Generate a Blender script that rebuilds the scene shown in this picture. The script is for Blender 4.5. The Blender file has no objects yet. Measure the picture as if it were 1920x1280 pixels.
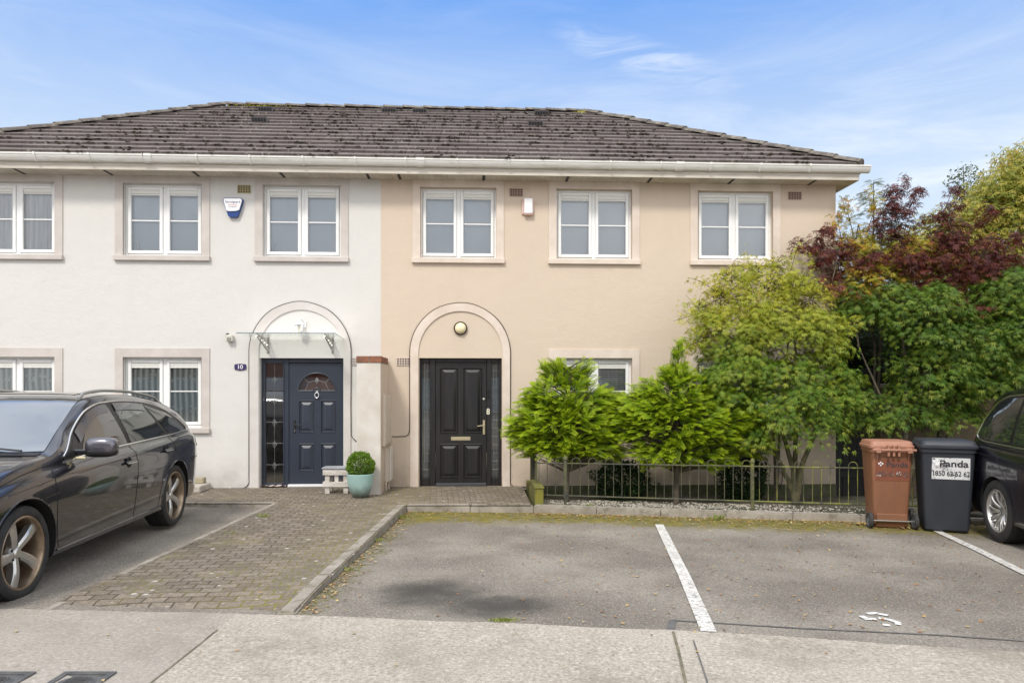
import bpy, bmesh, math, random
import numpy as np
from mathutils import Vector, Matrix, noise
from mathutils.bvhtree import BVHTree
R = math.radians
random.seed(7); rng = np.random.default_rng(11)
scene = bpy.context.scene
COL = scene.collection

# ---------------------------------------------------------------- camera
FPX, HZ, YAW = 1340.0, 730.0, math.atan(64/1340)
CAM = Vector((0, -11.86, 1.6))
cd = bpy.data.cameras.new('camera'); cam = bpy.data.objects.new('camera', cd); COL.objects.link(cam)
cam.location = CAM; cam.rotation_euler = (R(90), 0, -YAW)
cd.sensor_width = 36; cd.lens = 36*FPX/1920; cd.shift_y = (HZ-640)/1920; cd.clip_end = 600
scene.camera = cam
scene.view_settings.view_transform = 'Standard'; scene.view_settings.look = 'None'
scene.view_settings.exposure = 0.10; scene.view_settings.gamma = 1

# ---------------------------------------------------------------- sky and sun
SUN_EL, SUN_AZ = R(48), R(205)      # azimuth clockwise from +Y: behind the camera, a little to the left
w = bpy.data.worlds.new('World'); scene.world = w; w.use_nodes = True
nt = w.node_tree; nt.nodes.clear()
def wn(t, **k):
    n = nt.nodes.new(t)
    for a, b in k.items(): setattr(n, a, b)
    return n
def wl(a, b): nt.links.new(a, b)
def wmath(op, a, b=None, c=None, clamp=False):
    n = wn('ShaderNodeMath', operation=op, use_clamp=clamp)
    for i, v in enumerate((a, b, c)):
        if v is None: continue
        if isinstance(v, (int, float)): n.inputs[i].default_value = v
        else: wl(v, n.inputs[i])
    return n.outputs[0]
def wmix(f, a, b):
    n = wn('ShaderNodeMix', data_type='RGBA')
    for i, v in ((0, f), (6, a), (7, b)):
        if isinstance(v, (int, float)): n.inputs[i].default_value = v
        elif isinstance(v, tuple): n.inputs[i].default_value = (*v, 1)
        else: wl(v, n.inputs[i])
    return n.outputs[2]
def wmap(v, a, b, c=0., d=1., smooth=True):
    n = wn('ShaderNodeMapRange'); n.interpolation_type = 'SMOOTHSTEP' if smooth else 'LINEAR'
    wl(v, n.inputs[0])
    for i, q in enumerate((a, b, c, d)): n.inputs[i+1].default_value = q
    return n.outputs[0]
sky = wn('ShaderNodeTexSky', sky_type='NISHITA'); sky.sun_disc = False
sky.sun_elevation = SUN_EL; sky.sun_rotation = SUN_AZ; sky.air_density = 1.0; sky.dust_density = 1.2; sky.ozone_density = 1.5
tc = wn('ShaderNodeTexCoord'); sx = wn('ShaderNodeSeparateXYZ'); wl(tc.outputs['Generated'], sx.inputs[0])
X, Y, Z = sx.outputs
# blue part of the sky, paling towards the horizon (radiance for a background strength of 0.1)
grad = wmix(wmap(Z, 0.26, 0.50, smooth=False), (6.4, 7.8, 9.6), (1.4, 3.7, 9.0))
blue = wmix(0.93, sky.outputs[0], grad)
mp = wn('ShaderNodeMapping'); wl(tc.outputs['Generated'], mp.inputs[0]); mp.inputs['Rotation'].default_value = (0, R(24), 0); mp.inputs['Scale'].default_value = (1.2, 1.5, 7)
nz = wn('ShaderNodeTexNoise'); wl(mp.outputs[0], nz.inputs[0]); nz.inputs['Scale'].default_value = 2.3; nz.inputs['Detail'].default_value = 7; nz.inputs['Roughness'].default_value = 0.62; nz.inputs['Distortion'].default_value = 0.7
low = wmap(Z, 0.46, 0.12)
streak = wmath('MULTIPLY', wmap(nz.outputs[0], 0.38, 0.74), wmath('ADD', wmath('MULTIPLY', low, wmath('ADD', 0.78, wmath('MULTIPLY', X, 0.9))), 0.14), clamp=True)
north = wmix(streak, blue, (8.6, 9.3, 10.2))
# one bright wisp
def blob(cx, cz, ax, az, sl):
    dx = wmath('SUBTRACT', X, cx); dz = wmath('SUBTRACT', Z, cz)
    dz = wmath('SUBTRACT', dz, wmath('MULTIPLY', dx, sl))
    q = wmath('ADD', wmath('POWER', wmath('ABSOLUTE', wmath('DIVIDE', dx, ax)), 2), wmath('POWER', wmath('ABSOLUTE', wmath('DIVIDE', dz, az)), 2))
    return wmap(q, 1.0, 0.0)
nz2 = wn('ShaderNodeTexNoise'); wl(mp.outputs[0], nz2.inputs[0]); nz2.inputs['Scale'].default_value = 5.5; nz2.inputs['Detail'].default_value = 8; nz2.inputs['Roughness'].default_value = 0.65; nz2.inputs['Distortion'].default_value = 1.2
wisp = wmath('MULTIPLY', blob(0.205, 0.415, 0.13, 0.026, -0.30), wmap(nz2.outputs[0], 0.36, 0.68))
north = wmix(wmath('MULTIPLY', wisp, 0.5), north, (9.0, 9.6, 10.3))
# bright broken cloud behind the camera
nz3 = wn('ShaderNodeTexNoise'); wl(tc.outputs['Generated'], nz3.inputs[0]); nz3.inputs['Scale'].default_value = 2.2; nz3.inputs['Detail'].default_value = 6
cloud = wmix(wmap(nz3.outputs[0], 0.35, 0.7), (9.6, 10.3, 11.3), (17.0, 16.8, 16.5))
south = wmath('MAXIMUM', wmap(Y, 0.35, -0.1), wmath('MULTIPLY', wmap(Z, 0.52, 0.72), 0.72))
full = wmix(south, north, cloud)
full = wmix(wmap(Z, 0.0, -0.05), full, (1.6, 1.55, 1.5))
bg = wn('ShaderNodeBackground'); wl(full, bg.inputs[0]); bg.inputs[1].default_value = 0.1
ou = wn('ShaderNodeOutputWorld'); wl(bg.outputs[0], ou.inputs[0])

sd = bpy.data.lights.new('sun', 'SUN'); sd.energy = 2.3; sd.angle = R(11); sd.color = (1.0, 0.95, 0.87)
sun = bpy.data.objects.new('sun', sd); COL.objects.link(sun)
sdir = Vector((math.sin(SUN_AZ)*math.cos(SUN_EL), math.cos(SUN_AZ)*math.cos(SUN_EL), math.sin(SUN_EL)))
sun.rotation_euler = sdir.to_track_quat('Z', 'Y').to_euler(); sun.location = (0, -20, 30)

# ---------------------------------------------------------------- measuring helpers (photo -> metres on real planes)
def ray(u, v):
    r = (u-960)/FPX; up = (HZ-v)/FPX
    return Vector((math.sin(YAW)+r*math.cos(YAW), math.cos(YAW)-r*math.sin(YAW), up))
def FP(u, v, y=0.0):
    d = ray(u, v); t = (y-CAM.y)/d.y
    return CAM + d*t
def fx(u, y=0.0): return FP(u, 700, y).x
def fz(v, u=860, y=0.0): return FP(u, v, y).z
def L(x, y):       # height of the asphalt
    x = max(-9, min(9, x)); y = max(-14, y)
    return -.10 + .02*max(0, -1.95-y) - .012*x
def zpath(x, y): return .045*min(1, max(0, (-1.6-y)/4.6)) - .02*min(1, max(0, (-6.3-y)/.45))
def G(u, v, zf=L):
    d = ray(u, v); t = 8.0
    for i in range(60):
        t = .5*t + .5*(zf(t*d.x, CAM.y+t*d.y)-CAM.z)/d.z
    return CAM + d*t

# ---------------------------------------------------------------- mesh helpers
def tag(o, label=None, cat=None, group=None, kind=None):
    if label: o['label'] = label
    if cat: o['category'] = cat
    if group: o['group'] = group
    if kind: o['kind'] = kind
    return o
def thing(name, label, cat, loc=(0, 0, 0), rz=0, group=None, scale=1.0):
    o = bpy.data.objects.new(name, None); COL.objects.link(o)
    o.location = loc; o.rotation_euler = (0, 0, rz); o.scale = (scale,)*3; o.empty_display_size = .2
    return tag(o, label, cat, group)
def root_of(o):
    while o.parent: o = o.parent
    return o
class MB:
    def __init__(s): s.v = []; s.f = []; s.sm = []; s.mi = []; s.m = 0
    def add(s, vs, fs, smooth=False):
        b = len(s.v); s.v += [tuple(p) for p in vs]
        for f in fs: s.f.append([b+i for i in f]); s.sm.append(smooth); s.mi.append(s.m)
        return s
    def box(s, x0, x1, y0, y1, z0, z1, M=None):
        vs = [(x, y, z) for z in (z0, z1) for y in (y0, y1) for x in (x0, x1)]
        if M: vs = [M @ Vector(p) for p in vs]
        return s.add(vs, [(0, 2, 3, 1), (4, 5, 7, 6), (0, 1, 5, 4), (2, 6, 7, 3), (0, 4, 6, 2), (1, 3, 7, 5)])
    def bbox(s, x0, x1, y0, y1, z0, z1, b=.01, M=None, seg=1):   # bevelled box
        bm = bmesh.new(); bmesh.ops.create_cube(bm, size=1)
        for v in bm.verts: v.co = Vector(((x0+x1)/2+v.co.x*(x1-x0), (y0+y1)/2+v.co.y*(y1-y0), (z0+z1)/2+v.co.z*(z1-z0)))
        bmesh.ops.bevel(bm, geom=bm.edges[:], offset=b, segments=seg, affect='EDGES', profile=.5)
        return s.bm(bm, M)
    def bm(s, bm, M=None, smooth=False):
        bm.verts.index_update()
        mi = [f.material_index for f in bm.faces]
        s.add([(M @ v.co) if M else v.co.copy() for v in bm.verts], [[v.index for v in f.verts] for f in bm.faces], smooth); bm.free()
        if mi and any(mi): s.mi[-len(mi):] = mi
        return s
    def quad(s, *p): return s.add(p, [tuple(range(len(p)))])
    def tube(s, pts, r, n=8, cap=True, smooth=True):
        pts = [Vector(p) for p in pts]; rs = r if isinstance(r, (list, tuple)) else [r]*len(pts)
        vs = []; fs = []; prev = None
        for i, p in enumerate(pts):
            d = (pts[min(i+1, len(pts)-1)]-pts[max(i-1, 0)])
            if d.length < 1e-9: d = Vector((0, 0, 1))
            d.normalize()
            if prev is None:
                a = Vector((0, 0, 1)) if abs(d.z) < .9 else Vector((1, 0, 0))
                prev = d.cross(a).normalized()
            prev = (prev - d*prev.dot(d)).normalized(); q = d.cross(prev)
            for k in range(n):
                t = 2*math.pi*k/n; vs.append(p+(prev*math.cos(t)+q*math.sin(t))*rs[i])
        for i in range(len(pts)-1):
            for k in range(n):
                a = i*n+k; b = i*n+(k+1) % n; fs.append((a, b, b+n, a+n))
        s.add(vs, fs, smooth)
        if cap:
            s.add(vs[:n], [tuple(reversed(range(n)))]); s.add(vs[-n:], [tuple(range(n))])
        return s
    def lathe(s, prof, n=32, M=None, smooth=True, closed=False):    # prof: (r, h) about local Z
        vs = [(r*math.cos(2*math.pi*k/n), r*math.sin(2*math.pi*k/n), h) for r, h in prof for k in range(n)]
        if M: vs = [M @ Vector(p) for p in vs]
        fs = []; m = len(prof)
        for i in range(m if closed else m-1):
            j = (i+1) % m
            for k in range(n): fs.append((i*n+k, i*n+(k+1) % n, j*n+(k+1) % n, j*n+k))
        return s.add(vs, fs, smooth)
    def prism(s, poly, a, b, ax='y'):     # poly in the two other axes, extruded a..b
        def P(p, t): return {'y': (p[0], t, p[1]), 'x': (t, p[0], p[1]), 'z': (p[0], p[1], t)}[ax]
        n = len(poly); vs = [P(p, a) for p in poly]+[P(p, b) for p in poly]
        fs = [tuple(range(n)), tuple(reversed(range(n, 2*n)))]+[(i, (i+1) % n, n+(i+1) % n, n+i) for i in range(n)]
        return s.add(vs, fs)
    def build(s, name, mat, parent=None, world=True, fix=True, sharp=35):
        vs = s.v
        if parent and world:
            l = root_of(parent).location; vs = [(p[0]-l.x, p[1]-l.y, p[2]-l.z) for p in vs]
        me = bpy.data.meshes.new(name); me.from_pydata(vs, [], s.f)
        for m in (mat if isinstance(mat, (list, tuple)) else [mat]): me.materials.append(m)
        me.polygons.foreach_set('use_smooth', s.sm); me.polygons.foreach_set('material_index', s.mi)
        me.update()
        if fix:
            b = bmesh.new(); b.from_mesh(me); bmesh.ops.recalc_face_normals(b, faces=b.faces[:]); b.to_mesh(me); b.free()
        if any(s.sm): me.set_sharp_from_angle(angle=R(sharp))
        o = bpy.data.objects.new(name, me); COL.objects.link(o)
        if parent: o.parent = parent
        return o
def np_mesh(name, verts, faces, mat, parent=None, attr=None, smooth=False):
    """verts (n,3) array in world metres, faces (m,4) int array"""
    verts = np.asarray(verts, dtype=np.float32)
    if parent:
        l = root_of(parent).location; verts = verts-np.array([l.x, l.y, l.z], dtype=np.float32)
    me = bpy.data.meshes.new(name); k = faces.shape[1]
    me.vertices.add(len(verts)); me.vertices.foreach_set('co', verts.ravel())
    me.loops.add(faces.size); me.loops.foreach_set('vertex_index', faces.astype(np.int32).ravel())
    me.polygons.add(len(faces)); me.polygons.foreach_set('loop_start', np.arange(0, faces.size, k, dtype=np.int32))
    if attr is not None:
        a = me.attributes.new('tip', 'FLOAT', 'POINT'); a.data.foreach_set('value', attr.astype(np.float32))
    me.update(calc_edges=True); me.validate()
    me.materials.append(mat)
    if smooth: me.polygons.foreach_set('use_smooth', [True]*len(me.polygons))
    o = bpy.data.objects.new(name, me); COL.objects.link(o)
    if parent: o.parent = parent
    return o
def text(name, s, size, M, mat, parent, world=True, ext=.002, sx=1.0, bold=0.0, align='CENTER'):
    c = bpy.data.curves.new('t', 'FONT'); c.body = s; c.size = size; c.extrude = ext; c.align_x = align; c.align_y = 'CENTER'; c.offset = bold
    t = bpy.data.objects.new('t', c); COL.objects.link(t); bpy.context.view_layer.update()
    me = bpy.data.meshes.new_from_object(t); bpy.data.objects.remove(t); bpy.data.curves.remove(c)
    me.name = name; me.materials.clear(); me.materials.append(mat)
    off = Vector((0, 0, 0))
    if parent and world: off = root_of(parent).location
    for v in me.vertices:
        q = v.co.copy(); q.x *= sx; v.co = (M @ q) - off
    o = bpy.data.objects.new(name, me); COL.objects.link(o)
    if parent: o.parent = parent
    return o
def copy_tree(o, parent=None):
    c = o.copy(); COL.objects.link(c)
    if parent: c.parent = parent
    for ch in list(o.children): copy_tree(ch, c)
    return c
FRONT = Matrix(((1, 0, 0, 0), (0, 0, -1, 0), (0, 1, 0, 0), (0, 0, 0, 1)))   # text plane XY -> facing -Y, upright

# ---------------------------------------------------------------- materials
class NT:
    def __init__(s, name):
        s.m = bpy.data.materials.new(name); s.m.use_nodes = True; s.t = s.m.node_tree
        s.b = s.t.nodes['Principled BSDF']; s.tc = None
    def n(s, ty, **k):
        n = s.t.nodes.new(ty)
        for a, b in k.items(): setattr(n, a, b)
        return n
    def l(s, a, b): s.t.links.new(a, b)
    def co(s, scale=(1, 1, 1), rot=(0, 0, 0)):
        if not s.tc: s.tc = s.n('ShaderNodeTexCoord')
        if scale == (1, 1, 1) and rot == (0, 0, 0): return s.tc.outputs['Object']
        mp = s.n('ShaderNodeMapping'); s.l(s.tc.outputs['Object'], mp.inputs[0])
        mp.inputs['Scale'].default_value = scale; mp.inputs['Rotation'].default_value = rot
        return mp.outputs[0]
    def noise(s, scale, detail=4, rough=.55, co=None, dist=0):
        n = s.n('ShaderNodeTexNoise'); s.l(co or s.co(), n.inputs[0]); n.inputs['Scale'].default_value = scale
        n.inputs['Detail'].default_value = detail; n.inputs['Roughness'].default_value = rough; n.inputs['Distortion'].default_value = dist
        return n.outputs[0]
    def vor(s, scale, co=None, feature='F1', out=0):
        n = s.n('ShaderNodeTexVoronoi', feature=feature); s.l(co or s.co(), n.inputs[0]); n.inputs['Scale'].default_value = scale
        return n.outputs[out]
    def mr(s, v, a, b, c=0., d=1., smooth=False):
        n = s.n('ShaderNodeMapRange'); n.interpolation_type = 'SMOOTHSTEP' if smooth else 'LINEAR'; s.l(v, n.inputs[0])
        for i, q in enumerate((a, b, c, d)): n.inputs[i+1].default_value = q
        return n.outputs[0]
    def mx(s, f, a, b, blend='MIX'):
        n = s.n('ShaderNodeMix', data_type='RGBA', blend_type=blend)
        for i, v in ((0, f), (6, a), (7, b)):
            if isinstance(v, (int, float)): n.inputs[i].default_value = v
            elif isinstance(v, tuple): n.inputs[i].default_value = (*v, 1)
            else: s.l(v, n.inputs[i])
        return n.outputs[2]
    def ma(s, op, a, b=None, clamp=False):
        n = s.n('ShaderNodeMath', operation=op, use_clamp=clamp)
        for i, v in enumerate((a, b)):
            if v is None: continue
            if isinstance(v, (int, float)): n.inputs[i].default_value = v
            else: s.l(v, n.inputs[i])
        return n.outputs[0]
    def xyz(s):
        n = s.n('ShaderNodeSeparateXYZ'); s.l(s.co(), n.inputs[0]); return n.outputs
    def base(s, v):
        if isinstance(v, tuple): s.b.inputs['Base Color'].default_value = (*v, 1)
        else: s.l(v, s.b.inputs['Base Color'])
    def rough(s, v):
        if isinstance(v, (int, float)): s.b.inputs['Roughness'].default_value = v
        else: s.l(v, s.b.inputs['Roughness'])
    def bump(s, h, strength=.3, dist=.01):
        b = s.n('ShaderNodeBump'); b.inputs['Strength'].default_value = strength; b.inputs['Distance'].default_value = dist
        s.l(h, b.inputs['Height']); s.l(b.outputs[0], s.b.inputs['Normal']); return b
def pbr(name, c, rough=.6, metal=0, c2=None, scale=5, detail=4, bump=0, bscale=80, bdist=.004, coat=0, spec=.5, stretch=(1, 1, 1), lo=.35, hi=.65):
    m = NT(name); m.rough(rough); m.b.inputs['Metallic'].default_value = metal
    m.b.inputs['Coat Weight'].default_value = coat; m.b.inputs['Coat Roughness'].default_value = .04; m.b.inputs['Specular IOR Level'].default_value = spec
    if c2: m.base(m.mx(m.mr(m.noise(scale, detail, co=m.co(stretch)), lo, hi), c, c2))
    else: m.base(c)
    if bump: m.bump(m.noise(bscale, 3), bump, bdist)
    return m.m
def render_mat(name, c, cdirt):
    m = NT(name)
    a = m.mr(m.noise(.55, 5, .6), .35, .7)
    st = m.mr(m.noise(1.0, 5, .6, co=m.co((2.2, 3, .6))), .50, .82)
    Z = m.xyz()[2]
    low = m.ma('MULTIPLY', m.mr(Z, .55, -.05), m.mr(m.noise(2.6, 5, .65), .35, .62))
    c0 = m.mx(m.ma('MULTIPLY', a, .35), c, tuple(q*.93 for q in c))
    c1 = m.mx(m.ma('MULTIPLY', st, .16), c0, cdirt)
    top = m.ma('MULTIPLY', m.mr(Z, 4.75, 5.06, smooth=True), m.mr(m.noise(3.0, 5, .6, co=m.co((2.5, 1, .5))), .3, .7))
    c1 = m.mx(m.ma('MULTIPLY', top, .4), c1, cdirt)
    m.base(m.mx(m.ma('MULTIPLY', low, .55), c1, tuple(q*.62 for q in cdirt)))
    m.rough(.93); m.b.inputs['Specular IOR Level'].default_value = .2
    h = m.ma('ADD', m.ma('MULTIPLY', m.noise(38, 5, .7), .7), m.ma('MULTIPLY', m.noise(4, 3), 1.4))
    m.bump(h, .45, .014)
    return m.m
M = {}
M['cream'] = render_mat('cream_render', (.668, .650, .624), (.47, .445, .41))
M['beige'] = render_mat('beige_render', (.645, .538, .436), (.47, .375, .285))
M['cream_trim'] = pbr('cream_trim', (.60, .555, .525), .85, c2=(.52, .475, .44), scale=3, bump=.25, bscale=40, bdist=.006, spec=.2)
M['beige_trim'] = pbr('beige_trim', (.73, .635, .56), .85, c2=(.64, .54, .46), scale=3, bump=.25, bscale=40, bdist=.006, spec=.2)
M['plinth'] = pbr('mossy_plinth', (.13, .12, .085), .95, c2=(.07, .085, .03), scale=6, bump=.4, bscale=30)
M['upvc'] = pbr('white_upvc', (.86, .86, .85), .28, c2=(.82, .82, .81), scale=1.2)
M['cassette'] = pbr('blind_cassette', (.82, .82, .78), .5)
def glass(name, refl, tint, alpha_tint):
    m = NT(name); t = m.t; t.nodes.remove(m.b)
    fr = m.n('ShaderNodeFresnel'); fr.inputs[0].default_value = refl
    tr = m.n('ShaderNodeBsdfTransparent'); tr.inputs[0].default_value = (*alpha_tint, 1)
    gl = m.n('ShaderNodeBsdfGlossy'); gl.inputs[0].default_value = (*tint, 1); gl.inputs['Roughness'].default_value = .015
    bp = m.n('ShaderNodeBump'); bp.inputs['Strength'].default_value = .035; bp.inputs['Distance'].default_value = .02; m.l(m.noise(1.3, 2), bp.inputs['Height']); m.l(bp.outputs[0], gl.inputs['Normal'])
    mx = m.n('ShaderNodeMixShader'); m.l(fr.outputs[0], mx.inputs[0]); m.l(tr.outputs[0], mx.inputs[1]); m.l(gl.outputs[0], mx.inputs[2])
    out = [n for n in t.nodes if n.type == 'OUTPUT_MATERIAL'][0]; m.l(mx.outputs[0], out.inputs[0]); return m.m
M['pane'] = glass('window_glass', 1.9, (.97, .98, 1), (.99, 1, 1))
M['door_pane'] = glass('door_glass', 2.5, (1, 1, 1), (.9, .9, .9))
M['canopy_glass'] = glass('canopy_glass', 1.4, (1, 1, 1), (.94, .965, .95))
M['clear'] = glass('lantern_glass', 1.45, (1, 1, 1), (.9, .92, .93))
M['blind'] = pbr('sky_toned_blind', (.86, .91, .95), .8, c2=(.76, .81, .86), scale=.9, lo=.3, hi=.7)  # blind toned pale blue: sky reflection of the panes put into its colour
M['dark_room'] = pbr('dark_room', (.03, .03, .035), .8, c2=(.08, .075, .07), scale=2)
def lace():
    m = NT('lace_curtain')
    w = m.n('ShaderNodeTexWave', wave_type='BANDS', bands_direction='X'); m.l(m.co(), w.inputs[0]); w.inputs['Scale'].default_value = 3.4; w.inputs['Distortion'].default_value = 2.5; w.inputs['Detail'].default_value = 2; w.inputs['Detail Scale'].default_value = .4
    Z = m.xyz()[2]
    vd = m.vor(17, co=m.co((1, 1, 1)))
    zz = m.ma('FRACT', m.ma('MULTIPLY', Z, 1/.52))
    band = m.ma('MULTIPLY', m.mr(zz, .30, .36), m.mr(zz, .62, .55))
    fl = m.ma('MULTIPLY', band, m.mr(vd, .55, .25))
    c = m.mx(m.mr(w.outputs[0], .2, .9), (.34, .38, .36), (.82, .87, .83))
    m.base(m.mx(m.ma('MULTIPLY', fl, .75), c, (.80, .84, .80))); m.rough(.9); return m.m
M['lace'] = lace()
M['sheer'] = pbr('sheer_curtain', (.90, .91, .92), .9, c2=(.62, .64, .67), scale=2.2, stretch=(8, 1, .5))
M['navy'] = pbr('navy_door_paint', (.028, .036, .056), .38, coat=.25, bump=.08, bscale=120, bdist=.002)
M['black_wood'] = pbr('black_door_paint', (.012, .012, .013), .34, c2=(.02, .018, .018), scale=3, coat=.15, bump=.12, bscale=60, stretch=(6, 1, .6), bdist=.002)
M['chrome'] = pbr('chrome', (.75, .75, .76), .18, 1)
M['satin'] = pbr('brushed_steel', (.42, .41, .38), .35, 1)
M['brass'] = pbr('pale_brass', (.78, .68, .46), .3, .9)
M['numeral'] = pbr('cream_numeral', (.80, .76, .62), .4)
M['lead'] = pbr('glass_leading', (.55, .56, .56), .4, .6)
M['black'] = pbr('black_plastic', (.014, .014, .015), .45)
M['white_pl'] = pbr('white_plastic', (.82, .82, .83), .35)
M['pink_pl'] = pbr('faded_red_plastic', (.72, .44, .37), .45)
M['blue_pl'] = pbr('blue_plastic', (.012, .05, .22), .3)
M['ink'] = pbr('blue_ink', (.12, .13, .26), .6)
M['ink_red'] = pbr('red_ink', (.60, .18, .16), .6)
M['purple'] = pbr('purple_enamel', (.045, .028, .11), .35)
M['opal'] = pbr('opal_glass', (.86, .76, .50), .3)
M['cable'] = pbr('black_cable', (.035, .03, .028), .7)
def brickmat(name, c1, c2, mortar, sc=1.0):
    m = NT(name)
    b = m.n('ShaderNodeTexBrick'); m.l(m.co(rot=(R(90), 0, 0)), b.inputs[0])
    b.inputs['Color1'].default_value = (*c1, 1); b.inputs['Color2'].default_value = (*c2, 1); b.inputs['Mortar'].default_value = (*mortar, 1)
    b.inputs['Scale'].default_value = sc; b.inputs['Brick Width'].default_value = .225; b.inputs['Row Height'].default_value = .075; b.inputs['Mortar Size'].default_value = .006
    m.base(m.mx(m.mr(m.noise(9, 5, .65), .40, .72), b.outputs[0], tuple(q*.45 for q in c1))); m.rough(.9); m.bump(m.noise(50, 4), .4, .006); return m.m
M['brick'] = brickmat('red_brick', (.33, .10, .05), (.42, .15, .07), (.30, .27, .23))
M['coping'] = pbr('brick_coping', (.33, .125, .07), .9, c2=(.15, .085, .06), scale=9, bump=.5, bscale=40)
M['mortar'] = pbr('mortar', (.36, .32, .27), .95, c2=(.25, .22, .18), scale=20)
M['gutter'] = NT('white_gutter')
_g = M['gutter']; _s = _g.mr(_g.noise(1.0, 6, .7, co=_g.co((3, 6, 14))), .50, .70)
_g.base(_g.mx(_g.ma('MULTIPLY', _s, .42), (.76, .75, .72), (.36, .33, .20))); _g.rough(.4); M['gutter'] = _g.m
M['fascia'] = pbr('fascia', (.62, .575, .51), .6, c2=(.50, .45, .38), scale=2, stretch=(1, 1, 5))
def soffit():
    m = NT('soffit_boards'); X = m.xyz()[0]
    fr = m.ma('FRACT', m.ma('MULTIPLY', X, 10)); line = m.mr(fr, .0, .10, 1, 0)
    m.base(m.mx(m.ma('MULTIPLY', line, .6), m.mx(m.mr(m.noise(3, 5), .35, .7), (.60, .55, .48), (.42, .37, .30)), (.16, .14, .11))); m.rough(.6); return m.m
M['soffit'] = soffit()
def tilemat():
    m = NT('roof_tile')
    g = m.n('ShaderNodeNewGeometry'); rp = g.outputs['Random Per Island']
    c = m.mx(rp, (.120, .098, .093), (.165, .137, .130))
    c = m.mx(m.mr(m.noise(1.1, 5, .6), .35, .72), c, (.19, .165, .155))
    c = m.mx(m.ma('MULTIPLY', m.mr(m.noise(6, 5, .7), .50, .75), .2), c, (.045, .036, .034))
    lich = m.ma('MULTIPLY', m.mr(m.vor(10, co=m.co((1, 1, 1))), .24, .15), m.mr(m.noise(1.7, 3), .38, .52))
    c = m.mx(m.ma('MULTIPLY', lich, .7), c, (.42, .39, .36))
    m.base(c); m.rough(.9); m.bump(m.noise(60, 4, .6), .5, .006); return m.m
M['tile'] = tilemat()
M['ridge'] = pbr('ridge_tile', (.12, .105, .095), .95, c2=(.30, .27, .22), scale=7, detail=6, bump=.8, bscale=25, bdist=.015, lo=.45, hi=.75)
M['moss'] = pbr('moss', (.060, .045, .020), 1, c2=(.028, .018, .012), scale=3, bump=.6, bscale=60)
M['ymoss'] = pbr('yellow_moss', (.30, .27, .03), 1, c2=(.14, .14, .02), scale=6, bump=.6, bscale=60)
# ================================================================ GROUND
KL = [(-9.5, -1.30), (-3.98, -1.593), (-2.88, -1.645)]        # kerb in front of no. 10
PL0, PL1 = (-3.10, -6.63), (-2.88, -1.645)                    # path, left edge
PR0, PR1 = (-1.285, -6.76), (-.985, -1.93)                    # path, right edge
KR = [(-.985, -1.93), (.77, -1.975), (5.05, -2.66), (12.5, -3.95)]   # kerb in front of no. 8 and the planter
ROADE = [(-40, -4.5), (-3.3, -6.60), (-1.26, -6.77), (1.57, -7.18), (3.36, -7.60), (9, -9.0), (45, -18)]
def lerp_poly(P, x):
    for (a, b), (c, d) in zip(P, P[1:]):
        if x <= c: return b+(d-b)*(x-a)/(c-a)
    return P[-1][1]

def asphalt():
    m = NT('asphalt'); X, Y, Z = m.xyz()
    c = m.mx(m.mr(m.noise(.75, 5, .6), .35, .68, smooth=True), (.235, .205, .172), (.385, .345, .292))
    c = m.mx(m.mr(m.noise(48, 5, .85), .38, .58), m.mx(.66, c, (.075, .07, .065)), c)
    c = m.mx(m.mr(m.vor(42, out=0), .24, .12), c, (.50, .465, .42))
    # old oil stains, with their own outline
    def stain(cx, cy, rx, ry, amp):
        dx = m.ma('DIVIDE', m.ma('SUBTRACT', X, cx), rx); dy = m.ma('DIVIDE', m.ma('SUBTRACT', Y, cy), ry)
        q = m.ma('ADD', m.ma('MULTIPLY', dx, dx), m.ma('MULTIPLY', dy, dy))
        q = m.ma('ADD', q, m.ma('MULTIPLY', m.ma('SUBTRACT', m.noise(2.6, 5, .65), .5), 2.4))
        return m.ma('MULTIPLY', m.mr(q, 1.9, -.2, smooth=True), amp)
    sa, sb = G(812, 1112), G(932, 1136)
    s = m.ma('MAXIMUM', stain(sa.x, sa.y, .42, .40, .85), stain(sb.x, sb.y, .44, .28, .85))
    c = m.mx(s, c, (.052, .047, .043))
    # damp algae patch and moss next to the kerb
    kd = m.ma('SUBTRACT', m.ma('MULTIPLY', m.ma('MAXIMUM', X, .77), -.155), 1.86)     # y of the kerb
    d = m.ma('SUBTRACT', kd, Y)
    mo = m.ma('ADD', d, m.ma('MULTIPLY', m.ma('SUBTRACT', m.noise(2.8, 6, .7), .5), 1.5))
    mo = m.ma('MULTIPLY', m.mr(mo, 1.15, .50, smooth=True), m.mr(m.noise(16, 5, .75), .34, .50))
    mo = m.ma('MULTIPLY', mo, m.mr(X, -1.3, -.8))
    mc = m.mx(m.mr(m.noise(8, 4), .35, .65), (.105, .10, .014), (.235, .19, .03))
    c = m.mx(mo, c, mc)
    d2 = m.ma('SUBTRACT', X, m.ma('ADD', m.ma('MULTIPLY', Y, .062), -.87))            # distance from the path's kerb
    m2 = m.ma('MULTIPLY', m.mr(m.ma('ADD', m.ma('ABSOLUTE', d2), m.ma('MULTIPLY', m.ma('SUBTRACT', m.noise(4, 5, .7), .5), .8)), .26, .08), m.mr(m.noise(20, 4, .7), .40, .6))
    m2 = m.ma('MULTIPLY', m2, m.mr(Y, -6.9, -6.6))
    c = m.mx(m2, c, (.13, .12, .03))
    m.base(c); m.rough(.92); m.b.inputs['Specular IOR Level'].default_value = .25
    m.bump(m.ma('ADD', m.noise(160, 3, .7), m.ma('MULTIPLY', m.noise(5, 3), .8)), .75, .008); return m.m
M['asphalt'] = asphalt()
_ja = G(408, 1180); _jb = G(270, 1290); JK = (_ja.x-_jb.x)/(_ja.y-_jb.y); JC = _ja.x-JK*_ja.y
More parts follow.
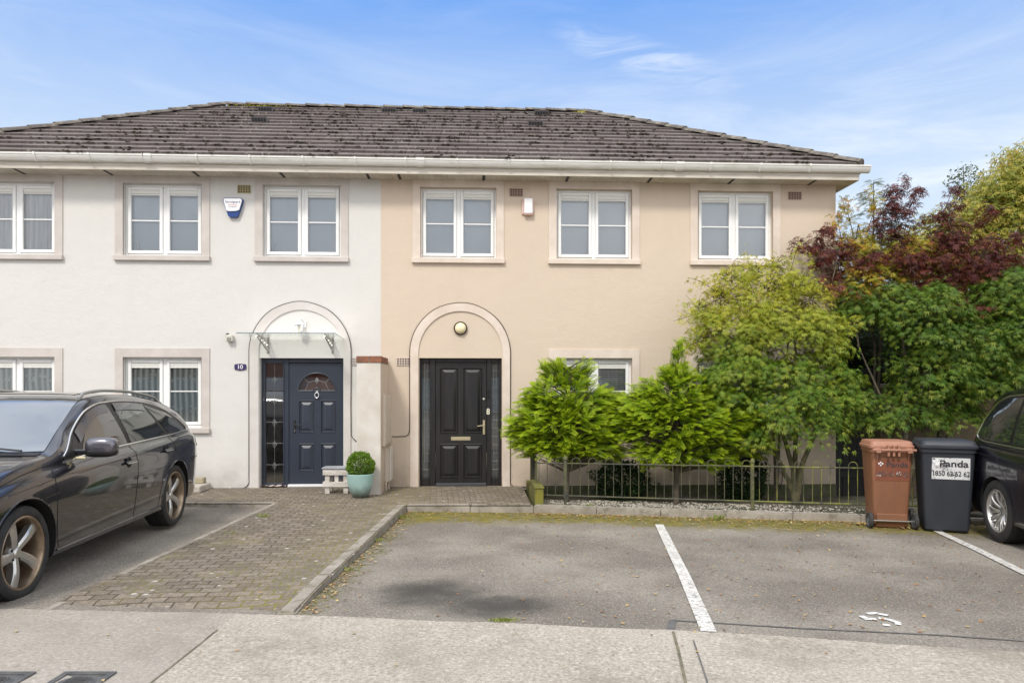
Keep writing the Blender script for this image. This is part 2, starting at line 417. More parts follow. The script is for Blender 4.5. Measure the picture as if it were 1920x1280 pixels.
def concrete():
    m = NT('road_concrete'); X, Y, Z = m.xyz()
    c = m.mx(m.mr(m.noise(.6, 5, .6), .35, .68), (.38, .335, .28), (.47, .42, .36))
    ag = m.noise(44, 5, .8)
    c = m.mx(m.mr(ag, .32, .50), (.20, .17, .14), c)
    c = m.mx(m.mr(ag, .55, .66), c, (.66, .61, .55))
    c = m.mx(m.ma('MULTIPLY', m.mr(m.noise(1.4, 6, .7), .50, .68), .5), c, (.20, .175, .135))
    # left slab is older and greyer, split along its joint
    left = m.mr(m.ma('ADD', X, m.ma('MULTIPLY', Y, -JK)), JC+.006, JC-.006)
    c = m.mx(m.ma('MULTIPLY', left, .38), c, (.285, .26, .235))
    m.base(c); m.rough(.95); m.b.inputs['Specular IOR Level'].default_value = .2
    m.bump(ag, .5, .005); return m.m
M['concrete'] = concrete()
def pavers(rot=0.0):
    m = NT('block_paving')
    co = m.co(rot=(0, 0, rot))
    wob = m.n('ShaderNodeVectorMath', operation='ADD'); nn = m.n('ShaderNodeTexNoise'); m.l(m.co(), nn.inputs[0]); nn.inputs['Scale'].default_value = 1.4
    sc = m.n('ShaderNodeVectorMath', operation='SCALE'); m.l(nn.outputs['Color'], sc.inputs[0]); sc.inputs[3].default_value = .05
    m.l(co, wob.inputs[0]); m.l(sc.outputs[0], wob.inputs[1])
    b = m.n('ShaderNodeTexBrick'); m.l(wob.outputs[0], b.inputs[0]); b.inputs['Scale'].default_value = 1
    b.inputs['Brick Width'].default_value = .165; b.inputs['Row Height'].default_value = .115; b.inputs['Mortar Size'].default_value = .0075; b.inputs['Mortar Smooth'].default_value = .35; b.inputs['Bias'].default_value = -.1
    b.inputs['Color1'].default_value = (.225, .185, .145, 1); b.inputs['Color2'].default_value = (.345, .29, .235, 1); b.inputs['Mortar'].default_value = (0, 0, 0, 1)
    X, Y, Z = m.xyz()
    mossy = m.mr(m.noise(1.3, 5, .65), .52, .68)
    near = m.mr(m.ma('ABSOLUTE', m.ma('SUBTRACT', X, m.ma('ADD', m.ma('MULTIPLY', Y, .06), -1.05))), .75, .15)
    mossy = m.ma('MAXIMUM', mossy, m.ma('MULTIPLY', near, .75))
    mort = m.mx(mossy, (.085, .07, .05), (.27, .25, .04))
    c = m.mx(b.outputs['Fac'], m.mx(m.mr(m.noise(30, 5, .8), .38, .60), m.mx(.6, b.outputs[0], (.085, .07, .052)), b.outputs[0]), mort)
    c = m.mx(m.ma('MULTIPLY', m.ma('MULTIPLY', mossy, m.mr(m.noise(11, 5, .7), .5, .68)), .35), c, (.17, .155, .05))
    c = m.mx(m.ma('MULTIPLY', m.mr(m.noise(.9, 4), .35, .65), .35), c, (.13, .115, .09))
    c = m.mx(m.mr(m.vor(4.2), .105, .075), c, (.52, .49, .46))
    c = m.mx(m.ma('MULTIPLY', m.mr(m.vor(11.3), .17, .10), .5), c, (.40, .375, .34))
    m.base(c); m.rough(.93); m.b.inputs['Specular IOR Level'].default_value = .25
    h = m.ma('ADD', m.ma('MULTIPLY', b.outputs['Fac'], -1.2), m.ma('MULTIPLY', m.noise(60, 4), .45))
    m.bump(h, .8, .008); return m.m
M['pavers'] = pavers(R(-3.2))
M['kerb'] = NT('kerb_concrete')
_k = M['kerb']; _c = _k.mx(_k.mr(_k.noise(3, 6, .65), .35, .68), (.25, .22, .18), (.40, .36, .31))
_c = _k.mx(_k.ma('MULTIPLY', _k.mr(_k.noise(7, 6, .7), .52, .68), .65), _c, (.095, .085, .045))
_k.base(_c); _k.rough(.95); _k.bump(_k.noise(70, 4, .7), .7, .007); M['kerb'] = _k.m
def paint():
    m = NT('road_paint')
    wear = m.mr(m.noise(26, 6, .75, co=m.co((1, 2.2, 1))), .40, .50)
    m.base(m.mx(wear, (.20, .19, .18), m.mx(m.mr(m.noise(6, 4), .35, .65), (.60, .575, .54), (.74, .72, .68)))); m.rough(.85); m.bump(m.noise(150, 3, .7), .5, .005); return m.m
M['paint'] = paint()

# asphalt: one sheet, dense where seen
def grid_sheet(name, xs, ys, zf, mat, kind='structure'):
    nx, ny = len(xs), len(ys)
    V = np.array([(x, y, zf(x, y)) for y in ys for x in xs]); idx = np.arange(nx*ny).reshape(ny, nx)
    F = np.stack([idx[:-1, :-1].ravel(), idx[:-1, 1:].ravel(), idx[1:, 1:].ravel(), idx[1:, :-1].ravel()], 1)
    o = np_mesh(name, V, F, mat, smooth=True); o['kind'] = kind; return o
xs = [-250, -80, -30, -12]+list(np.arange(-9, 9.01, .5))+[12, 30, 80, 250]
ys = [-250, -80, -40, -20, -16]+list(np.arange(-14, -1.5, .5))+[-1.5, -1.2, -.9, 0, 8, 30, 90, 300]
def zg(x, y):
    if y > -1.0: return -.40
    return L(x, y) if y > -14 else L(x, -14)
grid_sheet('ground', xs, ys, zg, M['asphalt'])

# concrete road: quads between its ragged edge and beyond the camera
ux = sorted(set([-40, -25, -15]+list(np.round(np.arange(-9, 9.01, .06), 2))+[15, 25, 45]))
vs, fs = [], []
for x in ux:
    e = lerp_poly(ROADE, x) + .02*noise.noise(Vector((x*1.7, 0, 0))) + .014*noise.noise(Vector((x*9, 0, 0)))
    for k in range(11):
        y = e + (-24-e)*(k/10)**1.3
        vs.append((x, y, L(x, y)+.006))
fs = [(i*11+k, (i+1)*11+k, (i+1)*11+k+1, i*11+k+1) for i in range(len(ux)-1) for k in range(10)]
mb = MB(); mb.add(vs, fs, True); tag(mb.build('road', M['concrete'], fix=True), kind='structure')

def ribbon(name, pts, wd, zf, lift, mat, n=14, taper=1.0):
    """thin band following the ground through world points"""
    P = []
    for (a, b) in zip(pts, pts[1:]):
        a = Vector(a[:2]); b = Vector(b[:2]); P += [a.lerp(b, k/n) for k in range(n)]
    P.append(Vector(pts[-1][:2])); vs = []
    for i, p in enumerate(P):
        d = (P[min(i+1, len(P)-1)]-P[max(i-1, 0)]).normalized(); q = Vector((-d.y, d.x))*wd/2
        for s in (1, -1):
            x, y = p+q*s; vs.append((x, y, zf(x, y)+lift))
    m = MB(); m.add(vs, [(2*i, 2*i+1, 2*i+3, 2*i+2) for i in range(len(P)-1)], True)
    return tag(m.build(name, mat, fix=False), kind='structure')
g = lambda u, v: tuple(G(u, v))[:2]
ribbon('parking_line', [g(1236, 984), g(1283, 1080), g(1329, 1186)], .105, L, .011, M['paint'])
ribbon('parking_line', [g(1748, 992), g(1830, 1030), g(1935, 1082), g(2100, 1160)], .10, L, .011, M['paint'])
M['seam'] = pbr('joint_sealant', (.11, .10, .07), .9, c2=(.22, .20, .13), scale=9)
M['seam2'] = pbr('tar_seam', (.10, .097, .093), .9, c2=(.15, .145, .14), scale=9)
gr = lambda u, v: tuple(G(u, v, lambda x, y: L(x, y)+.006))[:2]
ribbon('road_joint', [gr(408, 1180), gr(365, 1215), gr(270, 1290)], .010, L, .0105, M['seam'])
ribbon('road_joint', [gr(1262, 1184), gr(1272, 1220), gr(1290, 1300)], .018, L, .0105, M['seam'])
ribbon('road_joint', [gr(1300, 1200), gr(1325, 1275), gr(1330, 1300)], .010, L, .0105, M['seam2'])
ribbon('tar_seam', [g(1262, 1163), g(1500, 1178), g(1750, 1190), g(1935, 1203)], .022, L, .005, M['seam2'])
ribbon('tar_seam', [g(1262, 1163), g(1255, 1186)], .05, L, .005, M['seam2'])

# the worn bay number painted on the asphalt (fragments of a digit)
mb = MB()
def dab(pts, wd):
    P = [Vector((*g(*p), 0)) for p in pts]
    for a, b in zip(P, P[1:]):
        d = (b-a).normalized(); q = Vector((-d.y, d.x, 0))*wd/2
        c = [a-d*.01+q, b+d*.01+q, b+d*.01-q, a-d*.01-q]
        mb.quad(*[(p.x, p.y, L(p.x, p.y)+.007) for p in c])
for pts in ([(1628, 1151), (1645, 1150)], [(1646, 1151), (1662, 1154)], [(1616, 1156), (1624, 1160)], [(1622, 1161), (1640, 1161)],
            [(1650, 1160), (1660, 1161)], [(1664, 1162), (1674, 1164)], [(1675, 1165), (1684, 1168)], [(1658, 1172), (1666, 1173)], [(1681, 1170), (1687, 1171)]):
    dab(pts, .045)
tag(mb.build('bay_number', pbr('bay_number_paint', (.72, .72, .70), .8, bump=.4, bscale=120), fix=False), kind='structure')

# block paving: the path between the bays and the strip in front of the doors
mb = MB(); n = 26
def edge(a, b, t): return (a[0]+(b[0]-a[0])*t, a[1]+(b[1]-a[1])*t)
vs = []
for i in range(n+1):
    t = i/n; a = edge(PL0, PL1, t); b = edge(PR0, PR1, t)
    for k in range(7):
        p = edge(a, b, k/6); vs.append((p[0], p[1]-(.06 if i == 0 else 0), (zpath(*p) if i else -.02)+.006*noise.noise(Vector((p[0]*.9, p[1]*.9, 3)))-.002))
mb.add(vs, [(i*7+k, i*7+k+1, (i+1)*7+k+1, (i+1)*7+k) for i in range(n) for k in range(6)], True)
# strip
sx_ = [-9.3, -6, -3.98, -2.88, -.985, -.3, .3, .74]
def fr(x): return lerp_poly(KL[:2]+[(-2.88, -1.645), (-.985, -1.93), (.77, -1.975)], x)
vs = []
for x in sx_:
    for k in range(6):
        y = fr(x)*(1-k/5)+.02*k/5; vs.append((x, y, -.002+.004*noise.noise(Vector((x, y, 1)))))
mb.add(vs, [(i*6+k, (i+1)*6+k, (i+1)*6+k+1, i*6+k+1) for i in range(len(sx_)-1) for k in range(5)], True)
tag(mb.build('paving', M['pavers'], fix=True), kind='structure')

# kerbs: individual stones with open joints
def kerb(name, pts, wd, zt, zb, side=1, stone=.92, bev=.018):
    mb = MB()
    for (a, b) in zip(pts, pts[1:]):
        a = Vector(a); b = Vector(b); Ln = (b-a).length; k = max(1, round(Ln/stone)); d = (b-a)/k
        ang = math.atan2(d.y, d.x)
        for i in range(k):
            p = a+d*i; q = p+d
            z0 = zt(p.x, p.y); z1 = zt(q.x, q.y)
            ln = d.length-.008
            bm = bmesh.new(); bmesh.ops.create_cube(bm, size=1)
            for v in bm.verts: v.co = Vector(((v.co.x+.5)*ln+.004, (v.co.y+.5*side)*wd, v.co.z+.5))
            bmesh.ops.bevel(bm, geom=[e for e in bm.edges if all(v.co.z > .9 for v in e.verts)], offset=bev/1.0, segments=2, affect='EDGES')
            jit = random.uniform(-.004, .004)
            for v in bm.verts:
                t = v.co.x/ln; top = z0+(z1-z0)*t+jit
                xx, yy = v.co.x, v.co.y
                z = zb if v.co.z < .5 else top-(1-v.co.z)
                c, s = math.cos(ang), math.sin(ang); v.co = Vector((p.x+xx*c-yy*s, p.y+xx*s+yy*c, z))
            mb.bm(bm)
    return tag(mb.build(name, M['kerb']), kind='structure')
zf0 = lambda x, y: .004 - .012*max(0, x)
kerb('kerb', [KL[0], KL[1], KL[2]], .13, zf0, -.3, 1)
kerb('kerb', KR, .14, zf0, -.35, 1)
kerb('kerb', [PR0, PR1], .13, lambda x, y: zpath(x, y)+.010, -.2, 1)
kerb('edging', [PL0, PL1], .07, lambda x, y: zpath(x, y)+.004, -.2, -1, stone=1.6, bev=.006)

# planting bed: soil under scattered pebbles, between kerb and wall
M['soil'] = pbr('bed_soil', (.12, .105, .085), 1, c2=(.055, .055, .025), scale=4, bump=1, bscale=40, bdist=.02)
def zbed(x, y):
    yk = lerp_poly(KR, x); t = (y-yk)/(0-yk)
    return -.03*(1-t)-.14*t-.012*max(0, x) + .02*noise.noise(Vector((x*3, y*3, 0)))
xs2 = list(np.arange(.86, 13, .2)); vs = []
for x in xs2:
    for k in range(9):
        yk = lerp_poly(KR, x)+.14; y = yk+(.1-yk)*k/8; vs.append((x, y, zbed(x, y)))
mb = MB(); mb.add(vs, [(i*9+k, (i+1)*9+k, (i+1)*9+k+1, i*9+k+1) for i in range(len(xs2)-1) for k in range(8)], True)
tag(mb.build('planting_bed', M['soil'], fix=True), kind='structure')
# pebbles
def scatter(name, pts, tv, tf, smin, smax, mat, flat=1.0, tilt=1.0, parent=None, squash=None):
    N = len(pts); tv = np.array(tv, float); tf = np.array(tf)
    a = rng.uniform(0, 2*np.pi, N); b = rng.normal(0, .35*tilt, N); c = rng.normal(0, .35*tilt, N)
    ca, sa, cb, sb, cc, sc = np.cos(a), np.sin(a), np.cos(b), np.sin(b), np.cos(c), np.sin(c)
    Z0 = np.zeros(N); O = np.ones(N)
    Rz = np.stack([ca, -sa, Z0, sa, ca, Z0, Z0, Z0, O], 1).reshape(N, 3, 3)
    Rx = np.stack([O, Z0, Z0, Z0, cb, -sb, Z0, sb, cb], 1).reshape(N, 3, 3)
    Ry = np.stack([cc, Z0, sc, Z0, O, Z0, -sc, Z0, cc], 1).reshape(N, 3, 3)
    Rm = Rx @ Ry @ Rz
    s = rng.uniform(smin, smax, (N, 1, 1)); V = (tv[None]*s) @ Rm.transpose(0, 2, 1)
    V = V+np.array(pts)[:, None, :]; F = tf[None]+(np.arange(N)*len(tv))[:, None, None]
    return np_mesh(name, V.reshape(-1, 3), F.reshape(-1, tf.shape[1]), mat, parent)
PEB = [(1, 0, 0), (.3, .8, 0), (-.8, .5, .05), (-.7, -.6, 0), (.4, -.8, 0), (.45, .1, .45), (-.35, .1, .5)]
PEBF = [(0, 1, 5), (1, 6, 5), (1, 2, 6), (2, 3, 6), (3, 4, 6), (4, 5, 6), (4, 0, 5)]
def pebm():
    m = NT('pebbles'); g_ = m.n('ShaderNodeNewGeometry'); m.base(m.mx(g_.outputs['Random Per Island'], (.62, .58, .50), (.20, .17, .14))); m.rough(.85); return m.m
M['pebble'] = pebm()
pts = []
while len(pts) < 5200:
    x = random.uniform(.9, 6.2); yk = lerp_poly(KR, x)+.14; y = yk+random.random()**1.3*1.1
    dens = .35+.65*max(0, noise.noise(Vector((x*1.3, y*1.3, 5)))*1.6+.5)
    if x > 4: dens *= max(.12, 1-(x-4)*.7)
    if random.random() < dens: pts.append((x, y, zbed(x, y)+.002))
tag(scatter('pebble_mulch', pts, PEB, PEBF, .008, .022, M['pebble']), 'pale pebbles scattered over the planting bed behind the kerb', 'pebbles', kind='stuff')
# fallen leaves
LEAF = [(-.5, 0, .0), (-.1, .28, .10), (.5, .05, .02), (.0, -.30, .12), (0, 0, -.02)]
LEAFF = [(0, 4, 1), (1, 4, 2), (2, 4, 3), (3, 4, 0)]
def leafm():
    m = NT('dead_leaves'); g_ = m.n('ShaderNodeNewGeometry'); cr = m.n('ShaderNodeValToRGB'); m.l(g_.outputs['Random Per Island'], cr.inputs[0])
    e = cr.color_ramp.elements; e[0].color = (.30, .13, .045, 1); e[1].color = (.46, .33, .12, 1); e[1].position = .6
    e = cr.color_ramp.elements.new(.3); e.color = (.36, .20, .09, 1); e = cr.color_ramp.elements.new(.85); e.color = (.52, .42, .26, 1); e = cr.color_ramp.elements.new(1); e.color = (.16, .10, .06, 1)
    m.base(cr.outputs[0]); m.rough(.8); return m.m
M['dead'] = leafm()
pts = []
def lz(x, y): return L(x, y)+.008
for i in range(3000):       # along the kerb
    x = random.uniform(-.8, 7.5); d = random.expovariate(5.5)
    if random.random() > (.35 if x < .6 else .9): continue
    y = lerp_poly(KR, x)-.02-d; pts.append((x, y, lz(x, y)))
for i in range(420):        # along the path's kerb
    t = random.random(); p = edge(PR0, PR1, t); pts.append((p[0]+.02+random.expovariate(14), p[1], lz(*p)))
for i in range(1100):        # over the bays
    x = random.uniform(-.7, 6.5); y = random.uniform(-7.2, -2.3)
    if random.random() < .12+.88*max(0, min(1, (x+.5)/2.2)) : pts.append((x, y, lz(x, y)))
for i in range(60):
    x = random.uniform(-3, 5); y = random.uniform(-10, -7); pts.append((x, y, lz(x, y)+.006))
for i in range(30):
    x = random.uniform(-2.9, -1.1); y = random.uniform(-6.6, -2); pts.append((x, y, zpath(x, y)+.006))
tag(scatter('leaf_litter', pts, LEAF, LEAFF, .014, .042, M['dead'], tilt=.5), 'small brown and yellow fallen leaves along the kerb and over the bays', 'leaves', kind='stuff')
pts = []
for (u, v, k, sp) in ((1070, 962, 2, .05), (1215, 958, 10, .12), (1240, 965, 14, .2), (1320, 962, 12, .18), (1640, 985, 14, .15), (1690, 992, 3, .1)):
    c = G(u, v)
    for i in range(k):
        x = c.x+random.gauss(0, sp); y = c.y+random.gauss(0, .03); pts.append((x, y, lz(x, y)+.01))
tag(scatter('leaf_litter', pts, LEAF, LEAFF, .06, .12, M['dead'], tilt=.8), 'larger orange and tan fallen leaves lying against the planter kerb', 'leaves', kind='stuff')
# grass tufts at joints
BL = [(-.05, 0, 0), (.05, 0, 0), (.10, .12, .8), (.18, .2, 1.0)]
def tuft(u, v, n_, sp, h, zf=L, flat=1):
    c = G(u, v, zf); vs, fs = [], []
    for i in range(n_):
        x = c.x+random.gauss(0, sp); y = c.y+random.gauss(0, sp*.35*flat); a = random.uniform(0, 6.28); hh = h*random.uniform(.5, 1.1); ln = random.uniform(.3, 1.0)*hh; z = zf(x, y)
        w_ = .003; dx, dy = math.cos(a), math.sin(a); b = len(vs)
        vs += [(x-dy*w_, y+dx*w_, z), (x+dy*w_, y-dx*w_, z), (x+dx*ln*.4+dy*w_*.7, y+dy*ln*.4-dx*w_*.7, z+hh*.7), (x+dx*ln, y+dy*ln, z+hh)]; fs.append((b, b+1, b+2, b+3))
    return np.array(vs), np.array(fs)
AV, AF, nb = [], [], 0
for a in ((945, 1163, 260, .05, .018), (1105, 955, 60, .03, .09), (700, 1015, 60, .05, .05), (740, 972, 90, .08, .06), (645, 1070, 40, .05, .04), (800, 958, 90, .25, .03), (1345, 975, 40, .06, .09), (1310, 968, 50, .1, .06)):
    v_, f_ = tuft(*a); AV.append(v_); AF.append(f_+nb); nb += len(v_)
for a in ((700, 925, 70, .06, .05), (495, 968, 50, .06, .04), (430, 1000, 20, .05, .03)):
    v_, f_ = tuft(*a, zf=zpath); AV.append(v_); AF.append(f_+nb); nb += len(v_)
M['grass'] = pbr('grass', (.16, .22, .03), .7, c2=(.28, .30, .06), scale=9)
tag(np_mesh('grass_tufts', np.concatenate(AV), np.concatenate(AF), M['grass']), 'small grass and weed tufts growing out of the kerb joints', 'grass', kind='stuff')
# moss cushions in kerb corners
# manhole covers in the road
M['iron'] = pbr('cast_iron', (.10, .10, .10), .6, .4, c2=(.17, .165, .16), scale=12, bump=.5, bscale=60)
def cover(u0, u1, v, label):
    a = G(u0, v, lambda x, y: L(x, y)+.006); b = G(u1, v, lambda x, y: L(x, y)+.006); c = (a+b)/2; wd = (b-a).length
    c = Vector((c.x, c.y-.10, L(c.x, c.y)+.008)); t = thing('manhole_cover', label, 'manhole cover', c, R(-3), group='manhole covers in the road')
    m = MB(); h = wd/2; fr_ = .035
    for (x0, x1, y0, y1) in ((-h, h, -h, -h+fr_), (-h, h, h-fr_, h), (-h, -h+fr_, -h+fr_, h-fr_), (h-fr_, h, -h+fr_, h-fr_)): m.box(x0, x1, y0, y1, -.02, .006)
    m.box(-h+fr_, h-fr_, -h+fr_, h-fr_, -.02, -.001)
    m.build('frame', M['iron'], t, world=False)
    m = MB(); rr = h-fr_-.01; m.lathe([(0, .004), (rr-.015, .004), (rr-.012, .001), (rr, .001), (rr, -.01)], 40)
    for k in range(-4, 5):
        yy = k*rr/5; xx = math.sqrt(max(0, (rr-.02)**2-yy*yy))
        for q in range(-5, 6):
            x0 = q*rr/5.5
            if abs(x0) < xx-.01: m.box(x0-.012, x0+.012, yy-.006, yy+.006, .004, .008)
    m.build('lid', M['iron'], t, world=False)
cover(110, 210, 1266, 'square framed round iron manhole cover in the road, in front of the block paving')
cover(-42, 58, 1266, 'iron manhole cover cut by the left photo edge in the road')
# ================================================================ HOUSES
SEAM, XL, XR, SOF = -1.597, -8.95, 6.07, 5.055
ZH, ZS = 4.94, 3.77          # upper window head / frame foot
LH, LS = 2.125, .975         # lower
OV = .34
h10 = thing('terraced_house', 'cream rendered house with a navy front door, left of the paint seam', 'house', (SEAM-3.7, 0, 0))
h8 = thing('terraced_house', 'beige rendered house with a black front door and brown tiled roof end', 'house', (2.2, 0, 0))
def wall_front(house, x0, x1, holes, mat, th=.30, right_side=False, left_side=False):
    mb = MB(); z0, z1 = -.06, SOF+.02
    xs = sorted({x0, x1, *[h[0] for h in holes], *[h[1] for h in holes]}); zs = sorted({z0, z1, *[h[2] for h in holes], *[h[3] for h in holes]})
    inh = lambda x, z: any(h[0] < x < h[1] and h[2] < z < h[3] for h in holes)
    for a, b in zip(xs, xs[1:]):
        for c, d in zip(zs, zs[1:]):
            if not inh((a+b)/2, (c+d)/2): mb.quad((a, 0, c), (b, 0, c), (b, 0, d), (a, 0, d))
    for a, b, c, d in holes:
        mb.quad((a, 0, c), (a, 0, d), (a, th, d), (a, th, c)); mb.quad((b, 0, c), (b, th, c), (b, th, d), (b, 0, d))
        mb.quad((a, 0, d), (b, 0, d), (b, th, d), (a, th, d)); mb.quad((a, 0, c), (a, th, c), (b, th, c), (b, 0, c))
    if right_side: mb.quad((x1, 0, z0-.2), (x1, 7.04, z0-.2), (x1, 7.04, z1), (x1, 0, z1))
    if left_side: mb.quad((x0, 0, z0-.2), (x0, 0, z1), (x0, 7.04, z1), (x0, 7.04, z0-.2))
    mb.quad((x0, 7.04, z0), (x0, 7.04, z1), (x1, 7.04, z1), (x1, 7.04, z0))
    return mb.build('wall', mat, house, fix=False)
WX = [(-8.065, -6.81), (-5.737, -4.485), (-3.508, -2.252), (-.95, .306), (1.305, 2.579), (3.692, 4.981)]
D10, D8 = (-3.56, -2.207, -.01, 2.115), (-.968, .398, -.01, 2.12)
wall_front(h10, XL, SEAM, [(*WX[i], ZS, ZH) for i in (0, 1, 2)]+[(*WX[i], LS, LH) for i in (0, 1)]+[D10], M['cream'], left_side=True)
wall_front(h8, SEAM, XR, [(*WX[i], ZS, ZH) for i in (3, 4, 5)]+[(*WX[i], LS, LH) for i in (4, 5)]+[D8], M['beige'], right_side=True)
mb = MB(); mb.box(.90, XR+.004, -.012, .28, -.45, -.0); mb.build('plinth', M['plinth'], h8)

def ellips0(mb, c, r, n=12, m=8):
    mb.lathe([(max(1e-4, math.sin(math.pi*j/m)), -math.cos(math.pi*j/m)) for j in range(m+1)], n, Matrix.Translation(c) @ Matrix.Diagonal((*r, 1)))
def window(house, x0, x1, z0, z1, trim, blind, upper=True, label=None, ornament=False):
    y = .085; W = x1-x0; mid = (x0+x1)/2
    # surround with mitred look: two jambs, head, projecting sill
    sw = .125; mb = MB(); ztop = SOF if upper else z1+.145
    mb.box(x0-sw, x0, -.016, .012, z0-.05, ztop); mb.box(x1, x1+sw, -.016, .012, z0-.05, ztop)
    mb.box(x0, x1, -.0155, .012, z1, ztop)
    # outer frame
    fb = MB(); o = .035
    fb.bbox(x0, x0+o, y, y+.07, z0, z1, .004); fb.bbox(x1-o, x1, y, y+.07, z0, z1, .004)
    fb.bbox(x0+o, x1-o, y, y+.07, z1-o, z1, .004); fb.bbox(x0+o, x1-o, y, y+.07, z0, z0+o+.005, .004); fb.bbox(mid-.028, mid+.028, y+.002, y+.07, z0+o, z1-o, .004)
    win = fb.build('window', M['upvc'], house)
    if label: win['label'] = label
    mb.build('surround', trim, win)
    sb = MB(); sb.bbox(x0-sw-.012, x1+sw+.012, -.055, .14, z0-.085, z0-.002, .006); sb.build('sill', trim, win)
    for (a, b) in ((x0+o+.004, mid-.030), (mid+.030, x1-o-.004)):
        s = .052; zb_, zt_ = z0+o+.009, z1-o-.004; ya, yb = y-.018, y+.05
        f2 = MB()   # opening sash with a sloping bead
        for (p, q, c, d) in ((a, a+s, zb_, zt_), (b-s, b, zb_, zt_), (a+s, b-s, zb_, zb_+s), (a+s, b-s, zt_-s, zt_)): f2.bbox(p, q, ya, yb, c, d, .007)
        f2.build('sash', M['upvc'], win)
        ia, ib, ic, idd = a+s, b-s, zb_+s, zt_-s
        pb = MB(); pb.quad((ia, y+.012, ic), (ib, y+.012, ic), (ib, y+.012, idd), (ia, y+.012, idd)); pb.build('pane', M['pane'], win, fix=False)
        g2 = MB(); zm = ic+(idd-ic)*(.50 if upper else .52); g2.box(ia, ib, y+.008, y+.02, zm-.009, zm+.009); g2.build('glazing_bar', M['upvc'], win)
        c2 = MB(); c2.bbox(ia, ib, y-.002, y+.03, idd-.055, idd, .004); c2.box(ia+.01, ib-.01, y-.0035, y+.0, idd-.05, idd-.046); c2.bbox(ia, ib, y+.000, y+.03, idd-.082, idd-.058, .003); c2.build('blind_cassette', M['cassette'], win)
    # what stands behind the glass
    yb = y+(.075 if blind == 'blind' else .06)
    if blind == 'blind':
        b2 = MB(); b2.quad((x0, yb, z0), (x1, yb, z0), (x1, yb, z1), (x0, yb, z1)); b2.build('sky_toned_blind', M['blind'], win, fix=False)
    elif blind in ('lace', 'sheer'):
        b2 = MB(); N = 150; vs = []
        for i in range(N+1):
            x = x0+W*i/N; dy = .006*math.sin(x*52+2*noise.noise(Vector((x*3, 0, 0))))+.010*math.sin(x*21)
            vs += [(x, yb+dy, z0-.02), (x, yb+dy*.8, z1)]
        b2.add(vs, [(2*i, 2*i+2, 2*i+3, 2*i+1) for i in range(N)], True); b2.build('curtain', M[blind], win, fix=False)
    if blind == 'slats':
        b2 = MB()
        for k in range(30):
            zz = z0+.04+k*(z1-z0-.06)/30; b2.quad((x0, yb-.01, zz), (x1, yb-.01, zz), (x1, yb+.012, zz+.03), (x0, yb+.012, zz+.03))
        b2.build('slat_blind', M['sheer'], win, fix=False)
    if ornament:
        ob = MB(); ox_ = x0+.165; ellips0(ob, (ox_, y+.055, z0+.155), (.028, .012, .05)); ellips0(ob, (ox_, y+.055, z0+.225), (.017, .010, .02)); ob.build('ornament', M['white_pl'], win)
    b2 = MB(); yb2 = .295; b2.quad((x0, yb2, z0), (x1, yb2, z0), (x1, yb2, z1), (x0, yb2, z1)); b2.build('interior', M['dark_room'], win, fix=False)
    return win
C_, B_ = M['cream_trim'], M['beige_trim']
window(h10, *WX[0], ZS, ZH, C_, 'sheer', True, 'upper window with sheer white curtains')
window(h10, *WX[1], ZS, ZH, C_, 'blind', ornament=True)
wn2 = window(h10, *WX[2], ZS, ZH, C_, 'blind', ornament=True)
window(h10, *WX[0], LS, LH, C_, 'lace', False, 'lower window with lace curtains behind the estate car')
window(h10, *WX[1], LS, LH, C_, 'lace', False, 'lower window with patterned lace curtains')
window(h8, *WX[3], ZS, ZH, B_, 'blind'); window(h8, *WX[4], ZS, ZH, B_, 'blind'); window(h8, *WX[5], ZS, ZH, B_, 'blind')
window(h8, *WX[4], LS, LH, B_, 'slats', False, 'lower window with slatted blind, half hidden by golden cypress')
window(h8, *WX[5], LS, LH, B_, 'slats', False)

# door arches
def arch(house, x0, x1, xo0, xo1, zs_, ztop_o, ztop_i, trim, n=40):
    mb = MB(); y0, y1 = -.022, .01; cx = (xo0+xo1)/2; ro = (xo1-xo0)/2; ri = (x1-x0)/2; ci = (x0+x1)/2
    def band(A, B):
        k = len(A)
        V = [(x, y0, z) for x, z in A]+[(x, y0, z) for x, z in B]+[(x, y1, z) for x, z in A]+[(x, y1, z) for x, z in B]
        F = []
        for i in range(k-1): F += [(i, i+1, k+i+1, k+i), (2*k+i, 3*k+i, 3*k+i+1, 2*k+i+1), (i, 2*k+i, 2*k+i+1, i+1), (k+i, k+i+1, 3*k+i+1, 3*k+i)]
        F += [(0, k, 3*k, 2*k), (k-1, 3*k-1, 4*k-1, 2*k-1)]; mb.add(V, F)
    A = [(xo0, -.01)]+[(cx-ro*math.cos(t), zs_+(ztop_o-zs_)*math.sin(t)) for t in np.linspace(0, math.pi, n)]+[(xo1, -.01)]
    B = [(x0, -.01)]+[(ci-ri*math.cos(t), zs_+(ztop_i-zs_)*math.sin(t)) for t in np.linspace(0, math.pi, n)]+[(x1, -.01)]
    band(A, B); return mb.build('door_arch', trim, house)
arch(h10, D10[0]-.012, D10[1]+.012, -3.717, -2.086, 2.21, 3.03, 2.905, pbr('cream_arch', (.64, .612, .585), .88, c2=(.57, .535, .505), scale=3, bump=.25, bscale=40))
arch(h8, D8[0]-.012, D8[1]+.012, -1.113, .531, 2.20, 3.02, 2.895, B_)

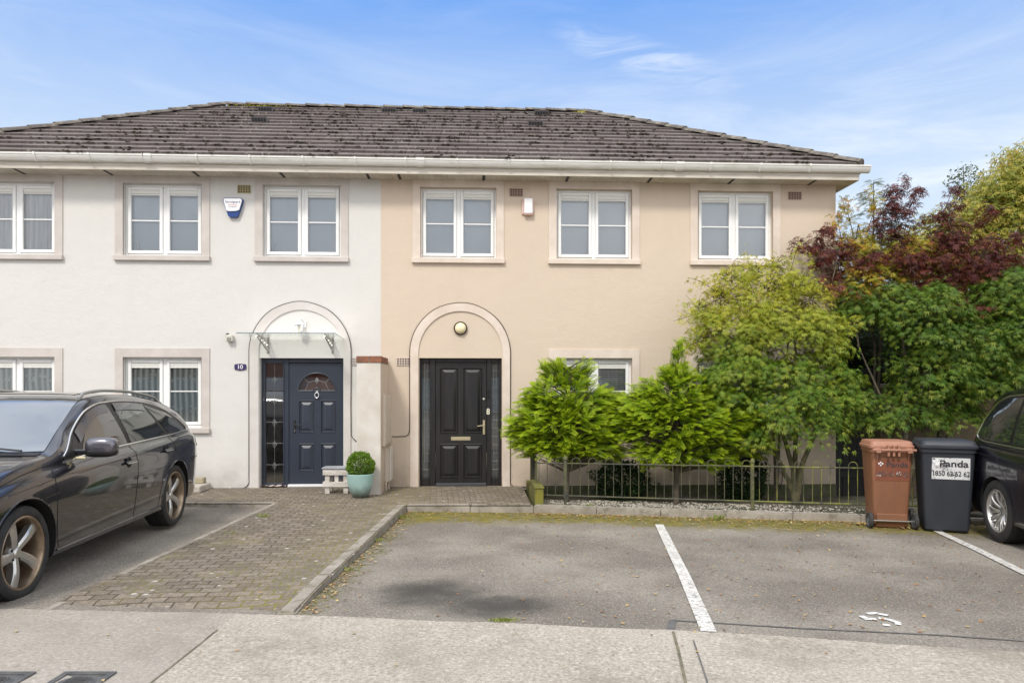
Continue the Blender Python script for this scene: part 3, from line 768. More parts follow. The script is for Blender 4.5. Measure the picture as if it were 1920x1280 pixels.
def panel(mb, x0, x1, z0, z1, y, d=.016, b=.045, rev=1):
    """raised-and-fielded panel: sunk moulding then a raised centre, facing -Y at y"""
    R0 = [(x0, z0), (x1, z0), (x1, z1), (x0, z1)]
    def ins(k): return [(x0+k, z0+k), (x1-k, z0+k), (x1-k, z1-k), (x0+k, z1-k)]
    rings = [(R0, y-.004), (ins(.010), y-.012), (ins(.020), y+.012), (ins(.032), y+.013), (ins(.032+b), y-.006), (ins(.040+b), y-.006)]
    vs = []
    for r_, yy in rings: vs += [(p[0], yy, p[1]) for p in r_]
    fs = []
    for i in range(len(rings)-1):
        for k in range(4): fs.append((4*i+k, 4*i+(k+1) % 4, 4*i+4+(k+1) % 4, 4*i+4+k))
    e = 4*(len(rings)-1); fs.append((e, e+1, e+2, e+3)); mb.add(vs, fs)
def leaf_with_panels(x0, x1, z0, z1, y, panels, extra=None):
    """flat door face with rectangular cut-outs filled by panels"""
    mb = MB(); hs = list(panels)+([extra] if extra else [])
    xs = sorted({x0, x1, *[h[0] for h in hs], *[h[1] for h in hs]}); zs = sorted({z0, z1, *[h[2] for h in hs], *[h[3] for h in hs]})
    for a, b in zip(xs, xs[1:]):
        for c, d in zip(zs, zs[1:]):
            if not any(h[0] < (a+b)/2 < h[1] and h[2] < (c+d)/2 < h[3] for h in hs): mb.quad((a, y, c), (b, y, c), (b, y, d), (a, y, d))
    for p in panels: panel(mb, *p, y)
    mb.quad((x0, y, z0), (x0, y, z1), (x0, y+.05, z1), (x0, y+.05, z0)); mb.quad((x1, y, z0), (x1, y+.05, z0), (x1, y+.05, z1), (x1, y, z1)); mb.quad((x0, y, z1), (x1, y, z1), (x1, y+.05, z1), (x0, y+.05, z1))
    return mb
# --- number 10: sidelight on the left, leaf on the right
X = lambda u: fx(u, .09)
Zf = lambda v: fz(v, 565, .09)
a0, a1, z1 = D10[0], D10[1], D10[3]
y = .09; mb = MB()
sl0, sl1 = X(497.5), X(530.5)            # sidelight glass
fr0 = X(541.5)                            # leaf left edge
for (p, q, c, d) in ((a0, sl0, 0, z1), (sl1, fr0, 0, z1), (sl0, sl1, Zf(681), z1), (sl0, sl1, 0, Zf(905)), (fr0, a1, Zf(680), z1), (a1-.05, a1, 0, Zf(680))): mb.bbox(p, q, y, y+.08, c, d, .008)
for k in ((sl0-.028, sl0-.008), (sl1+.008, sl1+.028)): mb.bbox(k[0], k[1], y-.012, y+.02, Zf(908), Zf(678), .005)
dr = mb.build('door', M['navy'], h10); dr['label'] = 'navy blue panelled front door with sidelight'
mb = MB(); mb.quad((sl0, y+.03, Zf(906)), (sl1, y+.03, Zf(906)), (sl1, y+.03, Zf(680)), (sl0, y+.03, Zf(680))); mb.build('sidelight', M['door_pane'], dr, fix=False)
mb = MB(); mb.quad((sl0, y+.08, 0), (sl1, y+.08, 0), (sl1, y+.08, z1), (sl0, y+.08, z1)); mb.build('interior', pbr('hall_shade', (.34, .32, .31), .9, c2=(.20, .19, .185), scale=2.5), dr, fix=False)
lead = MB(); cx = (sl0+sl1)/2
vz = [713, 751, 793, 833, 873]
lead.tube([(cx, y+.026, Zf(681)), (cx, y+.026, Zf(905))], .0014, 4)
for v in vz:
    zc = Zf(v)
    lead.tube([(sl0, y+.026, zc+.02), (sl1, y+.026, zc+.02)], .0016, 4)
    for s_, r_ in ((.058, .0024), (.022, .0018)):
        P = [(cx, y+.024, zc+s_), (cx+s_*.55, y+.024, zc), (cx, y+.024, zc-s_), (cx-s_*.55, y+.024, zc), (cx, y+.024, zc+s_)]
        lead.tube(P, r_, 5)
lead.build('glass_leading', M['lead'], dr)
lf0, lf1, lz0, lz1 = fr0+.006, a1-.052, .045, Zf(681)
PX = lambda u: fx(u, .10)
pn = [(PX(560.5), PX(588.5), Zf(811), Zf(750)), (PX(601.5), PX(629.5), Zf(811), Zf(750)), (PX(560.5), PX(588.5), Zf(883), Zf(831)), (PX(601.5), PX(629.5), Zf(883), Zf(831))]
fan = (PX(560), PX(628), Zf(732), Zf(700))
mb = leaf_with_panels(lf0, lf1, lz0, lz1, y+.012, pn, (fan[0]-.012, fan[1]+.012, fan[2]-.01, fan[3]+.014))
# fanlight: half-round opening with notch
fc = (fan[0]+fan[1])/2; fr_ = (fan[1]-fan[0])/2; fh = fan[3]-fan[2]
def fanpts(k, off=0): return [(fc-(fr_+off)*math.cos(t), fan[2]+(fh+off)*math.sin(t)) for t in np.linspace(0, math.pi, k)]
A = fanpts(33); bx0, bx1, bz0, bz1 = fan[0]-.012, fan[1]+.012, fan[2]-.01, fan[3]+.014; yy = y+.012
nA = len(A); OUT = []
for i, (x, z) in enumerate(A):
    t = math.pi*i/(nA-1); dx, dz = -math.cos(t), math.sin(t)
    k = min((bx1-fc)/abs(dx) if abs(dx) > 1e-6 else 9, (bz1-fan[2])/abs(dz) if abs(dz) > 1e-6 else 9); OUT.append((fc+dx*k, fan[2]+dz*k))
mb.add([(p[0], yy, p[1]) for p in A]+[(p[0], yy, p[1]) for p in OUT], [(i, i+1, nA+i+1, nA+i) for i in range(nA-1)])
mb.quad((bx0, yy, bz0), (bx1, yy, bz0), (bx1, yy, fan[2]), (bx0, yy, fan[2]))
for i in range(nA-1):
    o1, o2 = OUT[i], OUT[i+1]
    if abs(o1[0]-o2[0]) > 1e-5 and abs(o1[1]-o2[1]) > 1e-5: cxx = bx0 if (o1[0]+o2[0])/2 < fc else bx1; mb.quad((o1[0], yy, o1[1]), (cxx, yy, bz1), (o2[0], yy, o2[1]))
lf = mb.build('door_leaf', M['navy'], dr, fix=False)
mb = MB(); mb.tube([(p[0], yy-.002, p[1]) for p in fanpts(33, .008)], .011, 6); mb.tube([(fan[0]-.01, yy-.002, fan[2]-.004), (fan[1]+.01, yy-.002, fan[2]-.004)], .010, 6)
mb.tube([(fc+.055*math.cos(t), yy-.004, fan[2]-.006+.05*math.sin(t)) for t in np.linspace(0, math.pi, 12)], .013, 6); mb.build('fanlight_frame', M['navy'], dr)
mb = MB(); mb.add([(p[0], yy+.012, p[1]) for p in A], [tuple(range(nA))]); mb.build('fanlight', glass('obscured_glass', 1.9, (.9, .9, .9), (.5, .45, .42)), dr, fix=False)
mb = MB(); mb.quad((bx0, y+.10, bz0), (bx1, y+.10, bz0), (bx1, y+.10, bz1), (bx0, y+.10, bz1)); mb.build('fanlight_backing', pbr('hall_glow', (.30, .17, .12), .8, c2=(.38, .24, .18), scale=8), dr, fix=False)
lead = MB(); zc = fan[2]+fh*.58
for s_ in (.05, .02): lead.tube([(fc, yy+.008, zc+s_), (fc+s_*.6, yy+.008, zc), (fc, yy+.008, zc-s_), (fc-s_*.6, yy+.008, zc), (fc, yy+.008, zc+s_)], .004, 5)
for s in (-1, 1):
    lead.tube([(fc+s*.03, yy+.008, zc), (fc+s*.14, yy+.008, zc-.03), (fc+s*.16, yy+.008, zc-.09), (fc+s*.2, yy+.008, fan[2])], .0022, 4)
    lead.tube([(fc+s*.14, yy+.008, zc-.03), (fc+s*.2, yy+.008, zc+.03)], .0022, 4)
lead.build('fanlight_leading', M['lead'], dr)
# knocker
kz = Zf(741); kn = MB(); cxk = PX(594.5)
kn.lathe([(0, .0), (.018, .0), (.022, .01), (.012, .018), (0, .018)], 16, Matrix.Translation((cxk, yy, kz+.05)) @ Matrix.Rotation(R(90), 4, 'X'))
kn.tube([(cxk+.032*math.sin(t), yy-.022, kz+.002+.045*math.cos(t)) for t in np.linspace(0, 2*math.pi, 20)], .0085, 8)
kn.lathe([(0, 0), (.012, 0), (.012, .02), (0, .02)], 12, Matrix.Translation((cxk, yy, kz-.045)) @ Matrix.Rotation(R(90), 4, 'X'))
kn.build('knocker', M['chrome'], dr)
hd = MB(); hx = PX(552.5); hz = Zf(798)
hd.bbox(hx-.017, hx+.017, yy-.012, yy, hz-.12, hz+.10, .005); hd.tube([(hx, yy, hz+.02), (hx, yy-.045, hz+.02), (hx+.115, yy-.05, hz+.015)], .010, 8); hd.build('handle', M['black'], dr)
kh = MB(); kh.bbox(hx-.008, hx+.008, yy-.018, yy-.011, hz-.10, hz-.065, .003); kh.build('keyhole', M['chrome'], dr)
th_ = MB(); th_.bbox(lf0-.01, a1-.03, y-.06, y+.05, .0, .040, .006); th_.build('threshold', M['white_pl'], dr)

# --- number 8: leaf between two leaded sidelights
X = lambda u: fx(u, .09)
Zf = lambda v: fz(v, 865, .09)
a0, a1, z1 = D8[0], D8[1], D8[3]; y = .09
gL = (X(791), X(805.5)); gR = (X(921.5), X(935)); lx = (X(817), X(912)); zt = Zf(679); gz0, gz1 = Zf(895), Zf(680)
mb = MB()
for (p, q, c, d) in ((a0, gL[0], 0, z1), (gL[1], lx[0]-.006, 0, z1), (gL[0], gL[1], gz1, z1), (gL[0], gL[1], 0, gz0), (lx[1]+.006, gR[0], 0, z1), (gR[1], a1, 0, z1), (gR[0], gR[1], gz1, z1), (gR[0], gR[1], 0, gz0), (lx[0]-.006, lx[1]+.006, zt, z1)): mb.bbox(p, q, y, y+.08, c, d, .006)
d8 = mb.build('door', M['black_wood'], h8); d8['label'] = 'black painted timber front door with four panels and brass fittings'
xm = (lx[0]+lx[1])/2; zt2 = zt-.006
pn = [(X(825), X(859), Zf(812.5), Zf(689)), (X(868.5), X(904), Zf(812.5), Zf(689)), (X(825), X(859), Zf(896), Zf(832)), (X(868.5), X(904), Zf(896), Zf(832))]
leaf_with_panels(lx[0], lx[1], .045, zt2, y+.014, pn).build('door_leaf', M['black_wood'], d8, fix=False)
for gg in (gL, gR):
    mb = MB(); mb.quad((gg[0], y+.03, gz0), (gg[1], y+.03, gz0), (gg[1], y+.03, gz1), (gg[0], y+.03, gz1)); mb.build('sidelight', M['pane'], d8, fix=False)
    mb = MB(); mb.quad((gg[0], y+.10, gz0), (gg[1], y+.10, gz0), (gg[1], y+.10, gz1), (gg[0], y+.10, gz1)); mb.build('sidelight_curtain', pbr('sidelight_backing', (.44, .47, .45), .9, c2=(.26, .285, .27), scale=3), d8, fix=False)
    mb = MB()
    for t in (1/3, 2/3): mb.tube([(gg[0]+(gg[1]-gg[0])*t, y+.026, gz0), (gg[0]+(gg[1]-gg[0])*t, y+.026, gz1)], .0022, 4)
    for k in range(1, 14): zz = gz0+(gz1-gz0)*k/14; mb.tube([(gg[0], y+.026, zz), (gg[1], y+.026, zz)], .0020, 4)
    mb.build('glass_leading', M['lead'], d8)
yy = y+.014
lb = MB(); lb.bbox(X(845.5), X(882), yy-.010, yy, Zf(825.5), Zf(818.5), .003); lb.bbox(X(848), X(879.5), yy-.015, yy-.009, Zf(824), Zf(820), .002); lb.build('letterbox', M['brass'], d8)
hb = MB(); hx = X(907.3); hb.bbox(hx-.020, hx+.020, yy-.010, yy, Zf(814.5), Zf(787.5), .004); hb.tube([(hx, yy, Zf(797)), (hx, yy-.05, Zf(797)), (X(895), yy-.052, Zf(798.5))], .010, 8); hb.build('handle', M['brass'], d8)
kb = MB(); kb.lathe([(0, 0), (.022, 0), (.022, .008), (.012, .012), (.016, .03), (0, .034)], 20, Matrix.Translation((hx, yy, Zf(748.5))) @ Matrix.Rotation(R(90), 4, 'X')); kb.build('knob', M['satin'], d8)
bb = MB(); bx = X(915.2); bb.bbox(bx-.018, bx+.018, y-.02, y, Zf(746.5), Zf(730), .012); bb.lathe([(0, 0), (.012, 0), (.012, .004), (0, .004)], 16, Matrix.Translation((bx, y-.02, Zf(733))) @ Matrix.Rotation(R(90), 4, 'X')); bb.build('doorbell', M['black'], d8)
text('door_number', '8', .135, Matrix.Translation((X(915.2), y-.006, Zf(771.8))) @ FRONT, M['numeral'], d8, ext=.004, sx=.85, bold=.003)
mb = MB(); mb.bbox(lx[0], lx[1], y-.03, y+.05, .0, .042, .006); mb.build('threshold', pbr('weathered_aluminium', (.10, .105, .12), .4, .5), d8)

# eaves: soffit, fascia, gutter, for each house
def eaves(house, x0, x1, lo, hi, joints, caps):
    mb = MB(); mb.box(x0-(OV if lo else 0), x1+(.2 if hi else 0), -OV, .0, SOF, SOF+.012)
    if hi: mb.box(x1, x1+.2, .0, 7.2, SOF, SOF+.012)
    if lo: mb.box(x0-OV, x0, .0, 7.2, SOF, SOF+.012)
    sf = mb.build('soffit', M['soffit'], house)
    xx = x0+.3
    while xx < x1: MB().box(xx, xx+.045, -OV+.03, -.03, SOF-.004, SOF+.002).build('soffit_vent', M['cable'], sf); xx += 1.37
    fl, fh_ = (x0-OV if lo else x0), (x1+.2 if hi else x1)
    mb = MB(); mb.bbox(fl, fh_, -OV-.018, -OV, SOF-.008, SOF+.165, .003); mb.box(fl, fh_, -OV-.024, -OV-.017, SOF+.055, SOF+.075)
    if hi: mb.box(fh_, fh_+.018, -OV-.018, 7.3, SOF-.008, SOF+.165)
    if lo: mb.box(fl-.018, fl, -OV-.018, 7.3, SOF-.008, SOF+.165)
    mb.build('fascia', M['fascia'], house)
    # ogee gutter
    prof = [(-OV-.02, SOF+.215), (-OV-.02, SOF+.105), (-OV-.05, SOF+.100), (-OV-.085, SOF+.112), (-OV-.105, SOF+.14), (-OV-.118, SOF+.165), (-OV-.122, SOF+.185), (-OV-.132, SOF+.190), (-OV-.132, SOF+.213), (-OV-.124, SOF+.213), (-OV-.115, SOF+.175), (-OV-.09, SOF+.125), (-OV-.03, SOF+.115), (-OV-.027, SOF+.215)]
    gl_, gh_ = (fl-.13 if lo else x0), (fh_+.16 if hi else x1)
    mb = MB(); mb.prism(prof, gl_, gh_, 'x')
    if hi:
        pr = [(fh_+(-p[0]-OV-.02)+.0, p[1]) for p in prof]; mb.prism(pr, -OV-.02, 7.2, 'y')
    gt = mb.build('gutter', M['gutter'], house)
    def clip(xc, wd, name, mt):
        c = MB(); P = [(p[0]-.012 if p[0] < -OV-.03 else p[0], p[1]-.010 if p[1] < SOF+.2 else p[1]+.004) for p in prof[1:9]]+[(-OV-.02, SOF+.22)]
        c.prism(P, xc-wd/2, xc+wd/2, 'x'); return c.build(name, mt, gt)
    xx = x0+.45
    while xx < x1: clip(xx, .028, 'gutter_bracket', M['gutter']); xx += .82
    for j in joints: clip(j, .13, 'gutter_joint', M['gutter'])
eaves(h10, XL, SEAM, True, False, (fx(276, -.45), ), 0)
eaves(h8, SEAM, XR, False, True, (fx(788, -.45), fx(1275, -.45)), 0)

# roof tiles
EY, EZ, RY, RZ = -.43, 5.255, 3.52, 7.565
run = RY-EY; SL = math.hypot(run, RZ-EZ); PIT = math.atan2(RZ-EZ, run); ERX, ELX = 6.28, -9.23
def tiles(u0, u1, left_hip, right_hip, seed, only=None):
    """tiles in slope space (u along the eave, s up the slope, h off it)"""
    rr = random.Random(seed); bm = bmesh.new(); gauge = SL/15; tw = .335; c45 = run/SL
    for r_ in range(15):
        s0 = r_*gauge; off = (r_ % 2)*tw/2
        k = int(math.floor((u0-off)/tw))
        while k*tw+off < u1:
            a = k*tw+off+.004; b = a+tw-.008; k += 1
            if left_hip is not None and b < left_hip+s0*c45-.01: continue
            if right_hip is not None and a > right_hip-s0*c45+.01: continue
            j = [rr.gauss(0, .0010) for _ in range(4)]; jj = rr.gauss(0, .0014); ds = rr.gauss(0, .003)
            top = [(a, s0-.014+ds, .066+j[0]+jj), (b, s0-.014+ds, .066+j[1]+jj), (b, s0+gauge+.02, .022+j[2]), (a, s0+gauge+.02, .022+j[3])]
            # interlock roll at one side
            V = [bm.verts.new(p) for p in top]+[bm.verts.new((p[0], p[1], p[2]-.044)) for p in top]
            for f in ((0, 1, 2, 3), (0, 4, 5, 1), (1, 5, 6, 2), (3, 7, 4, 0)): bm.faces.new([V[i] for i in f])
            f = bm.faces.new([bm.verts.new(p) for p in ((a-.004, s0, .02), (b+.004, s0, .02), (b+.004, s0+gauge, .004), (a-.004, s0+gauge, .004))]); f.material_index = 1
    if left_hip is not None: bmesh.ops.bisect_plane(bm, geom=bm.verts[:]+bm.edges[:]+bm.faces[:], plane_co=(left_hip, 0, 0), plane_no=(-1, c45, 0), clear_outer=True)
    if right_hip is not None: bmesh.ops.bisect_plane(bm, geom=bm.verts[:]+bm.edges[:]+bm.faces[:], plane_co=(right_hip, 0, 0), plane_no=(1, c45, 0), clear_outer=True)
    for p, n_ in (((u0, 0, 0), (-1, 0, 0)), ((u1, 0, 0), (1, 0, 0))): bmesh.ops.bisect_plane(bm, geom=bm.verts[:]+bm.edges[:]+bm.faces[:], plane_co=p, plane_no=n_, clear_outer=True)
    return bm
MF = Matrix(((1, 0, 0, 0), (0, math.cos(PIT), -math.sin(PIT), EY), (0, math.sin(PIT), math.cos(PIT), EZ), (0, 0, 0, 1)))
MRt = Matrix.Translation((ERX, 0, EZ)) @ Matrix(((0, -math.cos(PIT), math.sin(PIT), 0), (1, 0, 0, 0), (0, math.sin(PIT), math.cos(PIT), 0), (0, 0, 0, 1)))
MLt = Matrix.Translation((ELX, 0, EZ)) @ Matrix(((0, math.cos(PIT), -math.sin(PIT), 0), (-1, 0, 0, 0), (0, math.sin(PIT), math.cos(PIT), 0), (0, 0, 0, 1)))
MBk = Matrix(((-1, 0, 0, 0), (0, -math.cos(PIT), math.sin(PIT), 2*RY-EY), (0, math.sin(PIT), math.cos(PIT), EZ), (0, 0, 0, 1)))
D2 = 2*run
mb = MB(); mb.bm(tiles(ELX, SEAM, ELX, None, 1), MF); mb.bm(tiles(-(EY+D2), -EY, -(EY+D2), -EY, 3), MLt)
mb.quad((ELX, 2*RY-EY, EZ), (SEAM, 2*RY-EY, EZ), (SEAM, RY, RZ), (ELX+run, RY, RZ))
M['underlay'] = pbr('roof_underlay', (.015, .013, .012), .95)
r10 = mb.build('roof', [M['tile'], M['underlay']], h10, fix=False)
mb = MB(); mb.bm(tiles(SEAM, ERX, None, ERX, 2), MF); mb.bm(tiles(EY, EY+D2, EY, EY+D2, 4), MRt)
mb.quad((SEAM, 2*RY-EY, EZ), (ERX, 2*RY-EY, EZ), (ERX-run, RY, RZ), (SEAM, RY, RZ))
r8 = mb.build('roof', [M['tile'], M['underlay']], h8, fix=False)
def capline(a, b, parent, name, lift=.03, rr=.125, ln=.42):
    a = Vector(a); b = Vector(b); n_ = max(1, round((b-a).length/ln)); d = (b-a)/n_; mb = MB(); dn = d.normalized(); side = dn.cross(Vector((0, 0, 1))).normalized(); up = side.cross(dn)
    for i in range(n_):
        p = a+d*i; q = p+d*1.04; ra, rb = rr+random.gauss(0, .003), rr*.93
        jz = random.gauss(0, .004); vs = []
        for (c, r_, h) in ((p, ra, .012), (q, rb, -.004)):
            for k in range(9):
                t = math.pi*k/8; vs.append(c+side*math.cos(t)*r_+up*(math.sin(t)*r_*.62+lift-.045+h+jz))
        mb.add(vs, [(k, k+1, 10+k, 9+k) for k in range(8)]+[tuple(range(9))], True)
    return mb.build(name, M['ridge'], parent, fix=True)
capline((ELX+run, RY, RZ+.03), (SEAM, RY, RZ+.03), r10, 'ridge_tiles')
capline((SEAM, RY, RZ+.03), (ERX-run, RY, RZ+.03), r8, 'ridge_tiles')
capline((ERX, EY, EZ+.05), (ERX-run, RY, RZ+.05), r8, 'hip_tiles'); capline((ELX, EY, EZ+.05), (ELX+run, RY, RZ+.05), r10, 'hip_tiles')
# moss cushions lodged on the tile edges
BL3 = [(1, 0, 0), (.4, .9, 0), (-.7, .7, 0), (-1, -.1, 0), (-.5, -.9, 0), (.6, -.8, 0), (.4, .1, .6), (-.4, .2, .5), (0, -.4, .55)]
BL3F = [(0, 1, 6), (1, 2, 7), (1, 7, 6), (2, 3, 7), (3, 4, 8), (3, 8, 7), (4, 5, 8), (5, 0, 6), (5, 6, 8), (6, 7, 8)]
def moss_on_roof(parent, u0, u1, N, seed):
    rr = random.Random(seed); pts = []; gauge = SL/15
    while len(pts) < N:
        r_ = rr.randrange(15); u = rr.uniform(u0, u1); s = r_*gauge-.005-rr.random()*.02 if rr.random() < .8 else r_*gauge+rr.random()*gauge
        if u < ELX+s+.1 or u > ERX-s-.1: continue
        if noise.noise(Vector((u*.9, s*.9, seed))) < rr.uniform(-.45, .25): continue
        k = rr.choice((1, 1, 2, 3))
        for q in range(k):
            p = MF @ Vector((u+rr.gauss(0, .03), s+rr.gauss(0, .006), .055)); pts.append(tuple(p))
    o = scatter('roof_moss', pts, BL3, BL3F, .012, .036, M['moss'], parent=parent, tilt=.4); o['kind'] = 'stuff'
moss_on_roof(r10, ELX, SEAM, 850, 5); moss_on_roof(r8, SEAM, ERX, 950, 6)
pts = [tuple(MF @ Vector((random.gauss(-4.55, .32), SL-.07+random.gauss(0, .025), .05))) for i in range(260)]
o = scatter('roof_moss', pts, BL3, BL3F, .014, .032, M['ymoss'], parent=r10); o['kind'] = 'stuff'; o['label'] = 'yellow moss under the ridge'
pts = [tuple(MF @ Vector((random.gauss(2.30, .10), SL-.10+random.gauss(0, .03), .05))) for i in range(130)]
o = scatter('roof_moss', pts, BL3, BL3F, .014, .036, M['ymoss'], parent=r8); o['kind'] = 'stuff'; o['label'] = 'yellow moss at the ridge end'
# tile vents
M['vent'] = pbr('tile_vent', (.15, .135, .135), .8); M['vent_grille'] = pbr('vent_grille', (.02, .025, .03), .6)
def tvent(u, v, parent):
    # where the pixel's ray meets the roof plane
    d = ray(u, v); nrm = Vector((0, -math.sin(PIT), math.cos(PIT))); p0 = Vector((0, EY, EZ)); t = (p0-CAM).dot(nrm)/d.dot(nrm); P = CAM+d*t
    s = (P.y-EY)/math.cos(PIT); mb = MB(); Mx = MF @ Matrix.Translation((P.x, s, 0))
    mb.add([Mx @ Vector(q) for q in ((-.15, -.12, .04), (.15, -.12, .04), (.15, -.12, .145), (-.15, -.12, .145), (-.11, .20, .045), (.11, .20, .045))], [(0, 1, 2, 3), (3, 2, 5, 4), (0, 3, 4), (1, 5, 2), (0, 4, 5, 1)])
    o = mb.build('tile_vent', M['vent'], parent); g_ = MB()
    for k in range(5): g_.add([Mx @ Vector(q) for q in ((-.13+k*.054, -.124, .06), (-.088+k*.054, -.124, .06), (-.088+k*.054, -.124, .125), (-.13+k*.054, -.124, .125))], [(0, 1, 2, 3)])
    g_.build('vent_grille', M['vent_grille'], o)
for u, v in ((501, 212), (490, 232)): tvent(u, v, r10)
for u, v in ((731, 214), (788, 215), (1014, 219), (1003, 239)): tvent(u, v, r8)

# clay air bricks
def airbrick(house, u0, u1, v0, v1, mat, back=M['black'], y=-.002):
    x0, x1, za, zb_ = FP(u0, v1).x, FP(u1, v1).x, FP((u0+u1)/2, v1).z, FP((u0+u1)/2, v0).z
    mb = MB(); mb.box(x0, x1, y-.004, y+.02, za, zb_); o = mb.build('air_vent', back, house); g_ = MB(); nc, nr = 5, 4
    for k in range(nc+1): xx = x0+(x1-x0)*k/nc; g_.box(xx-.0045, xx+.0045, y-.012, y-.003, za, zb_)
    for k in range(nr+1): zz = za+(zb_-za)*k/nr; g_.box(x0-.004, x1+.004, y-.013, y-.003, zz-.0045, zz+.0045)
    g_.build('vent_grille', mat, o)
M['clay'] = pbr('clay_grille', (.40, .29, .24), .8); M['ygr'] = pbr('yellow_grille', (.42, .38, .20), .7)
M['brownback'] = pbr('vent_shadow', (.10, .06, .055), .9)
airbrick(h10, 446, 470, 348, 362, M['ygr'], M['brownback']); airbrick(h8, 956, 980, 354.5, 368, M['clay'], M['brownback']); airbrick(h8, 1478, 1502, 360.5, 374, M['clay'], M['brownback'])
airbrick(h10, 660, 670.5, 671, 684, M['cream_trim'], M['brownback']); airbrick(h8, 744, 768, 671, 684.5, M['beige_trim'], M['brownback'])

# ================================================================ THINGS FIXED TO THE HOUSES
# alarm box, white over blue
c = FP(439, 391); t = thing('alarm_box', 'white and blue shield-shaped alarm box between the upper windows of the cream house', 'alarm box', (c.x, 0, c.z))
def shield(sc, y0, y1, zmin=None, zmax=None):
    P = [(-.155, .135), (-.13, .155), (.13, .155), (.155, .135), (.15, .09), (.075, -.135), (.055, -.150), (-.055, -.150), (-.075, -.135), (-.15, .09)]
    P = [(p[0]*sc, p[1]*sc) for p in P]; return P
mb = MB(); mb.prism([(c.x+p[0], c.z+p[1]) for p in shield(1.02, 0, 0)], -.055, -.001); mb.build('back_shell', M['blue_pl'], t)
mb = MB(); P = [(-.145, .125), (-.125, .145), (.125, .145), (.145, .125), (.138, .085), (.103, -.035), (.055, -.055), (-.06, -.06), (-.098, -.05), (-.138, .085)]
mb.prism([(c.x+p[0], c.z+p[1]) for p in P], -.072, -.054); mb.build('front_cover', M['white_pl'], t)
text('lettering', 'Securiguard', .05, Matrix.Translation((c.x-.0, -.0735, c.z+.088)) @ FRONT, M['ink'], t, ext=.0005, bold=.0005)
text('lettering', 'monitored', .034, Matrix.Translation((c.x-.0, -.0735, c.z+.042)) @ FRONT, M['ink_red'], t, ext=.0005)
text('lettering', '& response', .028, Matrix.Translation((c.x-.0, -.0735, c.z+.010)) @ FRONT, M['ink'], t, ext=.0005)
# faded alarm box on the beige house
c = FP(990, 389); t = thing('alarm_box', 'white alarm box with faded red base, under the air brick of the beige house', 'alarm box', (c.x, 0, c.z))
mb = MB(); mb.bbox(c.x-.105, c.x+.10, -.035, -.001, c.z-.125, c.z+.135, .012); mb.build('base', pbr('base', (.66, .50, .45), .5), t)
mb = MB(); mb.bbox(c.x-.07, c.x+.078, -.075, -.03, c.z-.142, c.z+.12, .008); mb.build('casing', M['pink_pl'], t)
mb = MB(); mb.bbox(c.x-.068, c.x+.072, -.088, -.07, c.z-.118, c.z+.133, .01, seg=2); mb.build('front_cover', M['white_pl'], t)
# movement sensor
c = FP(430, 633, -.06); t = thing('motion_sensor', 'small cream motion sensor on the wall left of the glass canopy', 'sensor', (c.x, 0, c.z))
mb = MB(); mb.bbox(c.x-.045, c.x+.055, -.09, -.001, c.z-.062, c.z+.05, .012); mb.build('housing', pbr('sensor_shell', (.62, .60, .53), .4), t)
mb = MB(); mb.bbox(c.x-.03, c.x+.035, -.096, -.088, c.z-.045, c.z+.005, .006); mb.build('lens', pbr('sensor_lens', (.30, .29, .25), .3), t)
mb = MB(); mb.bbox(c.x-.05, c.x-.02, -.07, -.001, c.z+.03, c.z+.075, .008); mb.build('bracket', M['black'], t)
# number plaque
c = FP(451, 688); t = thing('house_number_sign', 'small dark purple plaque reading 10 beside the navy door', 'number sign', (c.x, 0, c.z))
mb = MB(); mb.prism([(c.x+p[0], c.z+p[1]) for p in ((-.09, .045), (-.05, .050), (0, .056), (.05, .050), (.09, .045), (.096, .0), (.09, -.04), (.05, -.048), (0, -.056), (-.05, -.048), (-.09, -.04), (-.096, 0))], -.014, -.001); mb.build('plaque', M['purple'], t)
text('numerals', '10', .095, Matrix.Translation((c.x-.004, -.0155, c.z)) @ FRONT, M['white_pl'], t, ext=.001, bold=.001)
# lantern above the canopy
c = FP(562, 610, -.12); t = thing('wall_lantern', 'white six-sided wall lantern above the glass canopy', 'wall lamp', (c.x, 0, c.z))
Tm = Matrix.Translation((c.x, -.13, c.z))
mb = MB(); mb.lathe([(.000, .105), (.010, .10), (.013, .085), (.03, .075), (.085, .018), (.09, .010), (.078, .008)], 6, Tm, smooth=False); mb.tube([(c.x+.0, -.13, c.z+.09), (c.x+.02, -.06, c.z+.10), (c.x+.05, -.02, c.z+.05), (c.x+.05, -.005, c.z+.02)], .012, 8); mb.bbox(c.x+.02, c.x+.08, -.02, -.001, c.z-.03, c.z+.08, .006)
mb.build('cap', M['white_pl'], t)
mb = MB()
for k in range(6):
    a = math.pi*2*k/6; mb.tube([(c.x+.070*math.cos(a), -.13+.070*math.sin(a), c.z+.012), (c.x+.042*math.cos(a), -.13+.042*math.sin(a), c.z-.10)], .005, 5)
mb.lathe([(0, -.11), (.03, -.108), (.046, -.098), (.046, -.092), (0, -.092)], 6, Tm, smooth=False); mb.build('cage', M['white_pl'], t)
mb = MB(); mb.lathe([(.066, .01), (.040, -.094)], 6, Tm, smooth=False); mb.build('glass', M['clear'], t, fix=False)
mb = MB(); mb.lathe([(0, .0), (.015, -.01), (.026, -.035), (.022, -.06), (.012, -.075), (.012, -.09)], 12, Tm); mb.build('bulb', M['opal'], t)
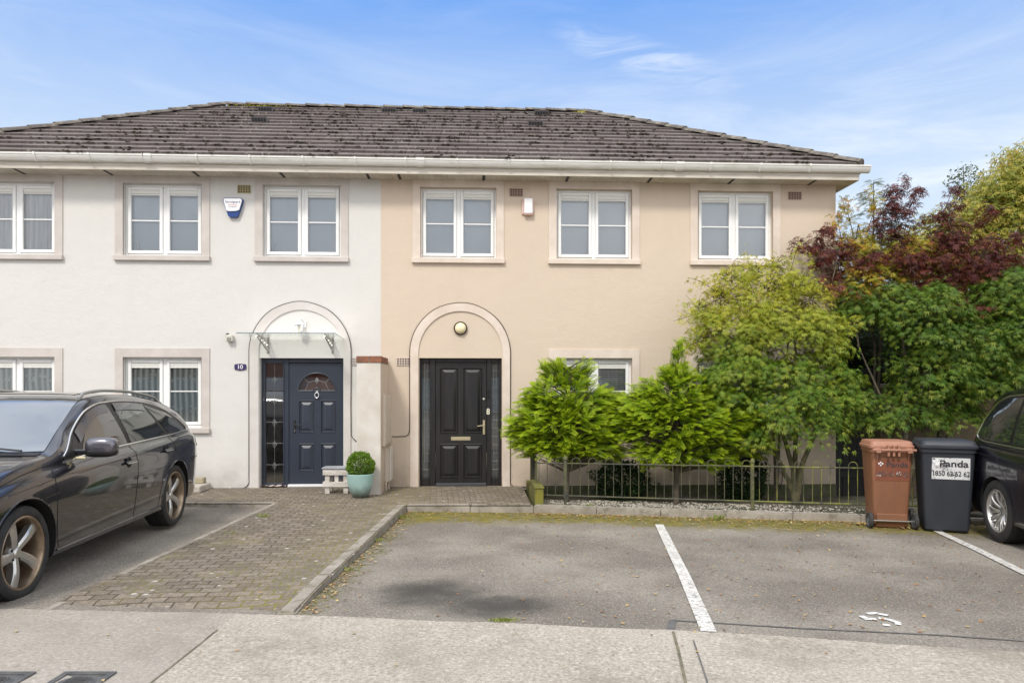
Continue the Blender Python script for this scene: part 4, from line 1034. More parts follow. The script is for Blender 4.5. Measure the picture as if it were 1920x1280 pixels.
# round bulkhead light, lit by nothing
c = FP(863.5, 615.5); t = thing('bulkhead_light', 'round opal wall light with dark rim inside the arch over the black door', 'wall lamp', (c.x, 0, c.z))
Tm = Matrix.Translation((c.x, 0, c.z)) @ Matrix.Rotation(R(90), 4, 'X')
mb = MB(); mb.lathe([(0, .001), (.112, .001), (.112, .03), (.103, .042), (.092, .040), (.092, .03)], 40, Tm); mb.build('rim', pbr('bronze_rim', (.05, .035, .025), .4, .4), t)
mb = MB(); mb.lathe([(.093, .032), (.085, .055), (.065, .078), (.035, .092), (0, .096)], 40, Tm); mb.build('diffuser', M['opal'], t)
# glass door canopy
cy = -.72
zb_ = 2.42; zf_ = fz(625, 560, cy); xb0, xb1 = fx(470), fx(645); xf0, xf1 = fx(443, cy), fx(627, cy)
x0c, x1c = (fx(474)+xf0)/2-.1, xb1
t = thing('door_canopy', 'clear glass door canopy on two steel brackets above the navy door', 'canopy', ((xf0+xb1)/2, 0, zb_))
cl0, cl1 = xf0+.0, xb1-.0
mb = MB(); A = [(cl0, -.01, zb_), (cl1, -.01, zb_), (cl1-.0, cy, zf_), (cl0, cy, zf_)]
mb.quad(*A); mb.quad(*[(p[0], p[1], p[2]+.011) for p in A]); mb.build('glass_sheet', M['canopy_glass'], t, fix=False)
mb = MB(); mb.box(cl0, cl1, cy-.002, cy, zf_, zf_+.011); mb.box(cl1-.002, cl1, cy, -.01, zb_-.0, zb_+.0105) if False else None
mb.build('glass_edge', pbr('glass_edge', (.10, .16, .20), .2), t)
mb = MB()
def shear(p): return (p[0], p[1], p[2])
mb.add([(cl1, -.01, zb_), (cl1+.002, -.01, zb_), (cl1+.002, cy, zf_), (cl1, cy, zf_), (cl1, -.01, zb_+.011), (cl1+.002, -.01, zb_+.011), (cl1+.002, cy, zf_+.011), (cl1, cy, zf_+.011)], [(0, 1, 2, 3), (4, 5, 6, 7), (0, 1, 5, 4), (2, 3, 7, 6), (0, 3, 7, 4), (1, 2, 6, 5)])
mb.build('glass_edge', pbr('glass_edge_green', (.16, .24, .19), .2), t)
for ub in (503, 624):
    xb = fx(ub); mb = MB()
    zt_ = lambda y_: zb_+(zf_-zb_)*(-y_/-cy)-.006
    mb.tube([(xb, -.01, zt_(-.01)), (xb, cy*.86, zt_(cy*.86))], .010, 6); mb.tube([(xb, -.01, zb_-.20), (xb, cy*.86, zt_(cy*.86)-.02)], .012, 6); mb.bbox(xb-.016, xb+.016, -.016, -.001, zb_-.23, zb_+.02, .004)
    for k in (.16, .34, .52, .70):
        yk = cy*k; zt2_ = zt_(yk); zl_ = zb_-.20+(zt_(cy*.86)-.02-(zb_-.20))*(k/.86); hh = zt2_-zl_; rr_ = min(.055, hh*.42); zc_ = (zt2_+zl_)/2
        if rr_ > .012: mb.tube([(xb, yk+rr_*math.cos(a), zc_+rr_*math.sin(a)) for a in np.linspace(0, 2*math.pi, 14)], .006, 5)
        mb.tube([(xb, yk-.05, zt_(yk-.05)), (xb, yk-.05, zb_-.20+(zt_(cy*.86)-.02-(zb_-.20))*((k+.07)/.86))], .006, 5)
    for k in (.1, .5, .8): mb.lathe([(0, .03), (.014, .03), (.014, .015), (.0, .015)], 10, Matrix.Translation((xb, cy*k, zt_(cy*k)))) 
    mb.build('bracket', M['satin'], t)
# cables clipped round the arches
def cable(pts, label, r=.006):
    o = MB().tube([tuple(p) for p in pts], r, 5).build('cable', M['cable'], None); return tag(o, label, 'cable')
cx = (-3.717-2.086)/2; rr = (3.717-2.086)/2+.008
P = [FP(400, 916)-Vector((0, .01, 0)), FP(455, 915.5)-Vector((0, .01, 0)), FP(463, 911)-Vector((0, .01, 0)), FP(467.5, 904)-Vector((0, .01, 0)), Vector((cx-rr-.006, -.01, .2))]+[Vector((cx-rr*math.cos(a)*1.003, -.022, 2.21+(rr+.005)*math.sin(a)+.004*math.sin(a*9))) for a in np.linspace(0, math.pi, 44)]+[FP(658, 760)-Vector((0, .02, 0)), FP(658.5, 815)-Vector((0, .02, 0)), FP(663, 822)-Vector((0, .02, 0)), FP(669, 827)-Vector((0, .02, 0))]
cable(P, 'thin dark cable clipped round the arch of the navy door')
cx = (-1.113+.531)/2; rr = (1.113+.531)/2+.008
P = [FP(735, 818), FP(745, 818), FP(760, 817.5), FP(766, 814), FP(768.4, 806)]; P = [p-Vector((0, .012, 0)) for p in P]
P += [Vector((cx-rr*math.cos(a)*1.002, -.022, 2.20+(rr+.006)*math.sin(a)+.003*math.sin(a*8))) for a in np.linspace(0, math.pi, 44)]+[FP(956.6, 800)-Vector((0, .02, 0)), FP(956.4, 905)-Vector((0, .02, 0)), FP(962, 911)-Vector((0, .02, 0)), FP(1000, 913)-Vector((0, .015, 0))]
cable(P, 'thin dark cable clipped round the arch of the black door')

# dividing pier with brick coping
px0, px1, py = fx(669, -.87), fx(713.5, -.87), -.87
t = thing('dividing_wall', 'short cream rendered wall with red brick top between the two front doors', 'wall', ((px0+px1)/2, py/2, 0))
mb = MB(); zt_ = fz(680, 690, py); mb.box(px0, px1, py, -.001, -.03, zt_); mb.build('render_wall', pbr('pier_render', (.68, .64, .60), .9, c2=(.56, .51, .45), scale=2.5, bump=.3, bscale=50), t)
mb = MB(); zc = fz(667.5, 690, py); xx = px0-.012
for k in range(2):
    w_ = (px1-px0+.03)/2; mb.bbox(xx+.004, xx+w_-.004, py-.012, py+.10, zt_+.006, zc+random.uniform(-.003, .003), .006); xx += w_
yy2 = py+.11
while yy2 < -.12:
    for k in range(1): mb.bbox(px0-.012, px1+.018, yy2+.004, yy2+.105, zt_+.006, zc+random.uniform(-.004, .004), .006)
    yy2 += .112
mb.build('brick_coping', M['coping'], t)
mb = MB(); mb.box(px0-.004, px1+.008, py-.004, -.03, zt_-.004, zc-.012); mb.build('mortar_bed', M['mortar'], t)
# right flank is painted with the beige house; a thin skin of its own
mb = MB(); mb.box(px1, px1+.006, py+.035, -.002, -.02, zt_-.006); mb.build('flank_render', M['beige'], t)
# meter boxes on its flank
Yc = lambda u: None
def flank(u):       # y of the pixel column on the flank plane x = px1
    d = ray(u, 700); tt = (px1-CAM.x)/d.x; return (CAM+d*tt).y
bx = thing('meter_box', 'tall beige meter cabinet on the flank of the dividing wall', 'meter box', (px1+.02, (flank(716)+flank(729))/2, 1.2))
ya, yb_ = flank(715.5), flank(728)
zA, zB = .72, 1.52
mb = MB(); mb.bbox(px1+.006, px1+.05, ya, yb_, zA, zB, .006); mb.build('cabinet', pbr('meter_paint', (.60, .51, .42), .6), bx); mb = MB(); mb.bbox(px1+.045, px1+.058, ya+.02, yb_-.02, zA+.03, zB-.03, .005); mb.build('cover', pbr('meter_paint', (.64, .55, .46), .5), bx)
bx = thing('meter_box', 'low white meter box standing by the foot of the dividing wall', 'meter box', (px1+.05, -.3, .3))
ya, yb_ = -.40, -.12
mb = MB(); mb.bbox(px1+.006, px1+.085, ya, yb_, .13, .66, .006); mb.build('cabinet', pbr('meter_white', (.63, .56, .49), .6), bx); mb = MB(); mb.bbox(px1+.08, px1+.10, ya-.015, yb_+.015, .15, .68, .005); mb.build('cover', pbr('meter_cover', (.70, .66, .60), .5), bx)
mb = MB(); mb.tube([(px1+.05, -.3, -.0), (px1+.05, -.3, .14)], .022, 10); mb.tube([(px1+.03, -.45, .0), (px1+.03, -.45, .1), (px1+.03, -.38, .16)], .015, 8); mb.build('pipe', pbr('pipe_paint', (.52, .44, .36), .6), bx)
# small grey box on the beige wall behind the fence
c = FP(1465, 877); t = thing('junction_box', 'small grey junction box low on the beige wall behind the railings', 'junction box', (c.x, 0, c.z))
mb = MB(); mb.bbox(c.x-.045, c.x+.045, -.05, -.001, c.z-.06, c.z+.06, .006); mb.build('casing', pbr('grey_pvc', (.40, .40, .38), .5), t); mb = MB(); mb.tube([(c.x, -.025, c.z-.06), (c.x+.01, -.025, c.z-.2), (c.x-.03, -.02, c.z-.35)], .006, 6); mb.build('lead_wire', M['cable'], t)

# step at the far left, white cloths by the door
a, b = FP(352, 925, -.35), FP(384, 912, -.35); t = thing('concrete_step', 'pale concrete step with a small brick on it behind the estate car', 'step', ((a.x+b.x)/2, -.3, 0))
mb = MB(); mb.bbox(a.x-.15, b.x, -.55, -.08, -.002, .10, .012); mb.build('slab', pbr('step_concrete', (.52, .48, .43), .9, c2=(.42, .38, .33), scale=6, bump=.5), t)
mb = MB(); mb.bbox(a.x-.12, b.x-.06, -.25, -.12, .10, .20, .012); mb.build('block', pbr('step_block', (.40, .33, .28), .9, c2=(.32, .30, .16), scale=6, bump=.5), t)
c = G(514, 912, lambda x, y: 0); t = thing('cloth', 'crumpled off-white floor cloth lying below the sidelight of the navy door', 'cloth', (c.x, c.y, 0))
vs = []; nxx, nyy = 18, 8
for i in range(nxx+1):
    for j in range(nyy+1):
        x = (i/nxx-.5)*.40; yq = (j/nyy-.5)*.20*(1-.3*abs(i/nxx-.5)); vs.append((c.x+x, c.y-.02+yq+.02*math.sin(i*.9), .012+.028*max(0, noise.noise(Vector((x*14, yq*18, 2)))+.35)))
mb = MB(); mb.add(vs, [(i*(nyy+1)+j, (i+1)*(nyy+1)+j, (i+1)*(nyy+1)+j+1, i*(nyy+1)+j+1) for i in range(nxx) for j in range(nyy)], True); mb.build('fabric', pbr('cloth', (.62, .55, .50), .9, c2=(.48, .36, .33), scale=9), t, fix=True)
# pallet-wood crate
M['white_wood'] = pbr('whitewashed_wood', (.66, .62, .58), .85, c2=(.30, .25, .20), scale=3.5, detail=6, bump=.5, bscale=30, stretch=(1.2, 3, 9), lo=.45, hi=.78)
M['grey_wood'] = pbr('grey_painted_wood', (.36, .38, .41), .7, c2=(.26, .27, .29), scale=5, bump=.3)
c = FP(630, 924, -.78); t = thing('wooden_crate', 'whitewashed pallet wood crate stool between the navy door and the plant pot', 'crate', (c.x, -.62, 0))
cw, cdp, ch = .205, .15, .40; ox, oy = c.x, -.62; mb = MB()
for k in range(5):
    yk = oy-cdp-.01+k*.066; mb.bbox(ox-cw-.015, ox+cw+.015, yk, yk+.056, ch-.022, ch+random.uniform(-.002, .002), .004)
mb.build('top_slats', M['grey_wood'], t)
for fy in (oy-cdp, oy+cdp-.02):
    for zz in ((.285, .365), (.105, .185)):
        mb = MB(); mb.bbox(ox-cw, ox+cw, fy, fy+.02, zz[0], zz[1], .003); mb.build('rail', M['white_wood'], t)
for sx_2 in (-1, 1):
    for zz in ((.285, .365), (.105, .185)):
        mb = MB(); xx = ox+sx_2*(cw-.02) ; mb.bbox(min(xx, xx+sx_2*.018), max(xx, xx+sx_2*.018), oy-cdp+.021, oy+cdp-.021, zz[0], zz[1], .003); mb.build('rail', M['white_wood'], t)
    for sy in (-1, 1):
        mb = MB(); xx = ox+sx_2*(cw-.065); yy3 = oy+sy*(cdp-.05); mb.bbox(xx-.035, xx+.035, yy3-.028, yy3+.028, .0, ch-.024, .004); mb.build('leg', M['white_wood'], t)
mb = MB(); mb.bbox(ox-.03, ox+.03, oy-cdp+.022, oy-cdp+.06, .18, .30, .003); mb.build('block', M['white_wood'], t)

# far house across the road, mirrored in the glass and in the car flanks
fh = thing('facing_house', 'red brick terrace with white render band across the road', 'house', (-2, -36, 0))
mb = MB(); mb.box(-26, 22, -44, -36, -2, 2.4); mb.build('wall', pbr('white_render_far', (.80, .79, .77), .9), fh)
mb = MB(); mb.box(-26, 22, -44, -36.01+.08, 2.4, 5.6); mb.build('upper_wall', M['brick'], fh)
mb = MB(); mb.prism([(-44.5, 5.5), (-35.6, 5.5), (-40, 7.6)], -26.4, 22.4, 'x'); mb.build('roof', M['ridge'], fh)
for k in range(9):
    xx = -24+k*5.2; f = MB()
    f.box(xx, xx+1.5, -35.93, -35.85, 3.3, 4.6); w_ = f.build('window', M['upvc'], fh); f = MB(); f.box(xx+.1, xx+1.4, -35.86, -35.84, 3.4, 4.5); f.build('pane', M['dark_room'], w_)
# ================================================================ SMALL OBJECTS
# plant pot with clipped box ball
cy_ = -1.13; c = FP(675.5, 900, cy_)
def potm():
    m = NT('glazed_pot'); Z = m.xyz()[2]
    f = m.mr(m.ma('ADD', Z, m.ma('MULTIPLY', m.noise(9, 5, .7), .16)), .30, .08, smooth=True)
    m.base(m.mx(f, m.mx(m.mr(m.noise(5, 4), .35, .7), (.31, .48, .46), (.37, .53, .50)), (.085, .095, .075))); m.rough(.28); m.b.inputs['Coat Weight'].default_value = .3; return m.m
potc = (c.x, cy_, .0)
t = thing('potted_shrub', 'clipped round green shrub in a pale turquoise glazed pot beside the wooden crate', 'potted plant', potc)
mb = MB(); mb.lathe([(0, .0), (.105, .0), (.118, .012), (.155, .09), (.185, .20), (.198, .31), (.203, .345), (.196, .352), (.186, .345), (.178, .30), (0, .29)], 48); mb.build('pot', potm(), t, world=False)
def leaf_mat(name, cols, trans=.35, tip=None, nscale=1.6, rough=.5, vary=.6, tp=1.0, high=None):
    """cols: list of (pos, colour) for the leaf-to-leaf spread; tip: colour of the young tips"""
    m = NT(name); g_ = m.n('ShaderNodeNewGeometry'); cr = m.n('ShaderNodeValToRGB'); el = cr.color_ramp.elements
    v = m.ma('ADD', m.ma('MULTIPLY', g_.outputs['Random Per Island'], vary), m.ma('MULTIPLY', m.mr(m.noise(nscale, 4, .6), .3, .7), 1-vary))
    m.l(v, cr.inputs[0]); el[0].position = cols[0][0]; el[0].color = (*cols[0][1], 1); el[1].position = cols[-1][0]; el[1].color = (*cols[-1][1], 1)
    for p, c_ in cols[1:-1]: e = el.new(p); e.color = (*c_, 1)
    col = cr.outputs[0]
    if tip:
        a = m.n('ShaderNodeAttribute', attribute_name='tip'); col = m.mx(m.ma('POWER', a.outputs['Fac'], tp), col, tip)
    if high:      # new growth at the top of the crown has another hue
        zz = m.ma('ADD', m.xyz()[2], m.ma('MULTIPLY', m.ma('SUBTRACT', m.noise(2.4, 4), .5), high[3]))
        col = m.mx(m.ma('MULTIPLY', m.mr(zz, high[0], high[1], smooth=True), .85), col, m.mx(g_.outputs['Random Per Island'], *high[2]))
    m.base(col); m.rough(rough); m.b.inputs['Specular IOR Level'].default_value = .35
    tr = m.n('ShaderNodeBsdfTranslucent'); m.l(m.mx(1.0, col, (1.0, 1.0, .55), 'MULTIPLY'), tr.inputs[0])
    ms = m.n('ShaderNodeMixShader'); ms.inputs[0].default_value = trans; m.l(m.b.outputs[0], ms.inputs[1]); m.l(tr.outputs[0], ms.inputs[2])
    out = [n for n in m.t.nodes if n.type == 'OUTPUT_MATERIAL'][0]; m.l(ms.outputs[0], out.inputs[0]); return m.m
def leaves(name, P, D, N, S, tv, tf, mat, parent=None, attr=None, roll=True):
    """P positions, D leaf directions (+X of the template), N up normals, S sizes"""
    P = np.asarray(P, float); D = np.asarray(D, float); N = np.asarray(N, float); S = np.asarray(S, float)
    D /= np.linalg.norm(D, axis=1, keepdims=True)+1e-9; B = np.cross(N, D); B /= np.linalg.norm(B, axis=1, keepdims=True)+1e-9; N = np.cross(D, B)
    tv = np.asarray(tv, float); tf = np.asarray(tf)
    V = (tv[None, :, 0:1]*D[:, None]+tv[None, :, 1:2]*B[:, None]+tv[None, :, 2:3]*N[:, None])*S[:, None, None]+P[:, None]
    F = tf[None]+(np.arange(len(P))*len(tv))[:, None, None]
    at = None if attr is None else (np.repeat(np.asarray(attr), len(tv)) if len(attr) == len(P) else np.tile(np.asarray(attr), len(P)))
    return np_mesh(name, V.reshape(-1, 3), F.reshape(-1, tf.shape[1]), mat, parent, at)
def sph(n):
    v = rng.normal(size=(n, 3)); return v/np.linalg.norm(v, axis=1, keepdims=True)
OVAL = ([(0, 0, 0), (.45, .28, .06), (1, 0, -.04), (.45, -.28, .06)], [(0, 1, 2, 3)])
MG = {}
MG['box'] = leaf_mat('box_leaves', [(0, (.06, .13, .015)), (.5, (.15, .28, .03)), (1, (.33, .45, .07))], .3, nscale=6)
v = sph(5200); rad = .19*(1+.20*np.array([noise.noise(Vector(q*2.5)) for q in v]))*(1-.22*rng.random(5200)**2.2)*(1+.14*(rng.random(5200) > .975))
P = v*rad[:, None]*np.array([1, 1, .98])+np.array([c.x, cy_, .47])
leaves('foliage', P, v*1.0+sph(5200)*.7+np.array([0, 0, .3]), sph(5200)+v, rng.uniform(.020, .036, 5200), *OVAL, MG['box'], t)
mb = MB(); mb.tube([(0, 0, .28), (.01, 0, .40), (0, .01, .5)], [.015, .012, .006], 8); mb.build('stem', pbr('bark', (.12, .09, .06), .9, c2=(.2, .16, .12), scale=20, bump=.6), t, world=False)

# mossy sleeper edging at the end of the planting bed
M['mossy_wood'] = pbr('mossy_timber', (.10, .095, .03), .95, c2=(.19, .18, .03), scale=5, bump=.6, bscale=40)
a = G(1010, 943, lambda x, y: -.015)
t = thing('timber_edging', 'short mossy green timber sleeper at the corner of the paving and planting bed', 'timber edging', (.86, -1.2, 0))
mb = MB(); mb.bbox(.80, .92, -1.88, -1.02, -.1, .21, .008); mb.bbox(.79, .93, -1.89, -1.01, .21, .235, .006); mb.build('sleeper', M['mossy_wood'], t)
mb = MB(); mb.bbox(.80, .90, -1.01, -.03, -.2, .10, .008); mb.build('sleeper', M['mossy_wood'], t)

# ---------------------------------------------------------------- bow top railings
def railm():
    m = NT('mossy_iron'); g_ = m.mr(m.noise(3.0, 5, .7), .40, .62); X = m.xyz()[0]
    gx = m.mr(m.ma('ADD', X, m.ma('MULTIPLY', m.noise(1.5, 3), 1.5)), 1.2, 2.9, .2, .95)
    f = m.ma('MULTIPLY', g_, gx)
    m.base(m.mx(f, m.mx(m.mr(m.noise(25, 4), .4, .6), (.035, .037, .032), (.075, .07, .055)), (.36, .37, .05))); m.rough(.75); return m.m
M['rail'] = railm()
A = Vector((.86, -1.60, 0)); Bp = G(1622, 958, lambda x, y: -.05); Bv = Vector((fx(1630, -2.35), -2.35, 0))
C2 = Bv+(Bv-A).normalized()*5.0
t = thing('bow_top_railings', 'low bow topped iron railings green with algae, along the planting bed', 'railings', ((A.x+Bv.x)/2, (A.y+Bv.y)/2, -.05))
dirv = (C2-A).normalized(); Ltot = (C2-A).length
ztop = lambda s: .545-.004*s; zbot = lambda s: .085-.012*s
def onl(s, z): p = A+dirv*s; return (p.x, p.y, z)
mb = MB(); mb.tube([onl(0, ztop(0)), onl(Ltot, ztop(Ltot))], .011, 6); mb.build('top_rail', M['rail'], t)
mb = MB(); mb.tube([onl(0, zbot(0)), onl(Ltot, zbot(Ltot))], .012, 6); mb.build('bottom_rail', M['rail'], t)
sp = .118; s = .02; k = 0
while s < Ltot-.2 and k < 36:
    mb = MB()
    r_ = sp/2
    mb.tube([onl(s, zbot(s))]+[onl(s+r_-r_*math.cos(q), ztop(s)+.02+.062*math.sin(q)) for q in np.linspace(0, math.pi, 11)]+[onl(s+sp, zbot(s))], .0056, 6)
    mb.build('hoop_bar', M['rail'], t)
    s += sp*2 if True else 0; k += 1
for up, vp in ((1061, 0), (1411, 0), (1790, 0)):
    # where the column crosses the fence line
    best = min((abs((lambda q: 960+FPX*((q.x-CAM.x)*math.cos(YAW)-(q.y-CAM.y)*math.sin(YAW))/((q.x-CAM.x)*math.sin(YAW)+(q.y-CAM.y)*math.cos(YAW)))(A+dirv*ss)-up), ss) for ss in np.linspace(0, Ltot, 600))[1]
    mb = MB(); p = A+dirv*best; an = math.atan2(dirv.y, dirv.x); Mx = Matrix.Translation((p.x, p.y, 0)) @ Matrix.Rotation(an, 4, 'Z')
    mb.bbox(-.021, .021, -.021, .021, -.15, ztop(best)+.06, .004, M=Mx); o = mb.build('post', M['rail'], t)
    mb = MB(); mb.lathe([(0, .05), (.02, .035), (.03, .02), (.034, .0), (.034, -.01)], 10, Matrix.Translation((p.x, p.y, ztop(best)+.065))); mb.build('post_cap', M['rail'], o)
# return side from the first bar to the house
t = thing('bow_top_railings', 'short dark return of the railings running back to the beige wall', 'railings', (.86, -.8, -.05))
mb = MB(); mb.tube([(.86, -1.60, .545), (.86, -.05, .545)], .011, 6); mb.build('top_rail', M['rail'], t)
mb = MB(); mb.tube([(.86, -1.60, .085), (.86, -.05, .085)], .012, 6); mb.build('bottom_rail', M['rail'], t)
y = -1.50
while y < -.1:
    mb = MB(); mb.tube([(.86, y, .085)]+[(.86, y+.059-.059*math.cos(q), .56+.062*math.sin(q)) for q in np.linspace(0, math.pi, 9)]+[(.86, y+.118, .085)], .0065, 6); mb.build('hoop_bar', M['rail'], t); y += .236

# ---------------------------------------------------------------- wheelie bins
def binm(name, c, c2):
    m = NT(name); cc = m.mx(m.mr(m.noise(2.2, 5, .6, co=m.co((1.5, 1.5, .6))), .35, .7), c, c2)
    cc = m.mx(m.ma('MULTIPLY', m.mr(m.noise(14, 5, .7, co=m.co((2, 2, .5))), .55, .75), .3), cc, tuple(q*.5 for q in c)); m.base(cc); m.rough(.52); m.bump(m.noise(160, 2), .12, .002); return m.m
M['bin_brown'] = binm('brown_bin', (.26, .113, .058), (.205, .092, .05)); M['bin_black'] = binm('black_bin', (.022, .026, .036), (.034, .038, .048))
M['bin_lid'] = binm('brown_lid', (.34, .155, .095), (.40, .20, .135)); M['rubber'] = pbr('rubber', (.025, .025, .027), .75, c2=(.05, .048, .045), scale=14, bump=.2)
def rring(w, d, r, z, n=5, cx=0, cy=0):
    P = []
    for (sx, sy, a0) in ((1, 1, 0), (-1, 1, 90), (-1, -1, 180), (1, -1, 270)):
        for k in range(n): a = R(a0+90*k/(n-1)); P.append((cx+sx*(w/2-r)+r*math.cos(a), cy+sy*(d/2-r)+r*math.sin(a), z))
    return P
def loft(mb, rings, cap=True, smooth=True):
    n = len(rings[0]); vs = [p for r_ in rings for p in r_]; fs = []
    for i in range(len(rings)-1):
        for k in range(n): fs.append((i*n+k, i*n+(k+1) % n, (i+1)*n+(k+1) % n, (i+1)*n+k))
    mb.add(vs, fs, smooth)
    if cap: mb.add(rings[0], [tuple(reversed(range(n)))]); mb.add(rings[-1], [tuple(range(n))])
def wheelie(label, loc, rz, w, d, h, body, lid, rear_view):
    """local: +Y is the bin's handle/wheel side"""
    t = thing('wheelie_bin', label, 'bin', loc, rz)
    zt_ = h-.10; mb = MB(); rg = []
    for k in range(9):
        f = k/8; z = .035+(zt_-.035)*f; ww = w*(.80+.16*f); dd = d*(.72+.22*f); rg.append(rring(ww, dd, .045, z, cy=d*.02*(1-f)))
    rg = [rring(w*.74, d*.66, .04, .012, cy=d*.02)]+rg
    loft(mb, rg)
    # rim
    loft(mb, [rring(w*.965, d*.945, .05, zt_-.05), rring(w*1.0, d*.99, .055, zt_-.045), rring(w*1.0, d*.99, .055, zt_), rring(w*.9, d*.9, .05, zt_)])
    b = mb.build('body', body, t, world=False)
    # lid: shallow dome with a lip, slightly lifted at the front
    mb = MB(); rg = [rring(w*1.03, d*1.02, .05, zt_+.002, cy=-.01), rring(w*1.05, d*1.04, .055, zt_+.008, cy=-.01), rring(w*1.05, d*1.04, .055, zt_+.035, cy=-.01), rring(w*1.0, d*.99, .055, zt_+.045, cy=-.01), rring(w*.97, d*.95, .055, zt_+.078, cy=-.01), rring(w*.92, d*.9, .06, zt_+.092, cy=-.01), rring(w*.5, d*.5, .05, zt_+.10, cy=-.01)]
    loft(mb, rg); lo = mb.build('lid', lid, t, world=False)
    if rear_view:
        mb = MB(); hz = zt_-.02; yb = d*.5
        for sx in (-.36, .36): mb.bbox(w*sx-.03, w*sx+.03, yb-.03, yb+.075, hz-.03, hz+.03, .008)
        mb.tube([(-w*.5, yb+.055, hz+.01), (w*.5, yb+.055, hz+.01)], .016, 10); mb.build('handle', lid, t, world=False)
        mb = MB()
        for sx in (-.12, 0, .12): mb.bbox(w*sx-.014, w*sx+.014, yb-.03, yb+.05, zt_-.09, zt_+.05, .005)
        for sx in (-.36, .36): mb.add([(w*sx-.006, yb-.035, zt_-.2), (w*sx+.006, yb-.035, zt_-.2), (w*sx+.006, yb+.05, zt_-.03), (w*sx-.006, yb+.05, zt_-.03), (w*sx-.006, yb-.06, zt_-.03), (w*sx+.006, yb-.06, zt_-.03)], [(0, 1, 2, 3), (0, 3, 4), (1, 5, 2)])
        mb.build('hinge', lid, t, world=False)
    yw = d*.30 
    mb = MB(); mb.bbox(-w*.36, w*.36, yw+.035, yw+.075, .10, .185, .008); mb.bbox(-w*.34, w*.34, yw-.05, yw+.05, .06, .13, .01); mb.build('axle_housing', body, t, world=False)
    mb = MB(); mb.tube([(-w*.54, yw+.08, .10), (w*.54, yw+.08, .10)], .011, 10); mb.build('axle', M['satin'], t, world=False)
    for sx in (-1, 1):
        Mx = Matrix.Translation((sx*w*.52, yw+.08, .101)) @ Matrix.Rotation(R(90), 4, 'Y')
        mb = MB(); mb.lathe([(.070, -.022), (.092, -.022), (.100, -.014), (.100, .014), (.092, .022), (.070, .022), (.066, .012), (.066, -.012)], 32, Mx, closed=True); wh = mb.build('wheel', M['rubber'], t, world=False)
        mb = MB(); mb.lathe([(0, -.018), (.02, -.018), (.024, -.010), (.064, -.012), (.068, -.018), (.070, .0), (.068, .018), (.064, .012), (.024, .010), (.02, .018), (0, .018)], 24, Mx); mb.build('wheel_hub', pbr('grey_hub', (.12, .13, .14), .5), wh, world=False)
    return t
pb = G(1672, 988)
tb = wheelie('brown wheelie bin with its wheels and hinge towards the camera', (pb.x, pb.y+.12, L(pb.x, pb.y)), R(180-14), .50, .52, 1.10, M['bin_brown'], M['bin_lid'], True)
pk = G(1781, 1001)
tk = wheelie('larger black wheelie bin with a peeling white sticker beside the dark people carrier', (pk.x+.12, pk.y+.30, L(pk.x, pk.y)), R(-24), .595, .70, 1.125, M['bin_black'], M['bin_black'], False)
p3 = Vector((fx(1829, -2.55), -2.45, 0))
wheelie('second brown wheelie bin mostly hidden between the black bin and the people carrier', (p3.x+.16, -2.30, -.06), R(180), .50, .52, .93, M['bin_brown'], M['bin_lid'], False)
# stickers in local space
def stick_mat(name, c, under, lo, hi, sc=10):
    m = NT(name); f = m.mr(m.noise(sc, 7, .75, dist=.6), lo, hi); m.base(m.mx(f, under, c)); m.rough(.55); return m.m
def on_face(t, y_at, pts):   # helper not used for shape, only keeps the sticker on the tapered face
    return pts
def sticker(t, x0, x1, z0, z1, yf, mat, name, sgn=-1, off=.003):
    mb = MB(); vs = []
    for i in range(7):
        for j in range(5):
            x = x0+(x1-x0)*i/6; z = z0+(z1-z0)*j/4; vs.append((x, yf(z)+sgn*off, z))
    mb.add(vs, [(i*5+j, (i+1)*5+j, (i+1)*5+j+1, i*5+j+1) for i in range(6) for j in range(4)]); return mb.build(name, mat, t, world=False, fix=False)
W2, D2_, H2 = .595, .70, 1.125
def yfront(z): f = (z-.035)/(H2-.10-.035); return D2_*.02*(1-f)-D2_*(.72+.22*f)/2
sticker(tk, -.175, .225, .655, .915, yfront, stick_mat('peeling_sticker', (.66, .66, .67), (.05, .05, .06), .39, .48, 13), 'sticker')
slope = math.atan2(yfront(.9)-yfront(.6), .3)
def TM(x, z, yf, off, flip=False):
    base = Matrix.Translation((x, yf(z)-off, z)) @ Matrix.Rotation(-math.atan2(yf(z+.1)-yf(z-.1), .2)*1.0, 4, 'X') @ FRONT
    return base
ink = stick_mat('worn_black_ink', (.02, .02, .025), (.42, .42, .43), .24, .34, 16)
text('lettering', 'Panda', .112, TM(.055, .842, yfront, .0055), ink, tk, world=False, ext=.0008, sx=1.15, bold=.002)
text('lettering', '1850 62 62 62', .085, TM(.025, .722, yfront, .0055), ink, tk, world=False, ext=.0008, sx=.80, bold=.001)
mb = MB()
for q, (a_, b_) in enumerate(((-.15, .87), (-.118, .885), (-.086, .87), (-.118, .845))): mb.lathe([(0, 0), (.016 if q < 3 else .024, 0), (.016 if q < 3 else .024, .0012), (0, .0012)], 14, Matrix.Translation((a_, yfront(b_)-.0042, b_)) @ Matrix.Rotation(R(90), 4, 'X'))
mb.build('paw_mark', M['white_pl'], tk, world=False)
W1, D1, H1 = .50, .52, 1.10
def yback(z): f = (z-.035)/(H1-.10-.035); return D1*.02*(1-f)+D1*(.72+.22*f)/2
sticker(tb, -.195, .195, .60, .865, yback, pbr('dark_brown_sticker', (.235, .075, .04), .6, c2=(.20, .065, .035), scale=6), 'sticker', sgn=1)
BACK = Matrix(((-1, 0, 0, 0), (0, 0, 1, 0), (0, 1, 0, 0), (0, 0, 0, 1)))
def TB(x, z, off): return Matrix.Translation((x, yback(z)+off, z)) @ Matrix.Rotation(-math.atan2(yback(z+.1)-yback(z-.1), .2), 4, 'X') @ BACK
